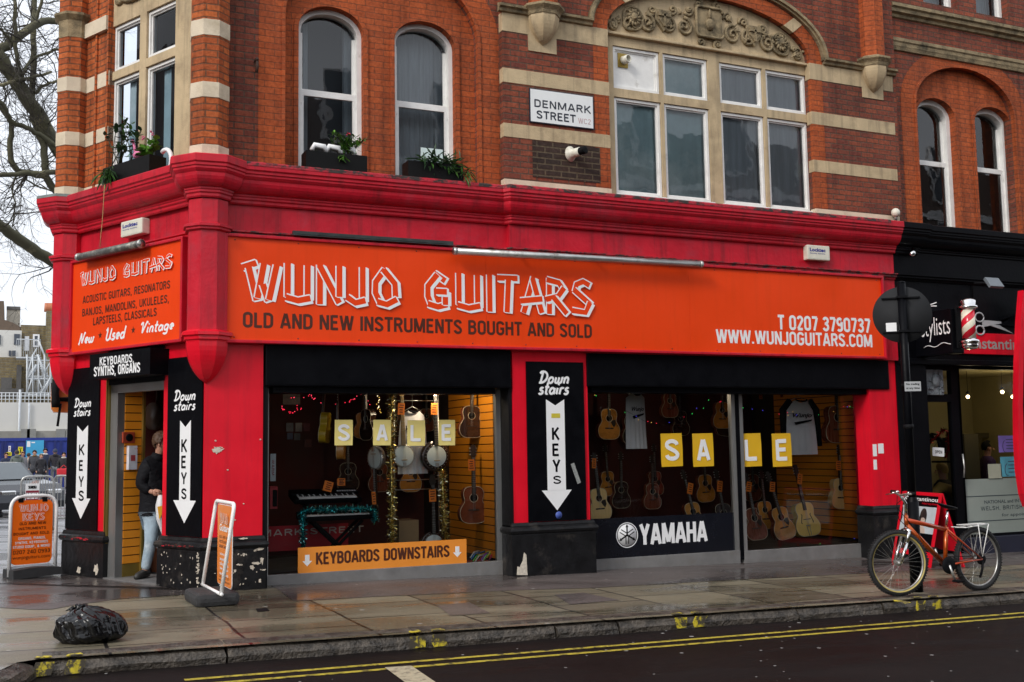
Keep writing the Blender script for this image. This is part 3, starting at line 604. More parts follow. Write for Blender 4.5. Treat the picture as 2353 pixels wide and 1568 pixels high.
# ------------------------------------------------ piers and plinths
PX0, PX1 = XB, pa(604, 1000)[0]
SB0 = pb(372, 1200)[0]                      # edge of the doorway in frame B
LP0, LP1 = pb(157, 1000)[0], pb(242, 1150)[0]
m = MB(); b0 = FB @ Vector((SB0, 0, 0)); b1 = FB @ Vector((SB0, .22, 0))
m.slab([(XB, 0), (PX1, 0), (PX1, .35), (b1.x+.25, .45), (b1.x, b1.y), (b0.x, b0.y)], .3, 2.76); part(m, 'pier', mRedG)
pq = [Bp(LP0), Bp(LP1), Bp(LP1, .25), Bp(LP0, .9)]
m = MB(); m.slab(pq, .3, 2.78); part(m, 'pier', mRedG)
MX0, MX1 = pa(1176, 1000)[0], pa(1352, 1000)[0]
m = MB(); m.box(MX0+.02, MX1, 0, .34, .3, 2.76); part(m, 'pier', mRedG)
RX0, RX1 = pa(2004, 1050)[0], pa(2068, 1050)[0]
m = MB(); m.box(RX0, RX1, 0, .34, .3, 2.76); part(m, 'pier', mRedG)
PLP = [(0, .65), (.02, .645), (.03, .615), (.03, .60), (.055, .585), (.065, .555), (.05, .525), (.03, .52), (.035, .50), (.035, -.15)]
def plinth(pts, nm='plinth'): m = MB(); m.path(PLP, pts); part(m, nm, mBlkP)
plinth([Bp(SB0, .2), Bp(SB0), (XB, 0), (PX1, 0), (PX1, .3)])
plinth([Bp(LP0, .4), Bp(LP0), Bp(LP1+.0), Bp(LP1, .2)])
plinth([(MX0, .3), (MX0, 0), (MX1+.02, 0), (MX1+.02, .3)])
plinth([(RX0-.02, .3), (RX0-.02, 0), (RX1, 0)])
# worn patches on the plinths
def blob(m, cx, cz, rx, rz, y, seed, n=14):
    rnd = random.Random(seed); q = []
    for k in range(n):
        a = 2*PI*k/n; r = rnd.uniform(.45, 1.1); q.append((cx+rx*r*math.cos(a), cz+rz*r*math.sin(a)))
    m.prism(q, y-.003, y+.002)
rnd = random.Random(3); m = MB()
for u, v, a, b in ((580, 1305, .03, .03), (597, 1262, .05, .02), (560, 1275, .02, .018), (590, 1295, .06, .018), (602, 1288, .02, .05), (597, 1335, .018, .025), (540, 1312, .02, .018), (549, 1298, .03, .012), (558, 1238, .05, .012), (520, 1305, .018, .02), (606, 1310, .03, .01)):
    x, z = pa(u, v, -.04); blob(m, x, z, a, b, -.036, u+v)
for k in range(26): x, z = rnd.uniform(PX0, PX1), rnd.uniform(.12, .5); blob(m, x, z, rnd.uniform(.003, .012), rnd.uniform(.003, .014), -.036, k)
x, z = pa(1190, 1300, -.04); m.prism([(MX0+.02, .04), (MX0+.16, .03), (MX0+.15, .27), (MX0+.12, .30), (MX0+.10, .2), (MX0+.06, .13), (MX0+.03, .14)], -.039, -.034)
part(m, 'chipped_paint', mChip)
m = MB()
for k in range(60):
    x = rnd.choice([rnd.uniform(SB0+.02, -.02), -.03+rnd.uniform(-.02, .02)]); z = rnd.uniform(.14, .5); blob(m, x, z, rnd.uniform(.004, .014), rnd.uniform(.004, .016), -.036, 100+k)
for u, v, a, b in ((180, 1311, .06, .06), (221, 1309, .07, .07), (425, 1253, .12, .012), (390, 1250, .02, .02)):
    x, z = pb(u, v, -.04); blob(m, x, z, a, b, -.036, u)
part(m, 'chipped_paint', mChip, FB)
m = MB()
for k in range(22): 
    x = rnd.choice([rnd.uniform(SB0+.05, -.1), rnd.uniform(LP0+.03, LP1-.05)]); blob(m, x, .555+rnd.uniform(-.01, .012), rnd.uniform(.02, .06), .01, -.066, 300+k)
part(m, 'worn_red_paint', mRedD, FB)
m = MB(); x, z = pa(500, 1035, -.002); blob(m, x, z, .075, .045, -.003, 8, 18); blob(m, x+.02, z+.03, .05, .01, -.003, 9)
for u, v in ((560, 1158), (495, 1013), (540, 1195), (598, 1010), (523, 1080)): q = pa(u, v, 0); blob(m, q[0], q[1], .012, .009, -.003, u)
part(m, 'torn_sticker', mChip)
# stickers on the far right pier
for u, v, w_, h_ in ((2010, 1035, .035, .085), (2024, 1031, .05, .07), (2011, 1068, .03, .07)):
    x, z = pa(u, v); m = MB(); m.box(x-w_, x+w_, -.003, 0, z-h_, z+h_); m.obj('sticker', mWht2, bld)
# ------------------------------------------------ shop windows: shutter boxes, frames, panes, sills
GY = .30
def shopwin(a, b, z0, z1, mull=(), y=GY):
    root = thing('shop_window', None, None, T=FA); par(root, bld)
    xs = [a]+list(mull)+[b]
    m = MB()
    for x in xs: m.box(x-.03, x+.03, y-.04, y+.04, z0, z1)
    m.obj('frame', mSilver, root)
    m = MB(); m.box(a-.03, b+.03, y-.05, y+.05, z0-.24, z0, b=.006); m.obj('sill', mSill, root)
    for i in range(len(xs)-1):
        m = MB(); m.add([(x, y, z) for x, z in rect(xs[i]+.02, xs[i+1]-.02, z0, z1)], [(0, 1, 2, 3)]); m.obj('pane', mShop, root)
A0, A1 = PX1+.05, MX0-.03
shopwin(A0+.04, A1-.03, .185, 2.33)
B0, B1, B2, B3 = MX1+.05, pa(1686, 1100, GY)[0], pa(1708, 1100, GY)[0], pa(1990, 1100, GY)[0]
shopwin(B0, B1, .125, 2.30); shopwin(B2-.03, B3, .11, 2.30)
m = MB(); m.box(B1+.031, B2-.062, GY-.045, GY+.05, .0, 2.36); part(m, 'mullion_post', mBlk)
for a, b in ((A0-.05, A0+.01), (A1, A1+.07), (B0-.09, B0-.03), (B3+.03, RX0+.02)): m = MB(); m.box(a, b, .02, GY+.05, 0, 2.4); part(m, 'shutter_guide', mBlkM)
for a, b, z0 in ((A0-.03, A1+.02, 2.27), (B0-.06, B3+.22, 2.30)):
    m = MB(); m.box(a, b, -.03, .30, z0, 2.752, b=.012); m.box(a+.05, b-.05, -.034, -.02, z0+.02, z0+.05); m.box(a+.1, b-.18, .05, GY+.02, z0-.07, z0); part(m, 'shutter_box', mBlk)
# shop interior: floor, ceiling, walls
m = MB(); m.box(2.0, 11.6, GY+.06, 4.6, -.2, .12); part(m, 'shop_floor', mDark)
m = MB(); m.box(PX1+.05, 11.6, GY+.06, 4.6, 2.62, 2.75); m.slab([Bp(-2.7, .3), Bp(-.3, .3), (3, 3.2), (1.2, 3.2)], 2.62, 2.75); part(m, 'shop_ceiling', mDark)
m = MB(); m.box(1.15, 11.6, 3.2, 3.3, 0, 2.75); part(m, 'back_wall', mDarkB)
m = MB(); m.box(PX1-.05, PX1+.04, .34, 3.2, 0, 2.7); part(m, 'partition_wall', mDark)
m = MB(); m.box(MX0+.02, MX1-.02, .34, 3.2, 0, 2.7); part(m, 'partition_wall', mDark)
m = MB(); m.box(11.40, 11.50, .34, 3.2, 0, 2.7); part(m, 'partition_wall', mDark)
# upper floors' dark rooms
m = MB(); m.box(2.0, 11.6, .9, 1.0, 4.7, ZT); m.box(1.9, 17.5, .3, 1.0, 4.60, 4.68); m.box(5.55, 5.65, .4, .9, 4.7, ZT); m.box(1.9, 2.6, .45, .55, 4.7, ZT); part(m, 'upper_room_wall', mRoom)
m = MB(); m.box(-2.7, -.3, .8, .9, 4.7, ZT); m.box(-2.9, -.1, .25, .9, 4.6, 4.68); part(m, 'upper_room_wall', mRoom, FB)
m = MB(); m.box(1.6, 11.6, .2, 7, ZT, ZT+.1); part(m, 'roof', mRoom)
# orange slatted display walls
def slatwall(name, x, ya, yb, z0, z1, T=None, face=-1, pitch=.10):
    root = thing(name, None, None, T=(T or FA)); par(root, bld)
    m = MB(); m.box(x, x+.03, ya, yb, z0, z1); m.obj('groove_board', mSlatE, root, T)
    m = MB(); z = z0
    while z < z1-.02:
        m.box(*((x-.012, x) if face < 0 else (x+.03, x+.042)), ya, yb, z+.006, min(z+pitch-.006, z1)); z += pitch
    m.obj('slat_panel', mSlat, root, T)
slatwall('slatted_wall', A1-.04, GY+.08, 1.9, .2, 2.5)
slatwall('slatted_wall', B3-.02, GY+.08, 2.3, .15, 2.5)
# ================================================================ lettering cut as brush strokes
GL = {'W': (1.26, [[(-.02, .86), (.36, .98)], [(.16, .84), (.40, .04)], [(.62, .95), (.44, .10)], [(.60, .42), (.76, .03)], [(1.02, .93), (.80, .06)]]),
 'U': (1.04, [[(.12, 1), (.12, .16)], [(.76, .97), (.76, .12)], [(.09, .12), (.45, .05), (.82, .12)]]),
 'N': (1.04, [[(.12, 1), (.12, 0)], [(.14, .96), (.74, .05)], [(.76, 1), (.76, .22)]]),
 'J': (.82, [[(.50, 1), (.50, .14)], [(0, .18), (.25, .05), (.56, .12)]]),
 'O': (1.06, [[(.42, .98), (.12, .64), (.11, .35), (.26, .10)], [(.40, .97), (.78, .62), (.80, .28)], [(.2, .10), (.5, .04), (.82, .18)]]),
 'G': (1.04, [[(.36, .97), (.68, .80)], [(.42, .94), (.12, .62), (.12, .34), (.22, .12)], [(.14, .12), (.45, .05), (.74, .12)], [(.70, .46), (.70, .14)], [(.42, .48), (.72, .48)]]),
 'I': (.44, [[(.14, 1), (.14, 0)]]), 'T': (.80, [[(0, .95), (.66, .96)], [(.36, .88), (.30, 0)]]),
 'A': (.90, [[(.46, 1), (.10, 0)], [(.44, .95), (.74, .02)], [(0, .32), (.74, .40)]]),
 'R': (.94, [[(.14, 1), (.12, 0)], [(.06, .97), (.48, .90), (.64, .70)], [(.66, .74), (.45, .5), (.02, .40)], [(.30, .44), (.74, .02)]]),
 'S': (.90, [[(.66, .88), (.45, .97), (.2, .88), (.14, .68)], [(.12, .70), (.68, .32)], [(.68, .34), (.52, .06), (.04, .10)]]),
 'K': (.94, [[(.12, 1), (.12, 0)], [(.68, .98), (.14, .46)], [(.26, .55), (.72, .02)]]),
 'E': (.86, [[(.12, 1), (.12, 0)], [(.06, .93), (.64, .95)], [(.06, .5), (.52, .52)], [(.06, .07), (.66, .08)]]),
 'Y': (.88, [[(.02, 1), (.40, .48)], [(.72, 1), (.30, 0)]])}
def strokepoly(p, w):
    p = [Vector(q) for q in p]; n = len(p); a = []; b = []
    d0 = (p[1]-p[0]).normalized(); d1 = (p[-1]-p[-2]).normalized()
    for i in range(n):
        d = (p[min(i+1, n-1)]-p[max(i-1, 0)]).normalized(); q = Vector((-d.y, d.x))*w/2
        e = Vector((0, 0)) if 0 < i < n-1 else (-d0*.03 if i == 0 else d1*.03)
        a.append(p[i]+q+e); b.append(p[i]-q+e)
    return a+b[::-1]
def brush(m, word, x0, x1, z0, z1, y, core=.165, out=.032, sh=(.07, -.028), wi=0, oi=1):
    """white outlined brush capitals; the strokes overlap, each one a hair in front of the one before"""
    tot = sum(GL[c][0] for c in word); k = (x1-x0)/tot; x = 0; hz = z1-z0; yy = y
    asp = hz/k if k else 1
    for c in word:
        wdt, st = GL[c]
        for s in st:
            S = [((x+a)*1.0, b*asp) for a, b in s]
            for t in (0, .34, .67, 1):
                q = strokepoly(S, (core+2*out)*min(asp, 1.25)); sx, sy = sh[0]*t, sh[1]*t*asp
                m.add([(x0+(v[0]+sx)*k, yy, z0+(v[1]+sy)*k) for v in q], [list(range(len(q)))[::-1]], wi)
                yy -= .00015
            q = strokepoly(S, core*min(asp, 1.25)*.96); m.add([(x0+v[0]*k, yy-.0003, z0+v[1]*k) for v in q], [list(range(len(q)))[::-1]], oi); yy -= .0006
        x += wdt
def star(m, cx, cz, r, y, mi=0):
    q = [(cx+(r if k % 2 == 0 else r*.42)*math.sin(k*PI/5), cz+(r if k % 2 == 0 else r*.42)*math.cos(k*PI/5)) for k in range(10)]
    m.prism(q[::-1], y, y+.001, mi)
def downarrow(m, cx, hw, z0, z1, y, head=.12, mi=0, notch=True, hw2=None):
    h2 = hw2 or hw*1.62
    q = [(cx, z0), (cx+h2, z0+head), (cx+hw, z0+head*1.02), (cx+hw, z1)]+([(cx, z1-.07)] if notch else [])+[(cx-hw, z1), (cx-hw, z0+head*1.02), (cx-h2, z0+head)]
    # two convex-ish pieces
    m.prism([q[0], q[1], q[-1]], y, y+.0015, mi)
    top = [(cx-hw, z0+head*.99), (cx+hw, z0+head*.99), (cx+hw, z1)]+([(cx, z1-.075)] if notch else [])+[(cx-hw, z1)]
    vs, fs = plate2d(top, []); m.add([(a, y, b) for a, b in vs], fs, mi)
def sign_thing(name, label, cat, T=FA, at=(0, 0, 0)):
    return thing(name, label, cat, T=T @ Matrix.Translation(at))
# ---------------------------------------------------------------- long fascia sign
SX0, SX1, SZ0, SZ1 = pa(522, 660, -.1)[0], pa(2028, 740, -.1)[0], 2.765, 3.895
sg = sign_thing('fascia_sign', 'long orange fascia sign with white brush lettering above the two shop windows', 'sign', FA, ((SX0+SX1)/2, -.05, SZ0))
m = MB(); sp = [SX0, pa(1118, 700, -.1)[0], pa(1584, 700, -.1)[0], SX1]
for i in range(3): m.box(sp[i]+.0012, sp[i+1]-.0012, -.10, -.06, SZ0, SZ1, b=.001)
m.obj('panel', mOr, sg)
m = MB(); F = .035
m.box(SX0-F, SX0, -.13, -.04, SZ0-F, SZ1+F, b=.008); m.box(SX1, SX1+F, -.13, -.04, SZ0-F, SZ1+F, b=.008); m.box(SX0, SX1, -.13, -.04, SZ1, SZ1+F, b=.008); m.box(SX0, SX1, -.13, -.04, SZ0-F, SZ0, b=.008)
m.obj('frame', mRed, sg)
m = MB()
for k in range(14):
    x = SX0+.08+(SX1-SX0-.16)*k/13
    for z in (SZ0+.03, SZ1-.03): m.lathe([(.009, 0), (.006, .004)], 8, T=Matrix.Translation((x, -.1, z)) @ Matrix.Rotation(R(90), 4, 'X'))
m.obj('screw', mRedD, sg)['kind'] = 'stuff'
def P2(u0, v0, u1, v1, y): a = pa(u0, v0, y); b = pa(u1, v1, y); return a, b
m = MB(); ysn = -.1015
zt = (pa(560, 602, ysn)[1]+pa(1340, 645, ysn)[1])/2; zb = (pa(600, 693, ysn)[1]+pa(1340, 722, ysn)[1])/2
brush(m, 'WUNJO', pa(560, 650, ysn)[0], pa(925, 660, ysn)[0], zb, zt, ysn, core=.165); m.obj('brush_lettering', [mWht2, mOr], sg); m = MB()
brush(m, 'GUITARS', pa(975, 670, ysn)[0], pa(1366, 690, ysn)[0], zb-.005, zt-.005, ysn, core=.165)
m.obj('brush_lettering', [mWht2, mOr], sg)
m = MB(); z0 = (pa(558, 752, ysn)[1]+pa(1360, 777, ysn)[1])/2; z1 = (pa(558, 717, ysn)[1]+pa(1360, 747, ysn)[1])/2
m.text('OLD AND NEW INSTRUMENTS BOUGHT AND SOLD', pa(558, 735, ysn)[0], pa(1360, 760, ysn)[0], z0, z1, ysn, bold=.03); m.obj('brown_lettering', mBrown, sg)
m = MB(); z0 = pa(1785, 757, ysn)[1]; z1 = pa(1785, 724, ysn)[1]
m.text('T 0207 3790737', pa(1785, 740, ysn)[0], pa(2001, 750, ysn)[0], z0, z1, ysn, bold=.03)
z0 = (pa(1645, 789, ysn)[1]+pa(2003, 797, ysn)[1])/2; z1 = (pa(1645, 759, ysn)[1]+pa(2003, 768, ysn)[1])/2
m.text('WWW.WUNJOGUITARS.COM', pa(1645, 775, ysn)[0], pa(2004, 780, ysn)[0], z0, z1, ysn, bold=.03); m.obj('white_lettering', mWht2, sg)
# ---------------------------------------------------------------- side fascia sign (frame B)
TX0, TX1 = pb(167, 700, -.08)[0], pb(418.5, 660, -.08)[0]
sg = sign_thing('fascia_sign', 'smaller orange fascia sign listing instruments, over the corner doorway', 'sign', FB, ((TX0+TX1)/2, -.04, SZ0))
m = MB(); m.box(TX0, TX1, -.08, -.04, SZ0+.03, SZ1); m.obj('panel', mOr, sg, FB)
m = MB(); a, b = SZ0+.03, SZ1
m.box(TX0-F, TX0, -.11, -.0, a-F, b+F, b=.008); m.box(TX1, TX1+F, -.11, -.0, a-F, b+F, b=.008); m.box(TX0, TX1, -.11, -.0, b, b+F, b=.008); m.box(TX0, TX1, -.11, -.0, a-F, a, b=.008); m.obj('frame', mRed, sg, FB)
yq = -.0815
def tb(m, s, u0, v0a, v0b, u1, v1a, v1b, y=yq, mi=0, bold=.02, shear=0., fr=None):
    """text in frame B between image columns u0, u1; v..a top, v..b bottom at either end"""
    f = pb
    z1 = (f(u0, v0a, y)[1]+f(u1, v1a, y)[1])/2; z0 = (f(u0, v0b, y)[1]+f(u1, v1b, y)[1])/2
    m.text(s, f(u0, (v0a+v0b)/2, y)[0], f(u1, (v1a+v1b)/2, y)[0], z0, z1, y, mi, bold=bold, shear=shear)
m = MB(); brush(m, 'WUNJO', pb(185, 640, yq)[0], pb(271, 625, yq)[0], (pb(195, 656, yq)[1]+pb(262, 642, yq)[1])/2, (pb(186, 629, yq)[1]+pb(271, 609, yq)[1])/2, yq); m.obj('brush_lettering', [mWht2, mOr], sg, FB); m = MB()
brush(m, 'GUITARS', pb(283, 622, yq)[0], pb(402, 600, yq)[0], (pb(290, 636, yq)[1]+pb(395, 616, yq)[1])/2, (pb(290, 607, yq)[1]+pb(402, 584, yq)[1])/2, yq)
m.obj('brush_lettering', [mWht2, mOr], sg, FB)
m = MB(); tb(m, 'ACOUSTIC GUITARS, RESONATORS', 190, 681, 697, 391, 645, 664)
tb(m, 'BANJOS, MANDOLINS, UKULELES,', 189, 709, 726, 388, 679, 697)
tb(m, 'LAPSTEELS, CLASSICALS', 214, 729, 747, 360, 709, 727)
for u, v in ((230, 771), (306, 759)): x, z = pb(u, v, yq); star(m, x, z, .045, yq)
m.obj('brown_lettering', mBrown, sg, FB)
m = MB(); tb(m, 'New', 179, 766, 792, 218, 764, 786, bold=.04, shear=.28); tb(m, 'Used', 243, 756, 783, 291, 748, 776, bold=.04, shear=.28); tb(m, 'Vintage', 323, 744, 776, 400, 729, 762, bold=.04, shear=.28)
m.obj('script_lettering', mWht2, sg, FB)
# ---------------------------------------------------------------- hood sign over the door
yh = -.24; HX0, HX1 = pb(206, 840, yh)[0], pb(345, 830, yh)[0]; HZ0, HZ1 = (pb(206, 873, yh)[1]+pb(340, 860, yh)[1])/2, (pb(206, 815, yh)[1]+pb(343, 800, yh)[1])/2
hs_ = sign_thing('hood_sign', 'black boxed sign with white capitals hung over the shop doorway', 'sign', FB, ((HX0+HX1)/2, 0, HZ0))
m = MB(); m.prism([(HX0, HZ0), (HX1, HZ0), (HX1, HZ1), (HX0, HZ1)], yh, .02); m.obj('panel', mBlk, hs_, FB)
m = MB(); tb(m, 'KEYBOARDS,', 229, 822, 841, 307.5, 813, 832, yh-.0015, bold=.03); tb(m, 'SYNTHS, ORGANS', 215.5, 844, 866, 322, 833, 855, yh-.0015, bold=.03); m.obj('lettering', mWht2, hs_, FB)
# ---------------------------------------------------------------- three black panels with downward arrows
def dpanel(label, T, x0, x1, z0, z1, y, arrow, words, keys, mats=None):
    t = sign_thing('arrow_panel', label, 'sign', T, ((x0+x1)/2, y, z0))
    m = MB(); m.box(x0, x1, y, y+.02, z0, z1); m.obj('panel', mBlk, t, T)
    m = MB(); cx, hw, a0, a1, hd, h2 = arrow; downarrow(m, cx, hw, a0, a1, y-.0015, hd, hw2=h2); m.obj('arrow', mWht2, t, T)
    m = MB()
    for s, a, b, c, d in words: m.text(s, a, b, c, d, y-.0015, bold=.045, shear=.30)
    m.obj('script_lettering', mWht2, t, T)
    m = MB()
    for s, a, b, c, d in keys: m.text(s, a, b, c, d, y-.003, bold=.02)
    m.obj('lettering', mBlk, t, T); return t
def bwords(f, y, top, bot): 
    o = []
    for s, (u0, v0, u1, v1) in (('Down', top), ('stairs', bot)):
        a = f(u0, v1, y); b = f(u1, v0, y); o.append((s, a[0], b[0], min(a[1], b[1]), max(a[1], b[1])))
    return o
yp = -.022
x0, x1 = pa(1212, 1000, yp)[0], pa(1344, 1000, yp)[0]; z1 = 2.60
def keyrow(f, y, rows): return [(c, f(u0, (v0+v1)/2, y)[0], f(u1, (v0+v1)/2, y)[0], f((u0+u1)/2, v1, y)[1], f((u0+u1)/2, v0, y)[1]) for c, u0, u1, v0, v1 in rows]
ax = pa(1277, 1000, yp)[0]
kp = keyrow(pa, yp, [('K', 1268, 1286, 983, 1011), ('E', 1269, 1286, 1020, 1048), ('Y', 1269, 1288, 1057, 1085), ('S', 1271, 1289, 1094, 1126 if 0 else 1112)])
dp = dpanel('black panel between the two shop windows with script and a white down arrow', FA, x0, x1, .655, z1, yp, (ax, pa(1298, 1000, yp)[0]-ax-.0, pa(1281, 1173, yp)[1], pa(1277, 918, yp)[1], .245, .205), bwords(pa, yp, (1236, 855, 1308, 881), (1236, 880, 1308, 906)), kp)
m = MB(); a = pa(1267, 956, yp-.003); m.box(a[0]-.0, a[0]+.12, yp-.004, yp-.002, a[1]-.025, a[1]+.03); m.obj('yellow_sticker', M('yellow_sticker', (.6, .5, .05), .5), dp)
m = MB(); a = pa(1284, 1184, yp); m.lathe([(.045, 0), (.045, .003)], 16, T=Matrix.Translation((a[0], yp, a[1])) @ Matrix.Rotation(R(90), 4, 'X')); m.obj('blue_sticker', M('blue_sticker', (.05, .09, .35), .5, var=.3, scale=60), dp)
m = MB(); a = pa(1323, 1088, yp); m.box(-.025, .025, -.003, 0, -.13, .13, T=Matrix.Translation((a[0], yp, a[1])) @ Matrix.Rotation(R(-20), 4, 'Y')); m.obj('torn_sticker', M('torn_grey_sticker', (.25, .26, .25), .7, var=.5, scale=40), dp)
for (lab, xa, xb, uc, hwu, tip, top, w1, w2, ks) in (
    ('black panel right of the shop doorway with script and a white down arrow', pb(384, 1000, yp)[0], -.012, 425, 437.5, (424.5, 1203), (425, 966), (399, 895, 450, 922), (399, 920, 450, 944), [('K', 417, 431, 1010, 1039), ('E', 417, 429, 1048, 1076), ('Y', 416, 430, 1086, 1113), ('S', 417, 429, 1123, 1147)]),
    ('black panel left of the shop doorway with script and a white down arrow', LP0+.012, pb(225, 1050, yp)[0], 188, 200.5, (186.5, 1193), (189, 978), (170, 914, 210, 937), (169, 936, 209, 957), [('K', 182, 195, 1022, 1046), ('E', 182, 192, 1058, 1082), ('Y', 181, 193, 1095, 1119), ('S', 181, 193, 1128, 1151)])):
    cx = pb(uc, 1080, yp)[0]
    dpanel(lab, FB, xa, xb, .655, 2.60, yp, (cx, pb(hwu, 1080, yp)[0]-cx, pb(*tip, yp)[1], pb(*top, yp)[1]-.0, .245, .205), bwords(pb, yp, w1, w2), keyrow(pb, yp, ks))
m = MB(); m.box(xb, LP1+.003, -.004, .0, .655, 2.66); part(m, 'red_strip', mRedG, FB)
# ---------------------------------------------------------------- doorway
DJ0, DJ1 = pb(256, 1200, .06)[0], pb(272, 1200, .06)[0]
door = thing('door_frame', None, None, T=FB); par(door, bld)
zl = (pb(278, 905, .06)[1]+pb(376, 895, .06)[1])/2
m = MB(); m.box(DJ0, DJ1, .02, .12, .1, zl+.10, b=.006); m.box(DJ0, SB0-.01, .02, .12, zl, zl+.10, b=.006); m.obj('jamb', mSilver, door, FB)
m = MB(); m.box(LP1+.005, DJ0-.05, .0, .1, .1, 2.5); m.obj('shutter_guide', mBlkM, door, FB)
m = MB(); m.box(DJ0-.05, DJ0-.035, -.012, .1, .1, 2.5); m.box(DJ0-.018, DJ0-.008, -.008, .1, .1, 2.5); m.obj('brass_edge', mBrass, door, FB)
m = MB(); m.box(LP1, SB0+.02, .0, .22, zl+.10, 2.78); m.obj('shutter_housing', mBlk, door, FB)
m = MB(); m.box(DJ0-.02, SB0+.02, -.035, .5, .0, .125); m.obj('threshold', mSill, door, FB)
m = MB(); m.box(DJ0-.02, SB0+.3, .1, 3, .0, .122); m.obj('entrance_floor', M('entrance_floor', (.09, .085, .08), .6, var=.3), door, FB)
def px(P):
    d = Vector(P)-CAM; k = FPX/d.dot(FW); return 1176.5+d.dot(RT)*k, 784-d.dot(UP)*k
yy = .12
while px(FB @ Vector((DJ1+.02, yy, 1.2)))[0] < 324 and yy < 3: yy += .01
slatwall('slatted_wall', DJ1-.035, .12, yy, .27, zl+.08, FB, face=1, pitch=.098)
m = MB(); m.box(DJ1-.02, DJ1+.04, yy, yy+.03, .12, zl+.1); m.box(DJ1-.02, DJ1+.005, .12, yy, .12, .27); part(m, 'wall_trim', mBrass, FB)
xw = DJ1+.009
def onwall(u, v):                                                       # a place on the doorway's slatted wall: depth, height
    a = .12
    while px(FB @ Vector((xw, a, 1.2)))[0] < u and a < 3: a += .005
    lo, hi = 0, 3
    for i in range(30):
        z = (lo+hi)/2
        if px(FB @ Vector((xw, a, z)))[1] > v: lo = z
        else: hi = z
    return a, lo
a, z = onwall(291, 1006)
m = MB(); m.box(xw+.0, xw+.03, a-.08, a+.08, z-.065, z+.065, b=.008); m.lathe([(.045, 0), (.045, .012), (.02, .006)], 16, mi=1, T=Matrix.Translation((xw+.03, a, z)) @ Matrix.Rotation(R(90), 4, 'Y'))
tag(m.obj('door_speaker_box', [M('red_box', (.35, .05, .02), .5), mBlkM], None, FB), 'small red box with a round black opening on the orange doorway slats', 'entry box')
a, z = onwall(299, 1050)
m = MB(); m.box(xw+.0, xw+.05, a-.055, a+.055, z-.15, z+.13); m.box(xw+.05, xw+.0505, a-.03, a+.03, z-.05, z+.02, mi=1)
tag(m.obj('leaflet_holder', [M('leaflet', (.66, .66, .70), .6, var=.2, scale=12, col2=(.5, .06, .05), fac=(.6, .66)), M('leaflet_red', (.4, .05, .06), .6)], None, FB), 'white leaflet holder stuck to the orange doorway slats', 'leaflet holder')
# ---------------------------------------------------------------- alarm boxes
def alarm(label, T, f, u0, v0, u1, v1, o, dep):
    a, b = f(u0, (v0+v1)/2+4, o-dep), f(u1, (v0+v1)/2-4, o-dep); z1 = f((u0+u1)/2, v0, o-dep)[1]; z0 = f((u0+u1)/2, v1, o-dep)[1]
    t = sign_thing('alarm_box', label, 'alarm box', T, ((a[0]+b[0])/2, o, z0))
    m = MB(); m.box(a[0], b[0], o-dep, o, z0, z1, b=.018); m.obj('case', mCream, t, T)
    m = MB(); w_ = b[0]-a[0]; h = z1-z0
    m.text('Locktec', a[0]+w_*.1, a[0]+w_*.8, z0+h*.55, z0+h*.80, o-dep-.0012, bold=.05); m.text('Security Systems', a[0]+w_*.1, a[0]+w_*.78, z0+h*.38, z0+h*.48, o-dep-.0012, bold=.02); m.obj('lettering', M('navy_print', (.02, .03, .25), .5), t, T)
alarm('cream alarm box on the red frieze above the corner doorway sign', FB, pb, 277, 505, 326, 541, .03, .11)
alarm('cream alarm box on the red frieze near the far end of the long sign', FA, pa, 1856, 564, 1907, 598, -.04, .10)
# ---------------------------------------------------------------- tubular sign lamps
def tubelamp(label, T, P, Q, r, mat, arms):
    t = thing('tube_lamp', label, 'sign lamp', T=T @ Matrix.Translation(P))
    m = MB(); m.tube([P, Q], r, 12); m.obj('tube', mat, t, T)
    m = MB(); d = (Vector(Q)-Vector(P)).normalized()
    for e, s in ((Vector(P), 1), (Vector(Q), -1)): m.tube([e, e+d*s*.035], r*1.12, 12)
    m.obj('end_cap', mGal, t, T)
    for k in arms:
        q = Vector(P).lerp(Vector(Q), k); m = MB(); m.tube([q, q+Vector((0, .08, .04)), (q.x, -.02, q.z+.06)], .014, 6); m.obj('bracket_arm', mGal, t, T)
a, b = pa(1042, 577, -.24), pa(1613, 608, -.24)
tubelamp('long silver tube lamp over the middle of the long orange sign', FA, (a[0], -.24, a[1]-.0), (b[0], -.24, b[1]), .042, mGal, (.25, .55, .9))
a, b = pb(180, 592, -.2), pb(326, 560, -.2)
tubelamp('grimy tube lamp over the corner doorway sign', FB, (a[0], -.2, a[1]), (b[0], -.2, b[1]), .045, M('grimy_tube', (.12, .12, .11), .5, metal=.3, var=.5, scale=14, col2=(.35, .34, .3), fac=(.5, .62)), (.2, .85))
a, b = pa(672, 532, -.12), pa(1040, 566, -.12)
m = MB(); m.box(a[0], b[0], -.15, -.10, a[1]-.045, a[1]+.005); m.box(a[0]+.05, b[0]-.1, -.155, -.15, a[1]-.03, a[1]-.012); tag(m.obj('lamp_rail', M('dark_rail', (.05, .055, .055), .45, metal=.4, var=.3)), 'bare dark metal rail left of the long tube lamp, above the orange sign', 'lamp rail')
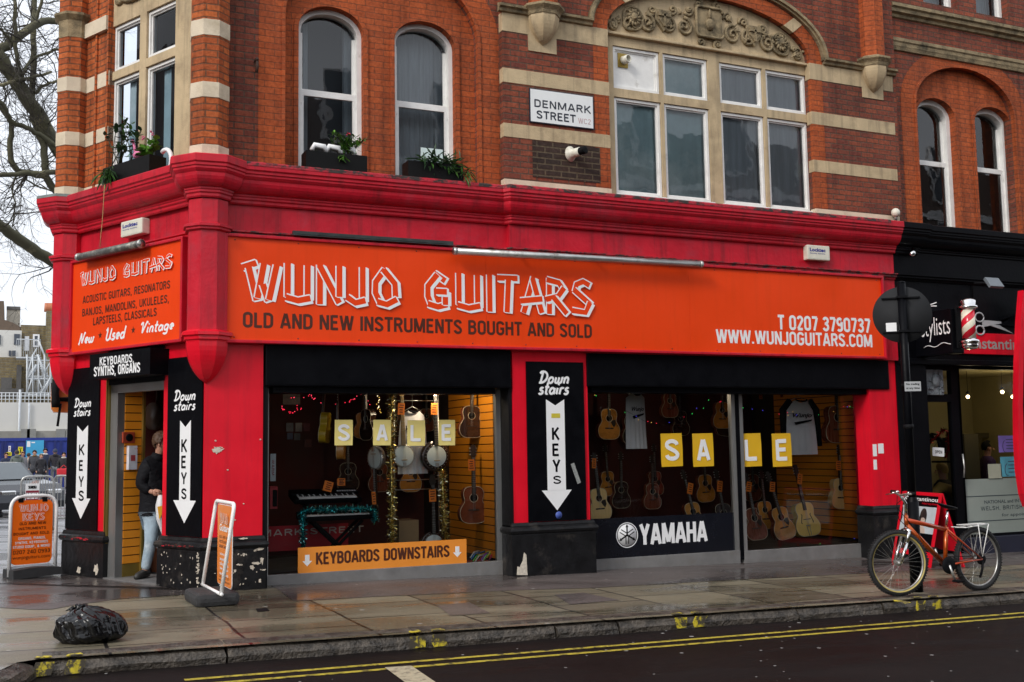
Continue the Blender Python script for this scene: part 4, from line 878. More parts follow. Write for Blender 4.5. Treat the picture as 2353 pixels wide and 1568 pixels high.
# ---------------------------------------------------------------- street nameplate
a = pa(1217, 245, -.02); b = pa(1364, 255, -.02); z1 = (pa(1217, 202, -.02)[1]+pa(1364, 222, -.02)[1])/2; z0 = (pa(1219, 281, -.02)[1]+pa(1364, 298, -.02)[1])/2
t = sign_thing('street_nameplate', 'white street nameplate with black capitals fixed to the brick', 'street sign', FA, ((a[0]+b[0])/2, -.01, z0))
mPl = M('nameplate_white', (.80, .81, .80), .35, var=.04, scale=6); mNv = M('nameplate_black', (.012, .016, .03), .4)
m = MB(); m.box(a[0], b[0], -.022, .0, z0, z1, b=.002); m.obj('edge', mNv, t)
m = MB(); m.box(a[0]+.012, b[0]-.012, -.025, -.02, z0+.012, z1-.012); m.obj('plate', mPl, t)
w_ = b[0]-a[0]; h = z1-z0; m = MB()
m.text('DENMARK', a[0]+w_*.07, a[0]+w_*.955, z0+h*.46, z0+h*.68, -.0265, bold=.015); m.text('STREET', a[0]+w_*.10, a[0]+w_*.72, z0+h*.13, z0+h*.36, -.0265, bold=.015); m.obj('lettering', mNv, t)
m = MB(); m.text('WC2', a[0]+w_*.745, a[0]+w_*.95, z0+h*.13, z0+h*.29, -.0265); m.obj('district_lettering', M('faded_print', (.55, .42, .42), .5), t)
# small fittings on the wall
x, z = pa(1312, 354, -.02)
t = thing('vent_outlet', 'grey flue outlet with a caged end on the sooty brick patch', 'flue', (x, -.01, z))
RX = lambda x, y, z, ax=90: Matrix.Translation((x, y, z)) @ Matrix.Rotation(R(18), 4, 'Z') @ Matrix.Rotation(R(ax), 4, 'X')
m = MB(); m.lathe([(.10, 0), (.10, .012), (.06, .03), (.055, .12), (.055, .17)], 18, T=RX(x, -.005, z)); m.obj('pipe', mCream, t)
m = MB()
for k in range(5): m.lathe([(.035, .17+.02*k), (.05, .175+.02*k), (.05, .183+.02*k), (.035, .188+.02*k)], 14, T=RX(x, -.005, z))
m.obj('cage', mBlkM, t)
x, z = pa(588, 152, .1)
m = MB(); m.tube([(x, .12, z+.06), (x, .05, z+.06), (x+.005, .04, z-.02), (x, .06, z-.09)], .018, 6); m.ball((x, .04, z+.06), .022); tag(m.obj('iron_hook', M('rust', (.06, .03, .02), .8, var=.4)), 'rusty iron hook on the brick left of the arched windows', 'hook')
x, z = pa(2056, 493, -.05)
t = thing('security_lamp', 'small white bulkhead lamp at the right end of the lowest stone band', 'lamp', (x, 0, z))
m = MB(); m.ball((x, -.07, z+.02), (.07, .06, .07)); m.obj('lamp_head', mCream, t); m = MB(); m.tube([(x, 0, z), (x, -.05, z-.02), (x+.01, -.06, z-.09)], .022, 8); m.obj('bracket', mGal, t)
# ================================================================ ground, kerb, road markings
def strip(poly, h, name, mat, kind='structure', T=0):
    """flat polygon draped on the gently falling street at height h"""
    bm = bmesh.new(); f = bm.faces.new([bm.verts.new((x, y, 0)) for x, y in poly])
    for xc in (-3.0, 30.0): bmesh.ops.bisect_plane(bm, geom=bm.verts[:]+bm.edges[:]+bm.faces[:], plane_co=(xc, 0, 0), plane_no=(1, 0, 0))
    bmesh.ops.triangulate(bm, faces=bm.faces[:])
    for q in bm.verts: q.co.z = zg(min(q.co.x, 30))+h
    m = MB(); m.bm(bm); bm.free(); o = m.obj(name, mat)
    for p in o.data.polygons:
        if p.normal.z < 0: p.flip()
    if kind: o['kind'] = kind
    return o
def ground_mat(name, c1, c2, mortar, wet=(.10, .5), slabs=True, gum=.05, var=.3, wscale=.8, bw=1.02, rh=.66, gscale=5., bump=.25, gumc=(.42, .40, .36), bsc=90):
    m, nt, b = base(name); L = nt.links; tc = node(nt, 'ShaderNodeTexCoord'); src = tc.outputs['Object']
    n = node(nt, 'ShaderNodeTexNoise'); n.inputs['Scale'].default_value = wscale; n.inputs['Detail'].default_value = 7; n.inputs['Roughness'].default_value = .62; n.inputs['Distortion'].default_value = .6
    mp = node(nt, 'ShaderNodeMapping'); mp.inputs['Scale'].default_value = (.55, 1.3, 1); L.new(src, mp.inputs[0]); L.new(mp.outputs[0], n.inputs['Vector'])
    fine = node(nt, 'ShaderNodeTexNoise'); fine.inputs['Scale'].default_value = bsc; fine.inputs['Detail'].default_value = 3; L.new(src, fine.inputs['Vector'])
    if slabs:
        wob = node(nt, 'ShaderNodeTexNoise'); wob.inputs['Scale'].default_value = .7; L.new(src, wob.inputs['Vector'])
        va = node(nt, 'ShaderNodeVectorMath', operation='MULTIPLY_ADD'); L.new(wob.outputs['Color'], va.inputs[0]); va.inputs[1].default_value = (.10, .05, 0); L.new(src, va.inputs[2])
        mq = node(nt, 'ShaderNodeMapping'); mq.inputs['Rotation'].default_value = (0, 0, R(90)); mq.inputs['Location'].default_value = (.2, .31, 0); L.new(va.outputs[0], mq.inputs[0])
        bt = node(nt, 'ShaderNodeTexBrick'); L.new(mq.outputs[0], bt.inputs['Vector']); bt.inputs['Scale'].default_value = 1; bt.inputs['Brick Width'].default_value = rh; bt.inputs['Row Height'].default_value = bw
        bt.offset = .37; bt.squash = 1.35; bt.squash_frequency = 3
        bt.inputs['Mortar Size'].default_value = .015; bt.inputs['Mortar Smooth'].default_value = .2; bt.inputs['Color1'].default_value = (*c1, 1); bt.inputs['Color2'].default_value = (*c2, 1); bt.inputs['Mortar'].default_value = (*mortar, 1); col = bt.outputs['Color']
    else:
        x = node(nt, 'ShaderNodeMix', data_type='RGBA'); L.new(n.outputs['Fac'], x.inputs[0]); x.inputs[6].default_value = (*c1, 1); x.inputs[7].default_value = (*c2, 1); col = x.outputs[2]
    r = node(nt, 'ShaderNodeMapRange'); r.inputs[1].default_value = .3; r.inputs[2].default_value = .7; r.inputs[3].default_value = 1-var; r.inputs[4].default_value = 1+var; L.new(n.outputs['Fac'], r.inputs[0])
    y = node(nt, 'ShaderNodeMix', data_type='RGBA', blend_type='MULTIPLY'); y.inputs[0].default_value = 1; L.new(col, y.inputs[6]); L.new(r.outputs[0], y.inputs[7]); col = y.outputs[2]
    r4 = node(nt, 'ShaderNodeMapRange'); r4.inputs[1].default_value = .3; r4.inputs[2].default_value = .7; r4.inputs[3].default_value = .7 if slabs else .35; r4.inputs[4].default_value = 1.35 if slabs else 1.9; L.new(fine.outputs['Fac'], r4.inputs[0])
    y = node(nt, 'ShaderNodeMix', data_type='RGBA', blend_type='MULTIPLY'); y.inputs[0].default_value = 1; L.new(col, y.inputs[6]); L.new(r4.outputs[0], y.inputs[7]); col = y.outputs[2]
    if gum:                                                            # trodden gum and litter flecks
        vo = node(nt, 'ShaderNodeTexVoronoi'); vo.inputs['Scale'].default_value = gscale; L.new(src, vo.inputs['Vector'])
        sp = node(nt, 'ShaderNodeSeparateColor'); L.new(vo.outputs['Color'], sp.inputs[0])
        k = node(nt, 'ShaderNodeMath', operation='MULTIPLY'); L.new(sp.outputs[0], k.inputs[0]); L.new(sp.outputs[1], k.inputs[1])
        k2 = node(nt, 'ShaderNodeMath', operation='MULTIPLY'); L.new(k.outputs[0], k2.inputs[0]); k2.inputs[1].default_value = gum*3
        lt = node(nt, 'ShaderNodeMath', operation='LESS_THAN'); L.new(vo.outputs['Distance'], lt.inputs[0]); L.new(k2.outputs[0], lt.inputs[1])
        k3 = node(nt, 'ShaderNodeMath', operation='MULTIPLY'); L.new(lt.outputs[0], k3.inputs[0]); k3.inputs[1].default_value = .8
        y = node(nt, 'ShaderNodeMix', data_type='RGBA'); L.new(k3.outputs[0], y.inputs[0]); L.new(col, y.inputs[6]); y.inputs[7].default_value = (*gumc, 1); col = y.outputs[2]
    L.new(col, b.inputs['Base Color'])
    rr = node(nt, 'ShaderNodeMapRange'); rr.inputs[1].default_value = .43; rr.inputs[2].default_value = .57; rr.inputs[3].default_value = wet[0]; rr.inputs[4].default_value = wet[1]; L.new(n.outputs['Fac'], rr.inputs[0]); L.new(rr.outputs[0], b.inputs['Roughness'])
    h = node(nt, 'ShaderNodeMath', operation='MULTIPLY'); L.new(fine.outputs['Fac'], h.inputs[0]); L.new(rr.outputs[0], h.inputs[1])
    bp = node(nt, 'ShaderNodeBump'); bp.inputs['Strength'].default_value = bump; bp.inputs['Distance'].default_value = .008; L.new(h.outputs[0], bp.inputs['Height']); L.new(bp.outputs[0], b.inputs['Normal'])
    b.inputs['Specular IOR Level'].default_value = .5 if slabs or wet[0] < .3 else .09
    return m
mSlab = ground_mat('wet_flagstones', (.19, .168, .115), (.085, .070, .048), (.008, .007, .006), wet=(.16, .5), bump=.12)
mAsph = ground_mat('footway_asphalt', (.045, .036, .033), (.10, .085, .08), (0, 0, 0), wet=(.15, .5), slabs=False, gum=.06, gscale=6, bump=.3)
mRoadM = ground_mat('road_asphalt', (.006, .0044, .004), (.012, .0085, .008), (0, 0, 0), wet=(.5, .72), slabs=False, gum=.06, gscale=8, bump=.6, gumc=(.40, .39, .37), bsc=130)
mFar = ground_mat('wet_far_paving', (.30, .30, .31), (.24, .24, .25), (.10, .10, .10), wet=(.15, .4), gum=0, bw=.8, rh=.4)
strip([(-300, -80), (300, -80), (300, 300), (-300, 300)], -.122, 'road', mRoadM)
KY = -3.5
strip([(-40, 7.5), (60, 7.5), (60, 60), (-40, 60)], -.1, 'side_street', mFar)
strip([(.17, KY+.02), (60, KY+.02), (60, .4), (-.2, 1.2), (-.9, 3.0), (-2.6, 3.0), (-2.6, -6), (-.42, -5.5), (-.25, -4.4), (-.12, -3.95), (.04, -3.55)], 0, 'pavement', mSlab)
strip([(-40, 3.0), (-.9, 3.0), (-.2, 1.2), (60, .4), (60, 7.5), (-40, 7.5)], -.004, 'side_street_paving', mFar)
AS = [pg(*q) for q in [(-60, 1396), (0, 1397), (60, 1401), (88, 1402), (120, 1401), (180, 1390), (276, 1377), (350, 1373), (424, 1367), (440, 1352)]]
strip(AS+[(XB, .02), Bp(SB0), Bp(LP0), Bp(LP0, .9), (-1.5, 2.6)], .004, 'footway_asphalt', mAsph)
AS = [pg(*q) for q in [(640, 1356), (655, 1368), (676, 1382), (760, 1378), (847, 1373), (1000, 1366), (1191, 1357), (1363, 1352), (1656, 1335), (1991, 1318), (2353, 1298)]]
strip(AS+[(30, AS[-1][1]), (30, .35), (2.6, .35)], .004, 'footway_asphalt', mAsph)
mInset = ground_mat('inspection_cover', (.13, .10, .085), (.09, .075, .065), (0, 0, 0), wet=(.3, .5), slabs=False, gum=0)
q = [pg(*a) for a in [(1005, 1393), (1078, 1385), (1127, 1410), (1035, 1416)]]; strip(q, .004, 'inspection_cover', mInset)
q = [pg(*a) for a in [(587, 1400), (612, 1398), (620, 1404), (592, 1407)]]; strip(q, .004, 'stopcock_cover', mBlkM)
q = [pg(*a) for a in [(1275, 1368), (1340, 1363), (1424, 1380), (1310, 1390)]]; strip(q, .004, 'dark_flagstone', mAsph)
# kerb of separate granite stones
mKerb = M('granite_kerb', (.085, .070, .055), .5, var=.5, scale=16, bump=1., bscale=42, col2=(.020, .016, .012), fac=(.42, .62))
rnd = random.Random(11); m = MB(); x = .20
def kstone(m, P, Q, wd, drop=0.):
    P = Vector((*P, 0)); Q = Vector((*Q, 0)); d = (Q-P); L = d.length; d.normalize(); n = Vector((d.y, -d.x, 0)); g = .009
    bm = bmesh.new(); bmesh.ops.create_cube(bm, size=1); bmesh.ops.subdivide_edges(bm, edges=bm.edges[:], cuts=3, use_grid_fill=True)
    for q in bm.verts:
        a, o, z = q.co.x+.5, q.co.y+.5, q.co.z+.5
        p = P+d*(g+a*(L-2*g))-n*(wd*(1-o)); hh = -.16+z*.167
        edge = max(0, z-.5)*max(0, o-.5)*4
        q.co = Vector((p.x-n.x*edge*.025+rnd.uniform(-.006, .006), p.y-n.y*edge*.03+rnd.uniform(-.009, .009), zg(p.x)+hh-edge*.034-drop*z+rnd.uniform(-.006, .006)))
    m.bm(bm, smooth=False); bm.free()
lens = [1.28, 1.52, 1.25, .62, .85, 1.12, 1.05, 1.6, 1.3, 1.5, .9, 1.4]+[1.3]*20
for L in lens: kstone(m, (x, KY), (x+L, KY), .27); x += L
kstone(m, (.02, KY-.47), (.17, KY+.0), .24, .01); kstone(m, (-.11, KY-.92), (.01, KY-.48), .24, .03); kstone(m, (-.30, KY-2), (-.115, KY-.93), .24, .05)
m.obj('kerb', mKerb)['kind'] = 'structure'
mYel = M('road_yellow', (.42, .33, .03), .6, var=.3, scale=22, col2=(.03, .025, .015), fac=(.50, .64))
mYelW = M('worn_yellow', (.60, .48, .03), .6, var=.3, scale=26, col2=(.06, .05, .035), fac=(.42, .52))
for yy in (-4.02, -4.215): strip([(1.1 if yy > -4.1 else .9, yy-.032), (60, yy-.032-.004*10), (60, yy+.032-.004*10), (1.1 if yy > -4.1 else .9, yy+.032)], -.118, 'yellow_line', mYel)
strip([pg(*a, -.12) for a in [(884, 1535), (945, 1531), (1010, 1575), (945, 1580)]], -.116, 'road_marking', M('road_cream', (.42, .36, .24), .7, var=.2, scale=30, col2=(.1, .08, .06), fac=(.5, .66)))
for u in (958, 1010, 1565, 1610, 2119, 2158, 100, 172):
    m = MB(); xx = pa(u, 1500, KY)[0]; wv = .058; rn = random.Random(u)
    q = [(xx-wv, -.115), (xx+wv*.9, -.11), (xx+wv, -.06), (xx+wv*1.1, -.02), (xx-wv, -.016), (xx-wv*1.1, -.07)]
    m.prism([(a+rn.uniform(-.02, .02), zg(a)+b) for a, b in q], KY-.014, KY-.009); m.slab([(xx-wv, KY+.02), (xx+wv, KY+.025), (xx+wv*.8, KY+.10), (xx-wv*.7, KY+.08)], zg(xx)+.006, zg(xx)+.012)
    m.obj('kerb_yellow_marking', mYelW)['kind'] = 'structure'
m = MB(); q = [pg(*a) for a in [(2052, 1379), (2070, 1380), (2086, 1383), (2094, 1386), (2080, 1388), (2066, 1384), (2055, 1383)]]; strip(q, .004, 'yellow_paint_mark', mYelW)
# ================================================================ neighbouring house with the hairdresser's
nb = thing('neighbour_building', 'brick house with paired arched sashes over a black hairdresser shopfront', 'building', (14, 1.5, 0))
bld_keep = bld; bld = nb
NX0, NX1 = BX1, 18.5
ja = pa(2105, 280, y1)[0]; apx, apz = pa(2213, 158, y1); jb = 2*apx-ja; zsn = pa(2105, 236, y1)[1]; rsn = apz-zsn
m = MB(); tw = [(pa(2102, 20, .3)[0], pa(2181, 20, .3)[0]), (pa(2222, 20, .3)[0], pa(2296, 20, .3)[0])]; ztw = pa(2100, 0, y1)[1]
m.plate([(NX0-.05, 4.70), (NX1, 4.70), (NX1, ZT), (NX0-.05, ZT)], [archpoly(ja, jb, 4.72, zsn, rsn, 24)]+[rect(a, b, ztw, ZT-.3) for a, b in tw], y1, y1+.2); part(m, 'brick_wall', mBrickA)
part(ring(ja, jb, 4.705, zsn, rsn, .29, y1-.004, y1+.05), 'arch_surround', mRub)
part(ring(ja, jb, 4.705, zsn, rsn, .035, y1-.022, y1-.002), 'arch_moulding', mRub)
yr = .225; ws = []
for ul, ur in ((2111, 2199), (2243, 2327)): ws.append((pa(ul, 380, yr)[0], pa(ur, 380, yr)[0]))
zsw = (pa(2135, 257, yr)[1]+pa(2260, 270, yr)[1])/2-.08; zaw = (pa(2140, 228, yr)[1]+pa(2275, 244, yr)[1])/2; zmw = (pa(2150, 377, yr+.1)[1]+pa(2280, 393, yr+.1)[1])/2
m = MB(); m.plate(rect(ja-.1, jb+.1, 4.70, apz+.2), [archpoly(a, b, 4.72, zsw, zaw-zsw, 18) for a, b in ws], yr, yr+.16); part(m, 'recessed_brick_wall', mRub)
for a, b in ws:
    part(ring(a, b, 4.72, zsw, zaw-zsw, .05, yr-.02, yr+.01, 18), 'window_arch', mRub)
    sash_window(a, b, 4.74, zsw, zaw-zsw, zmw, yr+.10, curtain=lambda t: .25 < t < .5, side=.075)
for a, b in tw: sash_window(a, b, ztw+.0, ZT-.5, .1, ZT-.9, y1+.14, curtain=lambda t: True)
for va, o in ((16, .13), (95, .07)):
    z = (pa(2040, va-3, y1-.05)[1]+pa(2353, 79 if va < 50 else 146, y1-.05)[1])/2
    m = MB(); m.path([(0, z-.14), (.03, z-.13), (.04, z-.09), (o*.7, z-.07), (o*.75, z-.02), (o, z), (o, z+.05), (0, z+.08)], [(NX0+.02, y1), (NX1, y1)]); part(m, 'string_course', mStoneD)
m = MB(); m.box(NX0, NX1, 1.0, 1.1, 4.7, ZT); m.box(NX1-.1, NX1, .2, 6, 0, ZT); part(m, 'upper_room_wall', mRoom)
m = MB(); m.path(CT, [(AX1, -.06), (AX1+.42, -.06), (AX1+.46, .0), (NX1, .0)]); part(m, 'cornice', mBlk)
m = MB(); m.box(AX1, NX1, -.045, .2, 3.3, 4.3); m.path(AP, [(AX1, -.045), (NX1, -.045)]); part(m, 'frieze', mBlk)
FZ0 = pa(2230, 836, -.02)[1]
DX0, DX1 = pa(2110, 1000, .2)[0], pa(2190, 1050, .2)[0]; WX0, WX1 = pa(2209, 1050, .2)[0], 15.9
m = MB(); m.box(AX1-.03, DX0, -.02, .3, -.3, 3.4); m.box(DX0, NX1, -.0, .3, FZ0, 3.35); m.box(WX1, NX1, -.02, .3, -.3, 3.4); part(m, 'pilaster', mBlk)
m = MB(); m.box(AX1, NX1, -.06, 0, FZ0-.03, FZ0+.05, b=.01); part(m, 'fascia_moulding', mBlk)
tz0, tz1 = pa(2150, 906, .2)[1], pa(2150, 852, .2)[1]
mWarm = M('salon_wall', (.36, .31, .15), .8, var=.1, scale=2); mWarmD = M('salon_trim', (.10, .085, .045), .7)
dr = thing('salon_door', None, None, T=FA); par(dr, nb)
dz1, dz0 = pa(2155, 924, .2)[1], -.1
m = MB(); m.plate(rect(DX0-.02, WX0+.01, dz0, FZ0+.02), [rect(DX0+.06, DX1-.02, .25, dz1), rect(DX0+.03, DX1-.0, tz0, tz1)], .16, .24); m.obj('frame', mBlk, dr)
m = MB(); m.add([(x, .2, z) for x, z in rect(DX0+.05, DX1, .25, dz1)], [(0, 1, 2, 3)]); m.add([(x, .2, z) for x, z in rect(DX0, DX1+.02, tz0, tz1)], [(0, 1, 2, 3)]); m.obj('pane', mShop, dr)
m = MB(); m.tube([(DX1+.09, .10, 1.0), (DX1+.09, .08, 1.15), (DX1+.09, .10, 1.35)], .014, 6); m.obj('handle', mGal, dr)
sw = thing('salon_window', None, None, T=FA); par(sw, nb)
wz0, wz1, wzf = pa(2270, 1226, .2)[1], pa(2270, 850, .2)[1], (pa(2215, 1101, .2)[1]+pa(2340, 1099, .2)[1])/2
m = MB(); m.plate(rect(WX0-.03, WX1+.05, wz0-.05, FZ0+.02), [rect(WX0, WX1, wz0, wz1)], .16, .24); m.obj('frame', mBlk, sw)
m = MB(); m.add([(x, .2, z) for x, z in rect(WX0, WX1, wzf, wz1)], [(0, 1, 2, 3)]); m.obj('pane', mShop, sw)
mFrost = M('frosted_film', (.30, .34, .31), .35, var=.06, scale=2)
m = MB(); m.box(WX0, WX1, .195, .205, wz0, wzf); m.obj('frosted_pane', mFrost, sw)
m = MB(); m.box(WX0-.1, NX1, .02, .3, -.3, wz0-.04); m.obj('stall_riser', M('navy_riser', (.012, .013, .03), .5, var=.3), sw)
mFrT = M('frost_lettering', (.05, .07, .08), .5)
zq = lambda v: pa(2290, v, .19)[1]
m = MB(); xq = pa(2262, 1150, .19)[0]
m.text('NATIONAL and INTERNATIONAL', xq, xq+1.35, zq(1157), zq(1149), .1935, bold=.02); m.text('WELSH, BRITISH HAIR', xq-.08, xq+1.1, zq(1172), zq(1163), .1935, bold=.02); m.text('for appointments', xq+.35, xq+1.2, zq(1190), zq(1181), .1935, bold=.01)
m.box(WX0+.02, WX1-.1, .192, .1945, zq(1140), zq(1138)); m.box(WX0+.02, WX1-.1, .192, .1945, zq(1197), zq(1195)); m.obj('lettering', mFrT, sw)
# salon interior
m = MB(); m.box(11.75, NX1, 2.9, 3.0, 0, FZ0+.2); m.box(11.70, 11.76, .3, 3.0, -.1, FZ0+.2); m.box(16.2, 16.3, .3, 3, -.1, 3); part(m, 'salon_wall', mWarm)
m = MB(); m.box(11.7, NX1, .3, 3, FZ0+.0, FZ0+.1); part(m, 'salon_ceiling', mWarm)
m = MB(); m.box(11.7, NX1, .3, 3, -.4, -.1); part(m, 'salon_floor', mWarmD)
def at_px(u, v, Y): x, z = pa(u, v, Y); return Vector((x, Y, z))
bw = []
a, b = at_px(2228, 1000, 1.6), at_px(2238, 1150, 1.6); m = MB(); m.box(a.x-.13, a.x+.2, 1.6, 2.0, -.1, a.z+.02); part(m, 'salon_cabinet', mWarmD)
a = at_px(2270, 1010, 2.6); m = MB(); m.plate(rect(a.x-.28, a.x+.35, .6, a.z+.12), [rect(a.x-.2, a.x+.27, .7, a.z+.03)], 2.55, 2.62); part(m, 'mirror_frame', mWarmD)
m = MB(); m.box(a.x+.38, a.x+.95, 2.5, 2.85, 1.75, 1.80); part(m, 'salon_shelf', mWarmD)
bld = bld_keep
# salon things
for i, (u, v) in enumerate(((2224, 912), (2303, 901), (2327, 912))):
    p = at_px(u, v, 1.3); t = thing('pendant_bulb', 'small lit bulb hanging in the hairdresser window, '+('leftmost of three', 'highest of three', 'rightmost of three')[i], 'lamp', p, 'lit bulbs in the hairdresser window')
    m = MB(); m.ball(p, .03); m.obj('bulb', emit('bulb_glow', (1, .72, .38), 6), t); m = MB(); m.tube([p+Vector((0, 0, .03)), (p.x, p.y, FZ0)], .004, 5); m.lathe([(.035, .05), (.012, .09)], 10, T=Matrix.Translation(p)); m.obj('flex', mBlkM, t)
    l = bpy.data.lights.new('bulb_light', 'POINT'); l.energy = 2.2; l.color = (1, .80, .48); l.shadow_soft_size = .05; o = bpy.data.objects.new('bulb_light', l); link(o, t, Matrix.Translation(p+Vector((0, -.06, -.05))))
def tinsel(name, label, pts, r, mats, n, seed, cat='tinsel', group=None):
    rn = random.Random(seed); P = [Vector(q) for q in pts]; m = MB()
    m.tube(P, r*.25, 5, 0)
    seg = [(P[i+1]-P[i]).length for i in range(len(P)-1)]; tot = sum(seg)
    for k in range(n):
        d = rn.uniform(0, tot); i = 0
        while i < len(seg)-1 and d > seg[i]: d -= seg[i]; i += 1
        c = P[i].lerp(P[i+1], d/seg[i]); v = Vector((rn.gauss(0, 1), rn.gauss(0, 1), rn.gauss(0, .7))).normalized()*r*rn.uniform(.6, 1.1); s = v.cross(Vector((rn.gauss(0, 1), rn.gauss(0, 1), rn.gauss(0, 1)))).normalized()*.006
        m.add([c-s, c+s, c+v+s*.5, c+v-s*.5], [(0, 1, 2, 3)], rn.randrange(len(mats)))
    return tag(m.obj(name, mats), label, cat, group)
mTinR = [M('red_tinsel', (.5, .01, .02), .22, metal=.8), M('red_tinsel_dark', (.12, .004, .008), .3, metal=.7)]
mTinG = [M('gold_tinsel', (.75, .60, .20), .2, metal=.9), M('gold_tinsel_dark', (.26, .19, .05), .3, metal=.8), M('gold_tinsel_pale', (.85, .85, .65), .15, metal=.9)]
mTinT = [M('teal_tinsel', (.03, .42, .45), .2, metal=.8), M('teal_tinsel_dark', (.01, .12, .14), .3, metal=.7), M('teal_tinsel_pale', (.35, .75, .75), .15, metal=.9)]
tinsel('tinsel_garland', 'red tinsel garland draped inside the hairdresser doorway', [at_px(u, v, .6) for u, v in ((2108, 1018), (2125, 1022), (2145, 1010), (2168, 988), (2178, 992), (2180, 1030), (2172, 1052))], .055, mTinR, 520, 2)
p = at_px(2156, 1039, .14)
t = thing('open_sign', 'small white OPEN sign hung on the hairdresser door', 'sign', p)
TT = Matrix.Translation(p) @ Matrix.Rotation(R(4), 4, 'Y')
m = MB(); m.box(-.115, .115, -.005, .005, -.065, .065, b=.003, T=TT); m.obj('plate', mWht2, t); m = MB(); m.text('OPEN', -.07, .07, -.022, .022, -.0062, bold=.02, T=TT); m.obj('lettering', mBlkM, t); m = MB(); m.tube([TT @ Vector((-.09, 0, .065)), TT @ Vector((0, 0, .17)), TT @ Vector((.09, 0, .065))], .003, 4); m.obj('string', mBlkM, t)
p = at_px(2143, 1047-38, .7)
t = thing('hairdryer', 'black hairdryer hooked on the wall inside the hairdresser door', 'hairdryer', p)
m = MB(); m.tube([p+Vector((-.02, 0, .05)), p+Vector((.04, 0, .04)), p+Vector((.17, 0, -.02))], [.05, .055, .035], 10); m.tube([p+Vector((0, 0, .03)), p+Vector((-.10, 0, -.10))], .025, 8); m.obj('body', mBlk, t); m = MB(); m.tube([p+Vector((-.10, 0, -.1)), p+Vector((-.12, 0, -.3)), p+Vector((-.08, .0, -.75))], .008, 5); m.obj('cable', mBlkM, t)
p = at_px(2183-9, 1082-20, .75); m = MB(); m.box(p.x-.02-.13, p.x+.12, .72, .9, p.z-.01, p.z+.02); m.prism([(p.x-.09, p.z+.38), (p.x+.10, p.z+.38), (p.x+.06, p.z+.14), (p.x-.04, p.z+.14)], .80, .84); tag(m.obj('wall_shelf', mBlkM), 'small black wall shelf and holder inside the hairdresser door', 'shelf')
p = at_px(2144, 879, .15)
t = thing('framed_relief', 'square grey relief hung in the pane over the hairdresser door', 'relief', p); mGr = M('grey_relief', (.20, .22, .24), .45, var=.3, scale=30, bump=.9, bscale=26)
m = MB(); m.box(p.x-.17, p.x+.19, .13, .17, p.z-.19, p.z+.19, b=.01); m.obj('frame', mGr, t); m = MB(); m.ball((p.x+.02, .12, p.z+.02), (.07, .05, .1)); rn = random.Random(5)
for k in range(22): a = rn.uniform(0, 6.28); c = Vector((p.x+rn.uniform(-.13, .15), .125, p.z+rn.uniform(-.15, .15))); m.tube([c, c+Vector((.05*math.cos(a), -.01, .05*math.sin(a)))], [.018, .006], 5)
m.obj('carving', mGr, t)
for (lab, nm, u0, v0, u1, v1, mat) in (('purple poster in the hairdresser window beside the red edged sign', 'poster', 2296, 1001, 2341, 1040, M('purple_paper', (.25, .16, .55), .6, var=.2, scale=8)), ('pale blue poster under the purple one in the hairdresser window', 'poster', 2301, 1049, 2347, 1096, M('blue_paper', (.10, .38, .50), .6, var=.25, scale=7)), ('cream card low in the hairdresser window beside the blue poster', 'card', 2272, 1066, 2301, 1100, M('cream_card', (.42, .42, .33), .7))):
    a, b = pa(u0, v1, .18), pa(u1, v0, .18); t = thing(nm, lab, nm, (a[0], .18, a[1])); m = MB(); m.box(a[0], b[0], .18, .183, a[1], b[1]); m.obj('sheet', mat, t)
    if nm == 'poster':
        m = MB(); h = b[1]-a[1]; w_ = b[0]-a[0]
        for k in range(4): m.box(a[0]+w_*.35, a[0]+w_*.9, .178, .1795, a[1]+h*(.2+.18*k), a[1]+h*(.24+.18*k))
        m.tube([(a[0]+w_*.3+.05*math.cos(R(q)), .179, a[1]+h*.35+.09*math.sin(R(q))) for q in range(90, 300, 20)], .005, 4); m.obj('print', M('dark_print', (.04, .04, .09), .6), t)
# ---------------- hairdresser's fascia, scissors emblem, projecting sign, barber pole
a, b = pa(2215, 815, -.03), pa(2344, 770, -.03)
t = thing('hairdresser_fascia', 'red band with silver letters and a scissors emblem above the hairdresser window', 'sign', (a[0], -.02, a[1]))
z0, z1 = pa(2280, 806, -.03)[1], pa(2280, 770, -.03)[1]
m = MB(); m.box(pa(2205, 790, -.03)[0], 15.9, -.035, 0, z0-.06, z1+.02, b=.005); m.obj('band', mRedG, t)
m = MB(); xq = pa(2263, 790, -.04)[0]; m.text('Konstantinou', xq-.55, xq+1.02, z0+.02, z1-.05, -.038, bold=.02); m.obj('lettering', M('silver_letter', (.45, .44, .42), .4, metal=.3), t)
m = MB(); c = pa(2262, 745, -.04)
for s in (1, -1): m.prism([(c[0]+.08, c[1]+s*.01), (c[0]+.6, c[1]+s*.13), (c[0]+.3, c[1]+s*.005)], -.045, -.036); m.tube([(c[0]-.1+.09*math.cos(R(q)), -.04, c[1]+s*.10+.07*math.sin(R(q))) for q in range(0, 361, 30)], .014, 6)
m.prism([(c[0]-.05, c[1]-.05), (c[0]+.35, c[1]+.02), (c[0]+.35, c[1]+.05), (c[0]-.05, c[1]+.06)], -.047, -.036); m.obj('scissors_emblem', M('emblem_grey', (.40, .41, .42), .4), t)
m = MB(); m.path([(0, z1+.35), (.04, z1+.36), (.04, z1+.42), (0, z1+.44)], [(AX1+.3, -.0), (NX1, -.0)]); m.obj('moulding', mBlk, t)
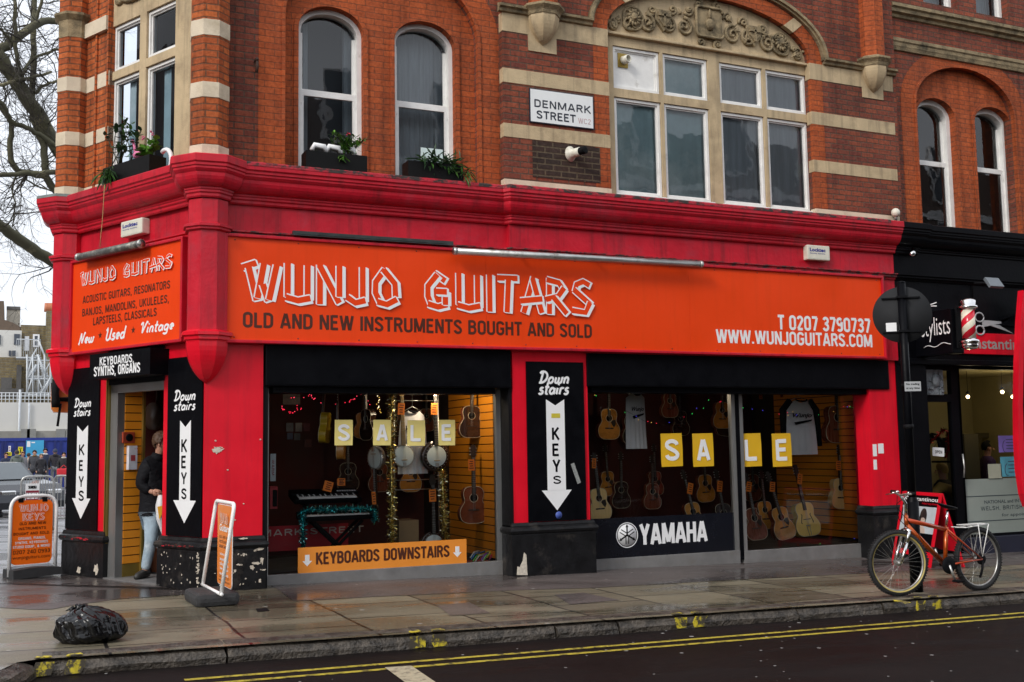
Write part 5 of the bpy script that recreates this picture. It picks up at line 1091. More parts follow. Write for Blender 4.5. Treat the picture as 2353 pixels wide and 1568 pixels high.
# projecting box sign at right angles to the wall
SXp = 11.98
def psx(u, v):                                                          # on the sign's street-facing-left side x = SXp: y, z
    d = ray(u, v); k = (SXp-CAM.x)/d.x; P = CAM+d*k; return P.y, P.z
yo = psx(2187, 760)[0]; za, zb_ = psx(2187, 812)[1], psx(2187, 708)[1]
t = thing('projecting_sign', 'black boxed hairdresser sign projecting from the wall, white hand lettering', 'sign', (SXp, yo/2, za))
m = MB(); m.box(SXp, SXp+.22, yo, .0, za, zb_, b=.012); m.obj('box', mBlk, t)
TP = Matrix.Translation((SXp, 0, 0)) @ Matrix.Rotation(R(-90), 4, 'Z')     # local x = -y, local -y = -x
zT = (psx(2150, 778)[1], psx(2150, 728)[1])
m = MB(); xr = -psx(2183, 750)[0]; m.text('hairstylists', xr-.85, xr, psx(2165, 783)[1], psx(2165, 727)[1], -.0025, bold=-.004, T=TP)
q = [(xr-.5+.5*k/12, -.006, psx(2140, 798)[1]+.02*math.sin(k*.9)+.03*k/12) for k in range(13)]; m.tube(q, .006, 5, T=TP); z = psx(2125, 705)[1]; m.tube([(xr-.42, -.006, z+.0), (xr-.22, -.006, z+.03)], .008, 5, T=TP); m.tube([(xr-.42, -.006, z), (xr-.22, -.006, z-.02)], .008, 5, T=TP)
m.obj('lettering', mWht2, t)
bx_, by_ = SXp+.11, yo-.20
pz0, pz1 = None, None
def zat(u, v, X, Y): 
    lo, hi = -2, 9
    for i in range(40):
        z = (lo+hi)/2
        if px((X, Y, z))[1] > v: lo = z
        else: hi = z
    return lo
bz0, bz1 = zat(0, 803, bx_, by_), zat(0, 687, bx_, by_); bh = bz1-bz0
t = thing('barber_pole', 'red and white striped barber pole with chrome caps on the projecting sign', 'barber pole', (bx_, by_, bz0))
mStripe, nt_, bs = base('barber_stripe'); L_ = nt_.links
tc = node(nt_, 'ShaderNodeTexCoord'); se = node(nt_, 'ShaderNodeSeparateXYZ'); L_.new(tc.outputs['Object'], se.inputs[0])
at = node(nt_, 'ShaderNodeMath', operation='ARCTAN2'); L_.new(se.outputs[1], at.inputs[0]); L_.new(se.outputs[0], at.inputs[1])
dv = node(nt_, 'ShaderNodeMath', operation='MULTIPLY_ADD'); L_.new(at.outputs[0], dv.inputs[0]); dv.inputs[1].default_value = -1/PI
zz = node(nt_, 'ShaderNodeMath', operation='MULTIPLY'); L_.new(se.outputs[2], zz.inputs[0]); zz.inputs[1].default_value = 4.6; L_.new(zz.outputs[0], dv.inputs[2])
fr = node(nt_, 'ShaderNodeMath', operation='FRACT'); L_.new(dv.outputs[0], fr.inputs[0]); gt = node(nt_, 'ShaderNodeMath', operation='GREATER_THAN'); L_.new(fr.outputs[0], gt.inputs[0]); gt.inputs[1].default_value = .5
xm = node(nt_, 'ShaderNodeMix', data_type='RGBA'); L_.new(gt.outputs[0], xm.inputs[0]); xm.inputs[6].default_value = (.82, .78, .62, 1); xm.inputs[7].default_value = (.62, .012, .03, 1); L_.new(xm.outputs[2], bs.inputs['Base Color']); bs.inputs['Roughness'].default_value = .15
mChr = M('chrome', (.75, .75, .74), .12, metal=1, var=.05)
TB_ = Matrix.Translation((bx_, by_, bz0))
m = MB(); m.lathe([(.092, bh*.21), (.092, bh*.78)], 24); m.obj('striped_cylinder', mStripe, t, TB_)
m = MB(); m.lathe([(.07, 0), (.115, .01), (.12, bh*.09), (.115, bh*.11), (.135, bh*.13), (.135, bh*.17), (.105, bh*.19), (.10, bh*.21)], 24, T=TB_); m.obj('base_cap', mChr, t)
m = MB(); m.lathe([(.10, bh*.78), (.105, bh*.80), (.135, bh*.815), (.135, bh*.85), (.115, bh*.86), (.118, bh*.95), (.09, bh*.99), (.03, bh)], 24, T=TB_); m.obj('top_cap', mChr, t)
m = MB(); m.box(bx_-.02, bx_+.02, by_+.10, yo+.01, bz0+bh*.1, bz0+bh*.16); m.box(bx_-.02, bx_+.02, by_+.10, yo+.01, bz0+bh*.82, bz0+bh*.86); m.box(bx_-.03, bx_+.03, yo-.03, yo, bz0+bh*.05, bz0+bh*.9); m.obj('bracket', mBlkM, t)
# spot lamp and floodlight
p = at_px(2099, 577, -.16); t = thing('spot_lamp', 'small chrome spot lamp on the black frieze right of the red cornice', 'lamp', p)
m = MB(); m.lathe([(.0, .0), (.05, .0), (.055, -.02), (.045, .1), (.02, .13)], 12, T=Matrix.Translation(p) @ Matrix.Rotation(R(-130), 4, 'Y') @ Matrix.Rotation(R(20), 4, 'X')); m.obj('lamp_head', mChr, t); m = MB(); m.tube([p, (p.x-.06, -.05, p.z+.07)], .015, 6); m.obj('arm', mBlkM, t)
p = at_px(2284, 650, -.35); t = thing('floodlight', 'square grey floodlight over the hairdresser fascia', 'lamp', p)
m = MB(); m.box(-.14, .14, -.02, .03, -.09, .09, b=.008, T=Matrix.Translation(p) @ Matrix.Rotation(R(-35), 4, 'X')); m.obj('lamp_head', M('floodlight_grey', (.16, .18, .20), .5), t); m = MB(); m.tube([p, (p.x-.12, -.05, p.z+.03), (p.x-.12, -.04, p.z-.25)], .018, 6); m.obj('bracket', mBlkM, t)
# red edged sign cut by the right edge
YE = -.4; E_ = [pa(u, v, YE) for u, v in ((2345, 668), (2339, 740), (2335, 830), (2333, 930), (2334, 1010), (2338, 1080), (2346, 1135), (2356, 1165))]; E2 = [pa(u, v, YE) for u, v in ((2354, 668), (2350, 740), (2346, 830), (2344, 930), (2346, 1010), (2351, 1080), (2358, 1125), (2366, 1150))]
xr = E_[0][0]+.75; t = thing('bowed_sign', 'tall red edged sign with a bowed outline and dark face at the right edge', 'sign', (E_[0][0], YE, E_[-1][1]))
m = MB()
for i in range(len(E_)-1): m.prism([E_[i], E2[i], E2[i+1], E_[i+1]], YE-.05, YE+.05)
m.prism([E_[0], (xr, E_[0][1]), (xr, E_[0][1]-.1), (E2[0][0], E2[0][1]-.1)], YE-.05, YE+.05); m.obj('red_border', mRedG, t)
m = MB(); m.prism(E2+[(xr, E2[-1][1]), (xr, E2[0][1])], YE-.03, YE+.03); m.obj('dark_face', mBlk, t); m = MB(); m.box(xr-.3, xr-.2, YE, .0, 2.2, 2.3); m.box(xr-.3, xr-.2, YE, .0, 3.4, 3.5); m.obj('bracket', mBlkM, t)
# ================================================================ street furniture
bx0, by0 = pg(2107, 1360); zb0 = zg(bx0)
ztop = zat(0, 652, bx0, by0); zth = zat(0, 1285, bx0, by0); zmid = zat(0, 912, bx0, by0)
t = thing('sign_post', 'tall black sign post on the pavement behind the bicycle', 'sign post', (bx0, by0, zb0))
m = MB(); m.tube([(bx0, by0, zb0), (bx0, by0, zb0+.95)], .066, 14); m.tube([(bx0, by0, zb0+.95), (bx0, by0, zb0+1.0)], [.066, .046], 14, cap=False); m.tube([(bx0, by0, zb0+.98), (bx0, by0, ztop)], .046, 14); m.lathe([(.046, 0), (.04, .02), (0, .03)], 14, T=Matrix.Translation((bx0, by0, ztop)))
m.obj('post', mBlk, t)
m = MB(); m.tube([(bx0, by0, zmid-.35), (bx0, by0, zmid-.3)], .055, 14); m.tube([(bx0, by0, zmid+.1), (bx0, by0, zmid+.14)], .055, 14); m.obj('clamp', mBlkM, t)
az = math.atan2(CAM.x-bx0, -(CAM.y-by0))                                 # face that looks back at the viewer
def facing(P, az): return Matrix.Translation(P) @ Matrix.Rotation(az, 4, 'Z')
# round sign seen from behind
dcu, dcv = 2062, 722; zd = zat(0, dcv, bx0, by0)
Td = facing((bx0, by0, zd), -math.atan2(bx0-CAM.x, by0-CAM.y)+R(4))
rt = thing('round_road_sign', 'round dark road sign seen from behind, clamped to the black sign post', 'road sign', T=Td)
m = MB(); m.lathe([(.31, 0), (.31, .006)], 48, T=Td @ Matrix.Translation((0, .062, 0)) @ Matrix.Rotation(R(-90), 4, 'X')); m.obj('disc', M('sign_back', (.026, .027, .029), .8, var=.12, scale=3, spec=.2), rt)
for z in (.185, -.19):
    m = MB(); m.box(-.21, .19, .042, .064, z-.008, z+.008, T=Td); m.box(-.055, .055, -.055, .05, z-.012, z+.012, T=Td); m.obj('rail', mBlk, rt)
m = MB(); m.box(-.175, -.065, .057, .0615, -.185, -.085, T=Td); m.obj('white_sticker', mWht2, rt)
zp = zat(0, 889, bx0, by0); Tp = facing((bx0, by0, zp), -math.atan2(bx0-CAM.x, by0-CAM.y)*.55)
rt = thing('restriction_plate', 'small grey No trading plate on the black sign post', 'sign plate', T=Tp)
m = MB(); m.box(-.04, .135, -.062, -.055, -.052, .052, T=Tp); m.obj('plate', M('plate_grey', (.42, .43, .44), .5, var=.1), rt)
m = MB(); m.text('No trading', -.025, .12, .008, .036, -.0635, bold=.03, T=Tp); m.text('at any time', -.025, .12, -.036, -.008, -.0635, bold=.03, T=Tp); m.obj('lettering', mBlkM, rt)
# ---------------------------------------------------------------- bicycle
YB = -3.29
def K(u, v, y=YB): x, z = pa(u, v, y); return Vector((x, y, z))
bk = thing('bicycle', 'orange mountain bicycle parked beside the kerb with a rear rack', 'bicycle', (K(2063, 1301).x, YB, zg(8.3)))
mBkO = M('orange_metallic_frame', (.50, .085, .008), .28, metal=.55, var=.1, coat=.6); mBkR = M('red_orange_frame', (.50, .06, .012), .3, metal=.4, coat=.5); mTyre = M('tyre_rubber', (.012, .012, .013), .75, var=.3, scale=30, bump=.5, bscale=60); mTan = M('tan_sidewall', (.42, .33, .10), .6)
mSpk = M('spoke_steel', (.42, .42, .40), .3, metal=.9)
RW = .335
FH = K(2063, 1301); FH.z = zg(FH.x)+RW+.008; RH = K(2248, 1293); RH.z = zg(RH.x)+RW+.008
def wheel(name, c, steer, tan):
    W = thing(name, None, None, T=Matrix.Translation(c)); par(W, bk)
    T = Matrix.Translation(c) @ Matrix.Rotation(steer, 4, 'Z') @ Matrix.Rotation(R(90), 4, 'X')
    def tor(rr, r, seg=48, s2=8, mi=0, sq=1.):
        m = MB(); vs = []; fs = []
        for i in range(seg):
            a = 2*PI*i/seg
            for j in range(s2): b_ = 2*PI*j/s2; q = rr+r*math.cos(b_); vs.append((q*math.cos(a), q*math.sin(a), r*sq*math.sin(b_)))
        for i in range(seg):
            for j in range(s2): fs.append((i*s2+j, ((i+1) % seg)*s2+j, ((i+1) % seg)*s2+(j+1) % s2, i*s2+(j+1) % s2))
        m.add(vs, fs, mi, T, True); return m
    m = tor(RW-.026, .026, sq=1.1)
    for i in range(72):                                                # tread blocks
        a = 2*PI*i/72
        for s in (-.012, .012): m.box(-.006, .006, -.004, .006, s-.008, s+.008, 0, T @ Matrix.Rotation(a, 4, 'Z') @ Matrix.Translation((0, RW-.002, 0)))
    m.obj('tyre', mTyre, W)
    if tan:
        for s in (1, -1):
            m = MB(); q = [(RW-.051, s*.022), (RW-.046, s*.0275), (RW-.038, s*.0315)]
            m.lathe(q, 48, T=T, cap=False); m.obj('sidewall', mTan, W)
    tor(RW-.052, .010, sq=1.3).obj('rim', mGal, W)
    m = MB(); m.lathe([(.012, -.05), (.012, -.04), (.028, -.035), (.016, -.025), (.016, .025), (.028, .035), (.012, .04), (.012, .05)], 14, T=T); m.obj('hub', mGal, W)
    m = MB()
    for i in range(32):
        a = 2*PI*i/32; s = 1 if i % 2 else -1; b_ = a+(.5 if i % 4 < 2 else -.5)
        m.tube([T @ Vector((.026*math.cos(b_), .026*math.sin(b_), s*.033)), T @ Vector(((RW-.055)*math.cos(a), (RW-.055)*math.sin(a), 0))], .0016, 4, cap=False)
    m.obj('spoke', mSpk, W)['kind'] = 'stuff'
    return W
wheel('front_wheel', FH, R(-14), True); wheel('rear_wheel', RH, 0, False)
BB = K(2171.5, 1298); ST = K(2174, 1211.5); HT = K(2081.5, 1184); HB = K(2083, 1211); SC_ = K(2157+22, 1167)
def tubep(name, pts, r, mat, seg=10): m = MB(); m.tube(pts, r, seg); return m.obj(name, mat, bk)
tubep('top_tube', [HT.lerp(HB, .4), ST.lerp(BB, .06)], .023, mBkR); tubep('down_tube', [HB.lerp(HT, .15), BB], .028, mBkO); tubep('seat_tube', [ST, BB], .023, mBkO); tubep('head_tube', [HT, HB], .023, mBkO)
for s in (.055, -.055):
    tubep('chain_stay', [BB+Vector((.03, s*.5, 0)), RH+Vector((0, s, 0))], .010, mBkR); tubep('seat_stay', [ST.lerp(BB, .06)+Vector((0, s*.4, 0)), RH+Vector((0, s, 0))], .009, mBkR)
sd = Matrix.Rotation(R(-14), 3, 'Z')
crown = HB+Vector((-.012, 0, -.075))
for s in (.062, -.062):
    o = sd @ Vector((0, s, 0)); m = MB(); m.tube([crown+o+Vector((0, 0, .04)), crown+o+(FH-crown)*.3], .017, 10); m.tube([crown+o+(FH-crown)*.3, FH+o], [.020, .016], 10); m.obj('fork_leg', mChr, bk)
m = MB(); m.tube([crown+sd @ Vector((0, .075, .03)), crown+sd @ Vector((0, 0, .055)), crown+sd @ Vector((0, -.075, .03))], .02, 8); m.tube([HB, crown+Vector((0, 0, .05))], .019, 10); m.obj('fork_crown', mChr, bk)
m = MB(); m.tube([HT, HT+Vector((.006, 0, .12)), HT+Vector((-.075, -.02, .20))], .016, 8); m.obj('stem', mChr, bk)
hc = HT+Vector((-.075, -.02, .205)); hd = (sd @ Vector((.14, 1, 0))).normalized()
m = MB(); m.tube([hc-hd*.29+Vector((.03, 0, .03)), hc-hd*.1+Vector((0, 0, .015)), hc, hc+hd*.1+Vector((0, 0, .015)), hc+hd*.29+Vector((.03, 0, .03))], .012, 8); m.obj('handlebar', mGal, bk)
for s in (1, -1):
    e = hc+hd*.29*s+Vector((.03, 0, .03)); m = MB(); m.tube([e-hd*.11*s, e+hd*.01*s], .017, 8); m.obj('grip', mBlkM, bk)
    m = MB(); m.tube([e-hd*.13*s+Vector((-.01, 0, 0)), e-hd*.10*s+Vector((-.05, 0, -.015)), e+Vector((-.085, 0, -.03))], .006, 6); m.ball(e-hd*.14*s, (.022, .022, .018)); m.obj('brake_lever', mChr, bk)
m = MB(); m.tube([hc+Vector((0, -.08, 0)), hc+Vector((-.11, -.05, -.08)), hc+Vector((-.06, -.02, -.24)), crown+Vector((.02, -.03, .05))], .0035, 5); m.tube([hc+Vector((0, .05, 0)), hc+Vector((-.06, 0, -.12)), HT+Vector((.05, -.02, -.1)), HB.lerp(BB, .4)+Vector((0, -.03, 0))], .0035, 5); m.obj('brake_cable', mBlkM, bk)
m = MB(); m.tube([ST, SC_+Vector((-.015, 0, -.02))], .0135, 10); m.obj('seat_post', mChr, bk)
bm = bmesh.new(); bmesh.ops.create_uvsphere(bm, u_segments=16, v_segments=10, radius=1)
for q in bm.verts:
    t_ = (q.co.x+1)/2; wd = .018+.062*max(0, t_-.25)**1.3*1.5; q.co = Vector((SC_.x-.02+q.co.x*.135, SC_.y+q.co.y*wd, SC_.z+.01+q.co.z*.022+.012*(q.co.x**2)-.03*q.co.x))
m = MB(); m.bm(bm, smooth=True); bm.free(); m.obj('saddle', mBlk, bk)
T = Matrix.Translation(BB) @ Matrix.Rotation(R(90), 4, 'X')
m = MB(); m.lathe([(.03, .045), (.088, .045), (.09, .05), (.088, .055), (.03, .055)], 28, T=T); m.lathe([(.02, -.06), (.02, .06)], 10, T=T); m.obj('chainring', mBlkM, bk)
for s, an in ((-1, -72), (1, 108)):
    a = R(an); e = BB+Vector((.17*math.cos(a), s*.075, .17*math.sin(a))); m = MB(); m.tube([BB+Vector((0, s*.06, 0)), e], [.013, .010], 8); m.obj('crank', mGal, bk)
    m = MB(); m.box(e.x-.045, e.x+.045, min(e.y, e.y+s*.09), max(e.y, e.y+s*.09), e.z-.012, e.z+.012, b=.004); m.obj('pedal', mBlkM, bk)
m = MB(); cy = YB-.05; m.tube([(BB.x, cy, BB.z+.088), (RH.x, cy, RH.z+.035)], .005, 4); m.tube([(BB.x, cy, BB.z-.088), (RH.x-.03, cy, RH.z-.17), (RH.x, cy, RH.z-.13), (RH.x, cy, RH.z-.035)], .005, 4); m.lathe([(.015, 0), (.06, .0), (.055, .02), (.02, .025)], 18, T=Matrix.Translation((RH.x, YB-.035, RH.z)) @ Matrix.Rotation(R(90), 4, 'X')); m.tube([(RH.x+.01, cy, RH.z-.02), (RH.x+.0, cy, RH.z-.10), (RH.x-.04, cy, RH.z-.19)], .014, 6); m.obj('drive_chain', mBlkM, bk)
RA, RB_ = K(2200, 1213), K(2253, 1204)
m = MB()
for s in (.05, -.05): m.tube([RA+Vector((-.06, s*.5, .01)), RA+Vector((.06, s, 0)), RB_+Vector((.05, s, 0))], .0055, 6)
for k in range(4): q = RA.lerp(RB_, .15+.28*k); m.tube([q+Vector((.02, -.05, 0)), q+Vector((.02, .05, 0))], .005, 5)
m.box(RA.x+.02, RB_.x+.04, YB-.03, YB+.03, RB_.z-.002, RB_.z+.006)
for s in (.062, -.062): m.tube([RB_+Vector((.05, s, 0)), RH+Vector((0, s, .03))], .005, 6); m.tube([RB_+Vector((-.10, s, -.01)), RH+Vector((-.005, s, .05))], .005, 6)
m.obj('rear_rack', mWht, bk)
# ---------------------------------------------------------------- sandwich board with hung orange panel, white tube frame (seen almost edge on)
L0 = Vector((*pg(466, 1344, .13), 0)); R0 = Vector((*pg(508, 1366, .13), 0)); L0.z = zg(L0.x)+.13; R0.z = zg(R0.x)+.13
L1 = Vector((0, L0.y, 0)); L1.x, L1.z = pa(497, 1149, L0.y); R1 = Vector((0, R0.y, 0)); R1.x, R1.z = pa(539, 1160, R0.y)
hh = (L1.z-L0.z+R1.z-R0.z)/2; L1.z = L0.z+hh; R1.z = R0.z+hh
mTube = M('white_tube', (.90, .89, .87), .4, var=.03, scale=10, col2=(.6, .5, .4), fac=(.7, .8))
t = thing('pavement_sign', 'orange pavement sign hung in a leaning white tube frame by the red pier', 'pavement sign', ((L0.x+R0.x)/2, (L0.y+R0.y)/2, zg(1.8)))
def bend(a, b, c, r, n=5): 
    p, q = (a-b).normalized()*r, (c-b).normalized()*r; return [b+p*(1-k/n)**2+q*(k/n)**2 for k in range(n+1)]
m = MB(); m.tube([L0]+bend(L0, L1, R1, .07)+bend(L1, R1, R0, .07)+[R0], .019, 10); m.tube([L0-(R0-L0)*.05, R0+(R0-L0)*.05], .016, 6); m.obj('frame', mTube, t)
c = (L0+R0)/2; dd = (R0-L0).normalized(); nn = Vector((dd.y, -dd.x, 0))
Tb = Matrix.Translation((c.x, c.y, zg(c.x))) @ Matrix.Rotation(math.atan2(dd.y, dd.x), 4, 'Z')
m = MB(); m.box(-.31, .31, -.21, .21, 0, .125, b=.045, T=Tb); m.obj('base', M('rubber_base', (.03, .03, .031), .75, var=.3, scale=12, bump=.3), t)
a_ = L1.lerp(R1, .13); b_ = L1.lerp(R1, .90); a_.z -= .03; b_.z -= .03; up = Vector((0, 0, 1)); ln = (b_-a_).length
Th = Matrix((( (b_-a_).x/ln, 0, 0, 0),)*1+((0, 0, 0, 0),)*3) if 0 else None
ex = (b_-a_).normalized(); ez = Vector((.0, 0, 1)); ey = ez.cross(ex).normalized(); ez = ex.cross(ey)
Th = Matrix(((ex.x, ey.x, ez.x, a_.x), (ex.y, ey.y, ez.y, a_.y), (ex.z, ey.z, ez.z, a_.z), (0, 0, 0, 1))); PH = hh*.93
m = MB(); m.prism(rbox(.05, ln/2, -PH/2, ln, PH), -.006, .006, T=Th); m.obj('panel', mOrB, t)
m = MB(); m.prism(rbox(.052, ln/2, -PH/2, ln+.012, PH+.012), -.004, .004, T=Th); m.obj('panel_edge', mWht2, t)
m = MB(); q = -.0075
brush(m, 'WUNJO', ln*.15, ln*.85, -PH*.22, -PH*.10, q, core=.15); 
for v in m.v: pass
m2 = MB(); m2.v = [Th @ v for v in m.v]; m2.f = m.f; m2.m = m.m; m2.sm = m.sm; m2.obj('brush_lettering', [mWht2, mOrB], t)
m = MB(); m.text('Guitars', ln*.15, ln*.85, -PH*.33, -PH*.24, q, bold=.03, shear=.2, T=Th)
for k, s in enumerate(('guitars, banjos', 'mandolins', 'ukuleles', 'lap steels', 'and more')): m.text(s, ln*.2, ln*.8, -PH*(.64+.06*k), -PH*(.60+.06*k), q, bold=.02, T=Th)
m.obj('white_lettering', mWht2, t)
m = MB()
for k, s in enumerate(('OLD AND NEW', 'INSTRUMENTS', 'BOUGHT AND SOLD')): m.text(s, ln*.15, ln*.85, -PH*(.42+.06*k), -PH*(.385+.06*k), q, bold=.03, T=Th)
m.text('0207 3790737', ln*.15, ln*.85, -PH*.915, -PH*.885, q, bold=.01, T=Th); m.text('www.wunjoguitars.com', ln*.12, ln*.88, -PH*.965, -PH*.935, q, bold=.01, T=Th); m.obj('dark_lettering', mBrown, t)
# ---------------------------------------------------------------- left pavement sign
P0 = Vector((*pg(14, 1331), 0)); P1 = Vector((*pg(129, 1322.5), 0)); P0.z = zg(P0.x); dv_ = P1-P0; dv_.z = 0; LW = dv_.length
Tl = Matrix.Translation(P0) @ Matrix.Rotation(math.atan2(dv_.y, dv_.x), 4, 'Z')
def pl(T, u, v, y=0.):
    n_ = (T.to_3x3() @ Vector((0, 1, 0))); o = T @ Vector((0, y, 0)); d = ray(u, v); k = (o-CAM).dot(n_)/d.dot(n_); q = T.inverted() @ (CAM+d*k); return q.x, q.z
t = thing('pavement_sign', 'orange pavement sign in a white hooped frame, facing out at the left edge', 'pavement sign', T=Tl)
x0, x1 = .03, pl(Tl, 128, 1240)[0]; zt = pl(Tl, 70, 1140)[1]
m = MB(); A_, B_, C_, D_ = Vector((x0, 0, .02)), Vector((x0, 0, zt)), Vector((x1, 0, zt)), Vector((x1, 0, .1))
m.tube([A_]+bend(A_, B_, C_, .16, 8)+bend(B_, C_, D_, .16, 8)+[D_], .021, 12, T=Tl); m.obj('frame', mTube, t)
pa0, pa1 = pl(Tl, 22, 1230)[0]+.012, pl(Tl, 119.5, 1230)[0]; pz0, pz1 = (pl(Tl, 20, 1301)[1]+pl(Tl, 112, 1292)[1])/2, (pl(Tl, 30, 1152)[1]+pl(Tl, 112, 1147)[1])/2
m = MB(); m.prism(rbox(.07, (pa0+pa1)/2, (pz0+pz1)/2, pa1-pa0, pz1-pz0), -.008, .008, T=Tl); m.obj('panel', M('lit_orange_panel', (1.0, .17, .008), .5, var=.03, spec=.2), t)  # lighter orange puts the stronger light on this panel into its colour
def tl(m, s, r0, r1, u0, u1, bold=.01, shear=0., mi=0):
    w_, h = pa1-pa0, pz1-pz0; m.text(s, pa0+w_*u0, pa0+w_*u1, pz1-h*r1, pz1-h*r0, -.0095, mi, Tl, bold, shear)
w_, h = pa1-pa0, pz1-pz0
m = MB(); brush(m, 'WUNJO', pa0+w_*.18, pa0+w_*.88, pz1-h*.175, pz1-h*.065, -.0095, core=.13); brush(m, 'KEYS', pa0+w_*.26, pa0+w_*.80, pz1-h*.315, pz1-h*.205, -.0095, core=.13)
m.v = [Tl @ v for v in m.v]; m.obj('brush_lettering', [mWht2, MATS['lit_orange_panel']], t)
m = MB()
for k, (s, a, b) in enumerate((('OLD AND NEW', .20, .84), ('INSTRUMENTS', .18, .84), ('BOUGHT AND SOLD.', .06, .94))): tl(m, s, .345+.078*k, .385+.078*k, a, b, .035)
tl(m, '0207 240 0993', .775, .835, .06, .95, .0); tl(m, 'wunjoguitars.com', .865, .93, .05, .95, .0); m.obj('dark_lettering', mBlkM, t)
m = MB()
for k, (s, a, b) in enumerate((('ORGANS, PIANOS,', .18, .84), ('SYNTHS, KEYBOARDS', .10, .90), ('STUDIO EQUIP., & MORE!', .05, .95))): tl(m, s, .575+.065*k, .615+.065*k, a, b, .03)
m.obj('white_lettering', mWht2, t)
m = MB(); m.box(pa0, pa1, -.004, .004, pz0-.085, pz0-.012, T=Tl); m.obj('clear_back_panel', M('grey_back_panel', (.55, .57, .6), .4), t)
m = MB(); m.prism([(x0-.01, 0), (x1+.02, .02)]+[(x1+.02-(x1-x0+.03)*k/10, .10+.02*math.sin(k*PI/10)) for k in range(11)], -.17, .17, T=Tl); m.obj('base', M('rubber_base', (.03, .03, .031)), t)
for x in (pa0+w_*.22, pa0+w_*.80): m = MB(); m.box(x-.03, x+.03, -.012, .012, pz1-.025, zt+.018, b=.004, T=Tl); m.obj('hanger_clip', mBlkM, t)
# ---------------------------------------------------------------- red framed board at the hairdresser's door
P0 = Vector((*pg(2050, 1290), 0)); P1 = Vector((*pg(2138, 1306), 0)); P0.z = zg(P0.x); dv_ = P1-P0; dv_.z = 0; LW = dv_.length
Tl = Matrix.Translation(P0) @ Matrix.Rotation(math.atan2(dv_.y, dv_.x), 4, 'Z') @ Matrix.Rotation(R(-13), 4, 'X')
t = thing('pavement_board', 'red framed folding board with a photograph of a dark haired woman behind the bicycle', 'pavement board', T=Tl)
Hb = pl(Tl, 2130, 1133)[1]; w0 = LW
m = MB(); m.box(0, .05, -.012, .012, 0, Hb, b=.004, T=Tl); m.box(w0-.05, w0, -.012, .012, 0, Hb, b=.004, T=Tl); m.box(.05, w0-.05, -.012, .012, Hb-.04, Hb, T=Tl); m.box(.05, w0-.05, -.012, .012, .13, .20, T=Tl); m.obj('frame', mRedG, t)
m = MB(); m.box(.05, w0-.05, -.004, .006, .20, Hb-.04, T=Tl); m.obj('panel', mBlk, t)
fa, fb = .06, w0-.06; f0, f1 = .20+.32*(Hb-.24), .20+.80*(Hb-.24)
m = MB(); m.box(fa, fb, -.006, -.004, f0, f1, T=Tl); m.obj('portrait_print', M('print_pale', (.55, .60, .64), .5, var=.15, scale=5), t)
cx, cz, s = fa+(fb-fa)*.66, f0+(f1-f0)*.5, (f1-f0)
mSk = M('print_skin', (.60, .47, .40), .5, var=.08, scale=6); mHr = M('print_hair', (.03, .022, .022), .45, var=.5, scale=16, col2=(.16, .10, .05), fac=(.58, .7), stretch=(3, 3, .6))
m = MB(); m.prism([(cx-.28*s, f0+.002), (cx+.26*s, f0+.002), (cx+.20*s, f0+.2*s), (cx-.22*s, f0+.2*s)], -.0075, -.006, T=Tl); m.prism([(cx-.13*s, f0+.15*s), (cx+.13*s, f0+.15*s), (cx+.1*s, cz), (cx-.1*s, cz)], -.0078, -.006, T=Tl); m.obj('portrait_shoulders', mSk, t)
m = MB(); m.prism(arc(cx+.0*s, cz+.12*s, .235*s, .32*s, 0, 360, 22)[:-1], -.0084, -.0078, T=Tl); m.prism([(cx-.24*s, cz+.12*s), (cx-.12*s, cz+.15*s), (cx-.14*s, cz-.28*s), (cx-.24*s, cz-.2*s)], -.0084, -.0078, T=Tl); m.prism([(fa, f1-.05*s), (fa+.06*s, f1-.1*s), (fa+.10*s, cz), (fa+.03*s, cz-.15*s), (fa, cz-.2*s)], -.0084, -.006, T=Tl); m.obj('portrait_hair', mHr, t)
m = MB(); m.prism(arc(cx+.02*s, cz+.0*s, .145*s, .20*s, 0, 360, 20)[:-1], -.0092, -.0084, T=Tl); m.obj('portrait_face', mSk, t)
m = MB(); m.prism([(cx-.16*s, cz+.22*s), (cx+.22*s, cz+.24*s), (cx+.18*s, cz+.02*s), (cx+.05*s, cz+.09*s), (cx-.10*s, cz+.07*s), (cx-.15*s, cz-.05*s)], -.0098, -.0092, T=Tl); m.obj('portrait_fringe', mHr, t)
m = MB(); m.prism(arc(cx+.02*s, cz-.115*s, .05*s, .016*s, 0, 360, 12)[:-1], -.0098, -.0092, T=Tl); m.box(cx-.07*s, cx-.02*s, -.0098, -.0092, cz+.015*s, cz+.035*s, T=Tl); m.box(cx+.06*s, cx+.11*s, -.0098, -.0092, cz+.01*s, cz+.03*s, T=Tl); m.obj('portrait_features', M('print_lips', (.22, .08, .08), .5), t)
m = MB(); m.text('Konstantinou', .07, w0-.06, Hb-.115, Hb-.06, -.0055, bold=.02, T=Tl); m.obj('lettering', mWht2, t)
m = MB(); m.text('Hairstylists', w0*.55, w0-.06, Hb-.165, Hb-.13, -.0055, shear=.3, T=Tl); m.obj('red_lettering', mRedG, t)
Tk = Tl @ Matrix.Translation((0, .0, Hb)) @ Matrix.Rotation(R(28), 4, 'X')
m = MB(); m.box(0, .05, .0, .02, -Hb*1.02, 0, T=Tk); m.box(w0-.05, w0, .0, .02, -Hb*1.02, 0, T=Tk); m.box(.05, w0-.05, .0, .02, -.05, 0, T=Tk); m.box(.05, w0-.05, .0, .01, -Hb*.8, -.05, 0, T=Tk); m.obj('rear_leaf', mRedG, t)
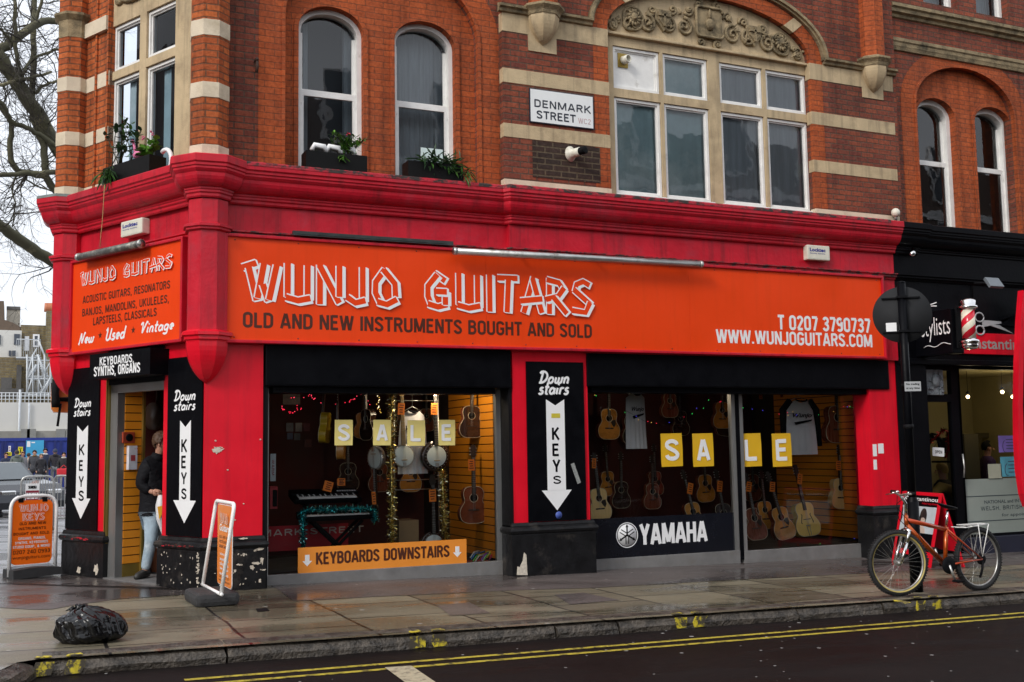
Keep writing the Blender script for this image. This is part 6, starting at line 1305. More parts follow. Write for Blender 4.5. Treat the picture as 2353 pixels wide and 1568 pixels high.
# ---------------------------------------------------------------- rubbish bag
bx1, by1 = pg(199, 1474); rn = random.Random(7)
BAX = Vector((-.35, .25, .9)).rotation_difference(Vector((0, 0, 1))).to_matrix(); bm = bmesh.new(); bmesh.ops.create_icosphere(bm, subdivisions=6, radius=1)
from mathutils import noise as _n
for q in bm.verts:
    c = q.co.copy(); x, y, z = c
    lump = 1+.10*_n.noise(c*1.6+Vector((3, 1, 2)))+.05*_n.noise(c*3.3)
    f = _n.noise(Vector((math.atan2(y, x)*1.4, z*.9, 3)))
    rid = abs(_n.noise(Vector((c.x*4.0+f*2, c.y*4, c.z*2.2))))
    rid2 = abs(_n.noise(Vector((c.x*9+2*rid, c.y*7, c.z*9+f*3))))
    k_ = BAX @ c; th_, ph = math.atan2(k_.y, k_.x), math.acos(max(-1, min(1, k_.z)))
    p1 = 1-abs(_n.noise(Vector((math.cos(th_)*2.6, math.sin(th_)*2.6, ph*.8)))); p2 = 1-abs(_n.noise(Vector((math.cos(th_)*6.5, math.sin(th_)*6.5, ph*1.3+4)))); p3 = abs(_n.noise(c*6.5))
    w_ = min(1, math.sin(ph)*1.4+.1); r = lump-.14+(.16*p1+.085*p2)*w_+.035*p3-.16*max(0, 1-ph/.45)
    r *= 1+.10*max(0, -z)
    knot = max(0, (z-.72)/.28); tw = math.sin(math.atan2(y, x)*11+z*9)
    X, Y, Z = x*r*.365*(1+.12*x), y*r*.27, z*r*.17
    Z = .17+.19*r*math.copysign(abs(z)**.72, z); X *= 1.06-.10*max(0, z)
    if knot > 0: Z += knot*.045*(1+.35*tw); X += -.05*knot+knot*.02*tw
    Z = max(.004, Z); 
    if z < -.5: X *= .97
    q.co = Vector((X, Y, Z))
m = MB(); m.bm(bm, smooth=True, T=Matrix.Diagonal((.62, .70, .66, 1))); bm.free()
mBag = M('bin_bag_plastic', (.0025, .0025, .003), .19, var=.2, scale=20, bump=.28, bscale=20, spec=.45)
t = thing('rubbish_bag', 'crumpled shiny black rubbish bag lying on the pavement near the kerb', 'rubbish bag', (bx1, by1, zg(bx1)))
TT = Matrix.Translation((bx1, by1, zg(bx1)-.002)) @ Matrix.Rotation(R(-14), 4, 'Z')
m.v = [TT @ v for v in m.v]; m.obj('bag', mBag, t)
m = MB(); pts = []
for k in range(26): a = k/25; pts.append((-.17+.24*a, .06+.02*math.sin(9*a), .085+.14*math.sin(PI*(.2+.6*a))+.010*math.sin(30*a)))
m.tube(pts, [.010+.024*math.sin(PI*k/25)*(1+.3*math.sin(k*2.3)) for k in range(26)], 9, T=TT)
for k in range(7): a = rn.uniform(.2, 1); c = Vector((-.17+.24*a, .04, .105+.15*math.sin(PI*(.2+.6*a)))); m.tube([c, c+Vector((rn.uniform(-.03, .02), -.02, .02)), c+Vector((rn.uniform(-.05, .03), -.04, .0))], [.022, .014, .003], 6, T=TT)
m.obj('gathered_neck', mBag, t)
# ---------------------------------------------------------------- window boxes and what grows in them
mLeaf = [M('leaf_green', (.05, .14, .02), .5, var=.3), M('leaf_dark', (.02, .06, .018), .5, var=.3), M('leaf_bright', (.12, .28, .03), .5, var=.2)]
mStem = M('stem', (.05, .05, .02), .7); mPet = M('red_petal', (.60, .015, .05), .5); mPink = M('pink_petal', (.70, .10, .25), .5)
def leaf(m, p, d, L, w, mi, n=None, fold=.15):
    d = d.normalized(); s = d.cross(Vector((0, 0, 1)) if abs(d.z) < .9 else Vector((1, 0, 0))).normalized(); u = s.cross(d)
    m.add([p, p+d*L*.35+s*w*.5-u*w*fold, p+d*L*.75+s*w*.4-u*w*fold, p+d*L-u*L*.12, p+d*L*.75-s*w*.4-u*w*fold, p+d*L*.35-s*w*.5-u*w*fold], [(0, 1, 2, 3), (0, 3, 4, 5)], mi)
def wbox(label, T, x0, x1, y0, y1, z0, z1):
    t = thing('window_box', label, 'window box', T=T @ Matrix.Translation(((x0+x1)/2, (y0+y1)/2, z0))); th = .012
    m = MB(); m.box(x0, x1, y0, y0+th, z0, z1); m.box(x0, x1, y1-th, y1, z0, z1); m.box(x0, x0+th, y0+th, y1-th, z0, z1); m.box(x1-th, x1, y0+th, y1-th, z0, z1); m.obj('trough', M('black_planter', (.006, .006, .006), .5, var=.2, spec=.15), t, T)
    m = MB(); m.box(x0+th, x1-th, y0+th, y1-th, z0, z1-.025); m.obj('soil', M('soil', (.03, .02, .012), .9), t, T); return t
zc_ = 4.728
q0, q1 = pb(243, 400, -.16)[0], pb(350, 380, -.16)[0]
wbox('black window box under the corner window', FB, q0, q1, -.20, .02, zc_-.01, zc_+.20)
r0, r1 = pa(703, 375, -.17)[0], pa(844, 385, -.17)[0]; wbox('black window box under the left arched window', FA, r0, r1, -.17, .05, zc_-.02, zc_+.20)
s0, s1 = pa(938, 400, -.17)[0], pa(1065, 410, -.17)[0]; wbox('black window box under the right arched window', FA, s0, s1, -.17, .05, zc_-.02, zc_+.20)
def bush(name, label, cat, c, spread, n, L, w, mis, seed, T=FA, stems=6, up=.8, droop=0., flower=None, nf=0, flo=.0, tall=None):
    rn = random.Random(seed); t = thing(name, label, cat, T=T @ Matrix.Translation(c)); m = MB(); ms = MB(); mf = MB(); c = Vector(c)
    tips = []
    for k in range(stems):
        a = rn.uniform(0, 6.28); h = rn.uniform(.5, 1)*(tall or spread[2]); e = c+Vector((spread[0]*rn.uniform(-1, 1), spread[1]*rn.uniform(-1, 1)-.02, h)); b = c+Vector((spread[0]*.7*rn.uniform(-1, 1), spread[1]*.5*rn.uniform(-1, 1), 0)); mid = b.lerp(e, .55)+Vector((rn.uniform(-.03, .03), rn.uniform(-.03, .03), .03))
        ms.tube([b, mid, e], [.006, .005, .002], 5, T=T); tips.append((b, mid, e))
    for k in range(n):
        b, mid, e = tips[rn.randrange(len(tips))]; f = rn.uniform(.2, 1.05); p = b.lerp(mid, f*2) if f < .5 else mid.lerp(e, min(1, f*2-1)); d = Vector((rn.gauss(0, 1), rn.gauss(-.3, .8), rn.gauss(up-.3, .6)-droop)); k_ = rn.uniform(.6, 1.2)
        leaf(m, p+Vector((rn.gauss(0, .012), rn.gauss(0, .012), rn.gauss(0, .01))), d, L*k_, w*k_, rn.choice(mis))
    for k in range(nf):
        b, mid, e = tips[rn.randrange(len(tips))]; e = e+Vector((0, -.01, flo))
        for j in range(7): mf.ball(e+Vector((rn.gauss(0, .02), rn.gauss(0, .02), rn.gauss(0, .016))), (.012, .012, .009), sub=1)
    m.v = [T @ v for v in m.v]; m.obj('foliage', mLeaf, t); ms.obj('stem', mStem, t)
    if nf: mf.v = [T @ v for v in mf.v]; mf.obj('flower', flower, t)
    return t
zt_ = zc_+.18
bush('leggy_plant', 'leggy dark leaved plant at the left end of the corner window box', 'plant', ((q0*.75+q1*.25), -.10, zt_), (.28, .12, .72), 95, .10, .05, [1, 1, 0], 21, FB, stems=9)
bush('bright_geranium', 'bright green plant with a pink flower at the right end of the corner window box', 'plant', ((q0*.22+q1*.78), -.10, zt_), (.22, .09, .24), 90, .08, .075, [2, 2, 0], 22, FB, stems=8, flower=mPink, nf=2, flo=.12)
bush('trailing_grass', 'thin trailing stems hanging over the corner window box', 'plant', (q0+.15, -.205, zt_-.1), (.10, .02, .1), 60, .22, .008, [0, 1], 23, FB, stems=4, up=-1.2)
bush('red_geranium', 'feathery green plant with red flowers in the left arched window box', 'plant', (r1-.22, -.09, zt_), (.20, .09, .27), 240, .075, .03, [0, 0, 2], 24, FA, stems=12, flower=mPet, nf=3, flo=.03)
bush('trailing_stem', 'pale trailing stem over the front of the left arched window box', 'plant', (r0+.42, -.18, zt_-.06), (.03, .01, .05), 26, .07, .03, [2, 0], 25, FA, stems=3, up=-1.0)
bush('strappy_plant', 'strappy dark green plant spilling over the right arched window box', 'plant', (s1-.26, -.10, zt_-.02), (.26, .08, .12), 170, .19, .022, [1, 1, 0], 26, FA, stems=14, up=.35)
bush('strappy_offshoot', 'tuft of strappy leaves over the right end of the right arched window box', 'plant', (s1+.02, -.14, zt_-.10), (.05, .04, .08), 24, .22, .022, [1, 0], 27, FA, stems=5, up=-.1)
m = MB(); p = Vector((q0*.45+q1*.55, -.10, zt_+.12)); m.tube([p+Vector((-.10, 0, .16)), p+Vector((-.07, 0, .17)), p+Vector((-.04, 0, .12)), p], [.012, .02, .015, .02], 8, T=FB); m.ball(p+Vector((.05, 0, -.02)), (.085, .05, .05), T=FB); t = thing('garden_flamingo', 'pink flamingo ornament among the plants of the corner window box', 'ornament', T=FB @ Matrix.Translation(p)); m.obj('body', M('flamingo_pink', (.75, .20, .38), .4), t)
m = MB(); m.tube([p+Vector((.04, 0, -.06)), p+Vector((.04, 0, -.2))], .005, 5, T=FB); m.obj('leg', mBlkM, t)
m = MB()
for k in range(3): c = Vector((r0+.18+.17*k, -.08, zt_+.05)); m.tube([c+Vector((-.09, 0, .0)), c+Vector((-.06, 0, .06)), c+Vector((.05, -.01, .05)), c+Vector((.09, 0, -.02))], [.03, .035, .035, .02], 7)
tag(m.obj('white_ornament', mWht2), 'white curved ornaments lying in the left arched window box', 'ornament')
m = MB(); m.box(s0+.22, s0+.50, -.0, .006, zt_-.02, zt_+.24); t = tag(m.obj('white_card', M('card_pale', (.62, .72, .70), .5)), 'white card propped in the right arched window box', 'card')
x, z = pb(384, 392, -.16); m = MB(); m.tube([(x-.10+.12*math.sin(R(a)), -.12, zt_-.09+.14*math.cos(R(a))) for a in range(-30, 200, 20)], .026, 8, T=FB); tag(m.obj('white_hoop', mWht2), 'white curved tail of an ornament at the right end of the corner window box', 'ornament')
m = MB(); pts = [pb(u, v, -.42) for u, v in ((240, 425), (238, 460), (236, 490), (234, 515), (231, 540), (229, 568))]; m.tube([(a, -.42+.001*i, b) for i, (a, b) in enumerate(pts)], .004, 5, T=FB); tag(m.obj('dangling_vine', M('dry_stem', (.45, .30, .12), .7)), 'thin dry vine hanging down the red cornice from the corner window box', 'vine')
# ================================================================ what stands and hangs in the shop windows
mSpr = M('spruce_top', (.85, .58, .24), .3, var=.08, scale=3, stretch=(9, 9, .5), coat=.3); mMah = M('mahogany', (.20, .05, .022), .28, var=.25, scale=4, stretch=(8, 8, .5), coat=.4)
mSun = M('sunburst', (.66, .29, .05), .25, var=.3, scale=3.2, col2=(.07, .025, .012), fac=(.5, .68), coat=.5); mYelG = M('yellow_archtop', (1.0, .74, .22), .22, var=.08, coat=.5); mYelB = M('yellow_guitar_side', (.55, .36, .02), .3, var=.1); mDkG = M('dark_guitar', (.03, .014, .01), .25, coat=.5)
mNeck = M('neck_wood', (.09, .045, .02), .4); mFing = M('fingerboard', (.022, .014, .010), .5); mMaple = M('maple_neck', (.45, .30, .13), .4); mBind = M('ivory_binding', (.62, .57, .42), .4); mSkinB = M('banjo_skin', (.76, .84, .82), .5, var=.03); mTagO = M('orange_tag', (.80, .20, .015), .6, var=.06); mInk = M('tag_ink', (.10, .02, .008), .7)
def frame_between(bot, head, yaw=0.):
    """frame whose z axis runs from the foot of an instrument to its head"""
    b, h = Vector(bot), Vector(head); ez = (h-b); L = ez.length; ez.normalize(); ey = Vector((math.sin(yaw), math.cos(yaw), 0)); ex = ey.cross(ez).normalized(); ey = ez.cross(ex)
    return Matrix(((ex.x, ey.x, ez.x, b.x), (ex.y, ey.y, ez.y, b.y), (ex.z, ey.z, ez.z, b.z), (0, 0, 0, 1))), L
def gbody(k=1., cut=False):
    pts = []
    ctl = [(0, .0), (.10, .004), (.17, .045), (.195, .12), (.185, .19), (.14, .265), (.128, .30), (.138, .345), (.145, .39), (.13, .445), (.09, .475), (.035, .484)]
    out = []
    for i in range(len(ctl)-1):
        p0, p1, p2, p3 = ctl[max(i-1, 0)], ctl[i], ctl[i+1], ctl[min(i+2, len(ctl)-1)]
        for t in (0, .33, .66):
            out.append(tuple(.5*((2*p1[j])+(-p0[j]+p2[j])*t+(2*p0[j]-5*p1[j]+4*p2[j]-p3[j])*t*t+(-p0[j]+3*p1[j]-3*p2[j]+p3[j])*t**3) for j in (0, 1)))
    out.append(ctl[-1]); out[0] = (0, 0)
    right = [(x*k, z) for x, z in out]; left = [(-x*k, z) for x, z in out[1:][::-1]]
    if cut: right = [(x if not (.37 < z < .48) else min(x, .06+.5*abs(z-.43)), z) for x, z in right]
    return right+left
def guitar(label, bot, head, mats, yaw=0., kind='flat', group=None, wide=1., guard=True, cut=False, depth=.10, hide_neck=False):
    body_m, side_m = mats; T, L = frame_between(bot, head, yaw); s = L/1.04; T = T @ Matrix.Diagonal((s, s, s, 1))
    t = thing('guitar', label, 'guitar', T=T, group=group); B = gbody(wide, cut)
    m = MB(); m.prism(B, -.0, depth, T=T); m.obj('body', side_m, t)
    m = MB(); m.prism([(x*.985, .242+(z-.242)*.985) for x, z in B], -.004, .0, T=T); m.obj('top', body_m, t)
    m = MB(); q = [(x, -.002, z) for x, z in B]; m.tube(q+[q[0]], .004, 5, T=T, cap=False); m.obj('binding', mBind, t)
    if kind == 'flat':
        m = MB(); m.lathe([(.05, .0), (.05, .002)], 24, T=T @ Matrix.Translation((0, -.0045, .335)) @ Matrix.Rotation(R(90), 4, 'X')); m.obj('sound_hole', mBlkM, t)
        m = MB(); m.tube([(.058*math.cos(R(a)), -.006, .335+.058*math.sin(R(a))) for a in range(0, 361, 15)], .004, 5, T=T, cap=False); m.obj('rosette', mBind, t)
        m = MB(); m.box(-.075, .075, -.012, -.004, .165, .185, T=T); m.obj('bridge', mFing, t)
        if guard: m = MB(); m.prism([(.045, .30), (.11, .31), (.12, .24), (.09, .19), (.06, .22), (.03, .27)], -.0065, -.004, T=T); m.obj('pickguard', mFing, t)
    else:
        for sx in (1, -1):
            m = MB(); m.tube([(sx*.085, -.006, .32), (sx*.072, -.006, .305), (sx*.09, -.006, .25), (sx*.108, -.006, .20), (sx*.096, -.006, .185)], .006, 5, T=T); m.obj('sound_slot', mBlkM, t)
        m = MB(); m.box(-.06, .06, -.018, -.004, .235, .245, T=T); m.obj('bridge', mFing, t)
        m = MB(); m.tube([(-.03, -.01, .15), (-.015, -.014, .01)], .004, 5, T=T); m.tube([(.03, -.01, .15), (.015, -.014, .01)], .004, 5, T=T); m.box(-.036, .036, -.016, -.008, .145, .16, T=T); m.obj('tailpiece', mGal, t)
    m = MB(); m.prism([(-.027, .37), (.027, .37), (.021, .86), (-.021, .86)], -.012, .015, T=T); m.obj('neck', mNeck, t)
    m = MB(); m.prism([(-.028, .37), (.028, .37), (.022, .86), (-.022, .86)], -.016, -.011, T=T); m.obj('fingerboard', mFing, t)
    m = MB()
    for k in range(14): z = .86-.46*(1-.944**k)*1.6; m.box(-.024, .024, -.018, -.0155, z-.001, z+.001, T=T)
    for x in (-.015, -.005, .005, .015): m.tube([(x, -.019, .17), (x, -.019, .87)], .0012, 3, T=T, cap=False)
    o = m.obj('strings_and_frets', mGal, t); o.name = 'string_set'
    m = MB(); m.prism([(-.022, .86), (.022, .86), (.036, .90), (.033, 1.03), (0, 1.04), (-.033, 1.03), (-.036, .90)], -.008, .010, T=T); m.obj('headstock', mFing, t)
    m = MB()
    for sx in (1, -1):
        for k in range(3): m.tube([(sx*.03, 0, .91+.04*k), (sx*.055, 0, .91+.04*k)], .006, 5, T=T)
    m.obj('tuner', mGal, t)['kind'] = 'stuff'
    return t
G_ = 'guitars shown in the right shop window'; G1 = 'guitars shown in the left shop window'; G2 = 'guitars hung deep in the right shop window'
def AT(u, v, Y): return at_px(u, v, Y)
guitar('dark mahogany guitar with a white guard standing left in the right hand window pane', AT(1743, 1241, .75), AT(1713, 1086, .95), (mMah, mMah), group=G_, cut=True)
guitar('honey sunburst guitar with dark guard, second in the row of standing guitars', AT(1810, 1239, .75), AT(1762, 1084, .95), (mSun, mMah), group=G_)
guitar('pale yellow archtop guitar with curved sound slots, standing', AT(1862, 1232, .75), AT(1826, 1068, .95), (mYelG, mYelB), kind='arch', group=G_, wide=1.12)
guitar('small pale natural guitar hanging on the orange slatted wall at the right', AT(1934, 1169, .75), AT(1927, 1022, .8), (mSpr, mSpr), group=G_, guard=False)
guitar('brown guitar hanging high on the orange slatted wall', AT(1926, 1018, .8), AT(1920, 836, .8), (mMah, mMah), group=G_)
guitar('natural guitar at the left end of the right window, cut by the black pier', AT(1382, 1196, .7), AT(1364, 1040, .8), (mSpr, mSpr), group=G_)
guitar('small wooden guitar with a slotted head leaning above the black panel', AT(1604, 1222, .6), AT(1568, 1080, .75), (mSun, mMah), group=G_)
guitar('dark guitar leaning above the black panel beside the mullion', AT(1672, 1228, .6), AT(1644, 1078, .75), (mDkG, mDkG), group=G_)
guitar('dim guitar standing behind the mahogany one', AT(1762, 1216, 1.3), AT(1748, 1080, 1.4), (mSun, mMah), group=G_)
for i, (u, v, L, mt, lb) in enumerate(((1400, 1010, 150, mSun, 'leftmost'), (1428, 1168, 130, mDkG, 'lowest'), (1540, 960, 120, mMah, 'topmost'), (1660, 985, 130, mSun, 'rightmost'), (1500, 1170, 125, mMah, 'middle low'))): guitar(lb+' of the dim guitars hung on the maroon back wall', AT(u, v, 2.6), AT(u-2, v-L, 2.6), (mt, mMah), group=G2)
for i in range(11): guitar('dim guitar among the rows hung on the maroon back wall of the right window', AT(1392+56*i+random.uniform(-8, 8), (1010 if i % 2 else 1150)+random.uniform(-12, 12), 2.95), AT(1390+56*i, (880 if i % 2 else 1020), 2.95), ((mSun, mDkG, mMah, mDkG)[i % 4], mMah), group='back rows of guitars in the right window')
for i in range(8): guitar('dim guitar among the rows hung at the back of the left window', AT(800+36*i, (1000 if i % 2 else 1120)+random.uniform(-14, 14), 2.6), AT(799+36*i, (880 if i % 2 else 990), 2.6), ((mDkG, mSun, mMah)[i % 3], mMah), group='back rows of guitars in the left window')
guitar('yellow guitar hung sideways with its back turned, upper left of the left window', AT(737, 1018, 1.0), AT(748, 868, 1.0), (mYelB, mYelB), yaw=R(118), group=G1, depth=.11)
guitar('brown sunburst guitar hung sideways behind the first S sheet', AT(775, 1056, 1.0), AT(776, 900, 1.0), (mSun, mSun), yaw=R(110), group=G1, depth=.11)
guitar('black guitar with pale binding hung sideways between two sale sheets', AT(842, 1012, 1.1), AT(838, 860, 1.1), (mDkG, mDkG), yaw=R(75), group=G1)
guitar('dark red sunburst guitar hanging before the slatted wall in the left window', AT(1089, 1203, .7), AT(1087, 1022, .72), (M('red_sunburst', (.20, .05, .018), .25, var=.3, scale=3, col2=(.05, .012, .008), fac=(.5, .66), coat=.5), mMah), group=G1, guard=False)
guitar('near black guitar hanging high at the right of the left window', AT(1083, 1006, .8), AT(1085, 850, .8), (mDkG, mMah), group=G1, guard=False)
def banjo(label, c, head, rpx, neckmat, yaw=0., dark=False, res=.0):
    T, L = frame_between(c, head, yaw); r = rpx
    t = thing('banjo', label, 'banjo', T=T, group='banjos shown in the left shop window')
    X = T @ Matrix.Rotation(R(90), 4, 'X')
    m = MB(); m.lathe([(r*.99, .004), (r*.9, .009), (0, .0095)], 36, T=X, cap=False); m.obj('drum_head', mSkinB, t)
    m = MB(); m.lathe([(r*.98, .006), (r*1.06, .008), (r*1.06, -.06), (r*.98, -.06)], 36, T=X); m.obj('rim', mGal if not dark else mDkG, t)
    m = MB()
    for k in range(22): a = 2*PI*k/22; m.tube([X @ Vector((r*1.075*math.cos(a), r*1.075*math.sin(a), z)) for z in (.01, -.05)], .005, 4)
    m.obj('tension_hook', mGal, t)['kind'] = 'stuff'
    if res: m = MB(); m.lathe([(r*1.06, -.03), (r*1.06+res, -.02), (r*1.06+res, -.085), (r*.9, -.10)], 36, T=X); m.obj('resonator', mDkG, t)
    m = MB(); m.prism([(-.024, r*1.0), (.024, r*1.0), (.019, L*.83), (-.019, L*.83)], -.018, .01, T=T); m.obj('neck', neckmat, t)
    m = MB()
    for k in range(16): z = r+(L*.83-r)*(1-.93**k)/(1-.93**16); m.box(-.022, .022, -.0205, -.0178, L*.83+r-z-.001, L*.83+r-z+.002, T=T)
    for x in (-.013, -.004, .005, .014): m.tube([(x, -.021, -r*.4), (x, -.021, L*.85)], .0011, 3, T=T, cap=False)
    m.obj('string_set', mGal, t)
    m = MB(); m.prism([(-.019, L*.83), (.019, L*.83), (.045, L*.89), (.03, L*.99), (0, L), (-.03, L*.99), (-.045, L*.89)], -.01, .008, T=T); m.obj('headstock', neckmat, t)
    m = MB(); m.box(-.035, .035, -.028, -.010, -r*.42, -r*.36, T=T); m.obj('bridge', mMaple, t); m = MB(); m.box(-.018, .018, -.03, -.0, -r*.98, -r*.62, T=T); m.obj('tailpiece', mGal, t)
banjo('banjo with a maple neck hanging in front of the white shirt', AT(928, 1048, .62), AT(922, 884, .62), .128, mMaple)
banjo('banjo with a dark resonator rim hanging right of the white shirt', AT(1003, 1049, .62), AT(998, 880, .62), .132, mFing, dark=True, res=.05)
banjo('banjo standing low, partly behind the orange board', AT(997, 1252, .75), AT(993, 1090, .75), .128, mFing, dark=True, res=.02)
banjo('banjo hung sideways left of the gold tinsel', AT(861, 1053, .8), AT(866, 1180, .8), .13, mFing, yaw=R(70))
def tagcard(u, v, Y, w_=.085, h_=.14, tilt=0, label='', mat=None, lines=4):
    p = AT(u, v, Y); T = Matrix.Translation(p) @ Matrix.Rotation(R(tilt), 4, 'Y'); t = thing('price_tag', label, 'price tag', T=T, group='orange price tags in the shop windows')
    m = MB(); m.box(-w_/2, w_/2, -.001, .001, -h_/2, h_/2, T=T); m.obj('card', mat or mTagO, t); m = MB(); rn = random.Random(int(u))
    for k in range(lines): z = h_*(.32-.2*k); a = rn.uniform(.2, .38); m.box(-w_*a, w_*rn.uniform(.2, .38), -.002, -.0012, z-.006, z+.006, T=T)
    m.obj('handwriting', mInk, t)
for a in ((922, 940, .55, .085, .14, 3, 'orange price tag on the neck of the maple necked banjo'), (998, 940, .55, .085, .14, 2, 'orange price tag on the neck of the dark rimmed banjo'), (994, 1139, .66, .09, .15, -2, 'orange price tag on the low standing banjo'), (1083, 1069, .62, .085, .14, -1, 'orange price tag on the dark red sunburst guitar'), (754, 1118, .8, .11, .12, 16, 'tilted orange price tag over the upper keyboard'), (784, 1108, .95, .10, .09, 0, 'plain orange card behind the upper keyboard'), (859, 1145, .7, .05, .15, -4, 'orange and white tag left of the gold tinsel'),
    (1365, 1065, .6, .06, .13, 3, 'orange price tag at the left edge of the right window'), (1586, 1123, .58, .085, .15, 12, 'orange price tag on the small wooden guitar above the black panel'), (1654, 1118, .58, .085, .15, 7, 'orange price tag on the dark guitar beside the mullion'), (1721, 1119, .68, .085, .14, 10, 'orange and white price tag on the mahogany guitar'), (1775, 1119, .7, .09, .14, 6, 'orange price tag on the honey sunburst guitar'), (1838, 1101, .72, .085, .15, 9, 'orange price tag on the pale archtop guitar'), (1927, 1070, .66, .09, .14, 2, 'orange price tag on the small pale guitar'), (1748, 908, .9, .06, .12, 0, 'dim orange tag hanging high in the right window'), (1796, 905, .9, .05, .11, 0, 'dim orange tag hanging high by the raglan shirt')):
    tagcard(*a[:6], label=a[6])
# sale sheets
mSale = M('sale_yellow', (.80, .66, .22), .6, var=.07, scale=5); mSaleO = M('sale_deep_yellow', (.72, .42, .012), .5, var=.04)
def sale(c, u0, v0, u1, v1, lab, mat, tilt, Y=.275):
    a, b = pa(u0, v1, Y), pa(u1, v0, Y); T = Matrix.Translation(((a[0]+b[0])/2, Y, (a[1]+b[1])/2)) @ Matrix.Rotation(R(tilt), 4, 'Y'); w_, h = (b[0]-a[0])/2, (b[1]-a[1])/2
    t = thing('sale_sheet', lab, 'sale sheet', T=T, group='sale letters on the shop windows')
    m = MB(); n = 6; vs = []; fs = []
    for i in range(n+1):
        for j in range(n+1): vs.append((-w_+2*w_*i/n, .004*math.sin(i*1.3+j), -h+2*h*j/n))
    for i in range(n):
        for j in range(n): fs.append((i*(n+1)+j, (i+1)*(n+1)+j, (i+1)*(n+1)+j+1, i*(n+1)+j+1))
    m.add(vs, fs, T=T, smooth=True); m.obj('sheet', mat, t)
    m = MB(); m.text(c, -w_*.66, w_*.66, -h*.62, h*.62, -.006, bold=.045, T=T); m.obj('lettering', mWht2, t)
W_ = 'pale yellow sheet with a white letter {} in the left window'; V_ = 'deep yellow sheet with a white letter {} on the right window'
for c, u0, u1, dv in (('S', 769, 810.5, 0), ('A', 857.5, 898, 0), ('L', 936, 976.5, 1), ('E', 1008, 1045.5, 0)): sale(c, u0, 965+dv, u1, 1024+dv, W_.format(c), mSale, .5, GY-.012)
for c, u0, u1 in (('S', 1520, 1567), ('A', 1593, 1638), ('L', 1704, 1748), ('E', 1776, 1817)): sale(c, u0, 996, u1, 1073, V_.format(c), mSaleO, -.8, GY-.012)
# shirts
def shirt(label, u0, v0, u1, v1, Y, sleeve=None, logo=True, narrow=False):
    a, b = pa(u0, v1, Y), pa(u1, v0, Y); w_, h = (b[0]-a[0]), (b[1]-a[1]); cx = (a[0]+b[0])/2; t = thing('hanging_shirt', label, 'shirt', (cx, Y, a[1]))
    n = 18; m = MB(); vs = []; fs = []
    for i in range(n+1):
        s = i/n*2-1
        for j in range(9):
            q = j/8; hw = w_*.5*(1-.22*q**2.2 if not narrow else 1-.1*q); top = b[1]-h*(.10*abs(s)**1.5)-(h*.07*max(0, 1-(s/.35)**2) if q == 1 else 0)
            vs.append((cx+s*hw, Y-.05*math.cos(s*1.4)+.012*math.sin(i*1.7+q*2)*(1-q), a[1]+(top-a[1])*q))
    for i in range(n):
        for j in range(8): fs.append((i*9+j, (i+1)*9+j, (i+1)*9+j+1, i*9+j+1))
    m.add(vs, fs, smooth=True); m.obj('torso', M('white_cotton', (.70, .70, .72), .85, var=.06), t)
    m = MB(); m.tube([(cx+w_*.17*math.cos(R(x)), Y-.06+.03*math.sin(R(x)), b[1]-.01+.03*math.sin(R(x))) for x in range(180, 361, 20)], .012, 6); m.obj('collar', mBlkM, t)
    if sleeve:
        for s in (1, -1):
            m = MB(); m.tube([(cx+s*w_*.30, Y-.02, b[1]-.03), (cx+s*w_*.50, Y-.01, b[1]-.20*h), (cx+s*w_*(.60 if s > 0 else .5), Y, b[1]-h*.85)], [.05, .055, .035], 8); m.obj('sleeve', mBlkM, t)
    if logo:
        m = MB(); z = b[1]-h*.36; m.text('Wunjo', cx-w_*.28, cx+w_*.30, z, z+h*.10, Y-.066, bold=.03, shear=.35); m.prism([(cx-w_*.25, z-.05), (cx+w_*.3, z-.01), (cx+w_*.28, z-.035), (cx-w_*.2, z-.09)], Y-.068, Y-.064); m.obj('lettering', mBlkM, t)
    m = MB(); m.tube([(cx-w_*.3, Y, b[1]-.03), (cx, Y, b[1]+.03), (cx+w_*.3, Y, b[1]-.03)], .006, 5); m.tube([(cx, Y, b[1]+.03), (cx, Y, 2.6)], .002, 4); m.obj('hanger', mGal, t)
shirt('white shirt with a dark collar behind the banjos', 914, 940, 981, 1090, .85)
shirt('white raglan shirt with black sleeves hanging by the E sheet', 1802, 917, 1872, 1046, .7, sleeve=True)
shirt('narrow white shirt hanging in the dim left half of the right window', 1438, 902, 1482, 1032, .95, sleeve=None, narrow=True)
# keyboards, stands, red banner, tinsel
def keyboard(label, u0, v0, u1, v1, Y, dep, rise):
    a, b = AT(u0, v1, Y), AT(u1, v0, Y); x0, x1, z = a.x, b.x, a.z
    T = Matrix.Translation((x0, Y, z)) @ Matrix.Rotation(R(rise), 4, 'X'); w_ = x1-x0; t = thing('keyboard', label, 'keyboard', T=T)
    m = MB(); m.box(-.06, w_+.06, -.02, dep, -.06, -.005, b=.01, T=T); m.box(-.06, w_+.06, .15, dep, -.005, .025, b=.006, T=T); m.obj('case', mBlk, t)
    m = MB(); n = 36; kw = w_/n
    for k in range(n): m.box(k*kw+.0012, (k+1)*kw-.0012, 0, .145, -.004, .012, T=T)
    o = m.obj('white_keys', mWht2, t); o.name = 'white_key_row'
    m = MB()
    for k in range(n):
        if k % 7 not in (2, 6): m.box((k+1)*kw-.006, (k+1)*kw+.006, .05, .145, .012, .022, T=T)
    m.obj('black_key_row', mBlk, t); m = MB()
    for k in range(8): m.box(w_*.72+k*.03, w_*.72+k*.03+.022, .19, .215, .025, .03, T=T)
    m.obj('button_row', mWht2, t); return T, w_
keyboard('black electronic keyboard with white keys on the upper tier of the stand', 688, 1137, 820, 1147, .75, .32, 14)
keyboard('black keyboard with teal tinsel on its rim, lower tier of the stand', 706, 1182, 849, 1187, .62, .30, 3)
a, b = AT(700, 1185, .72), AT(850, 1185, .72); z0 = .16
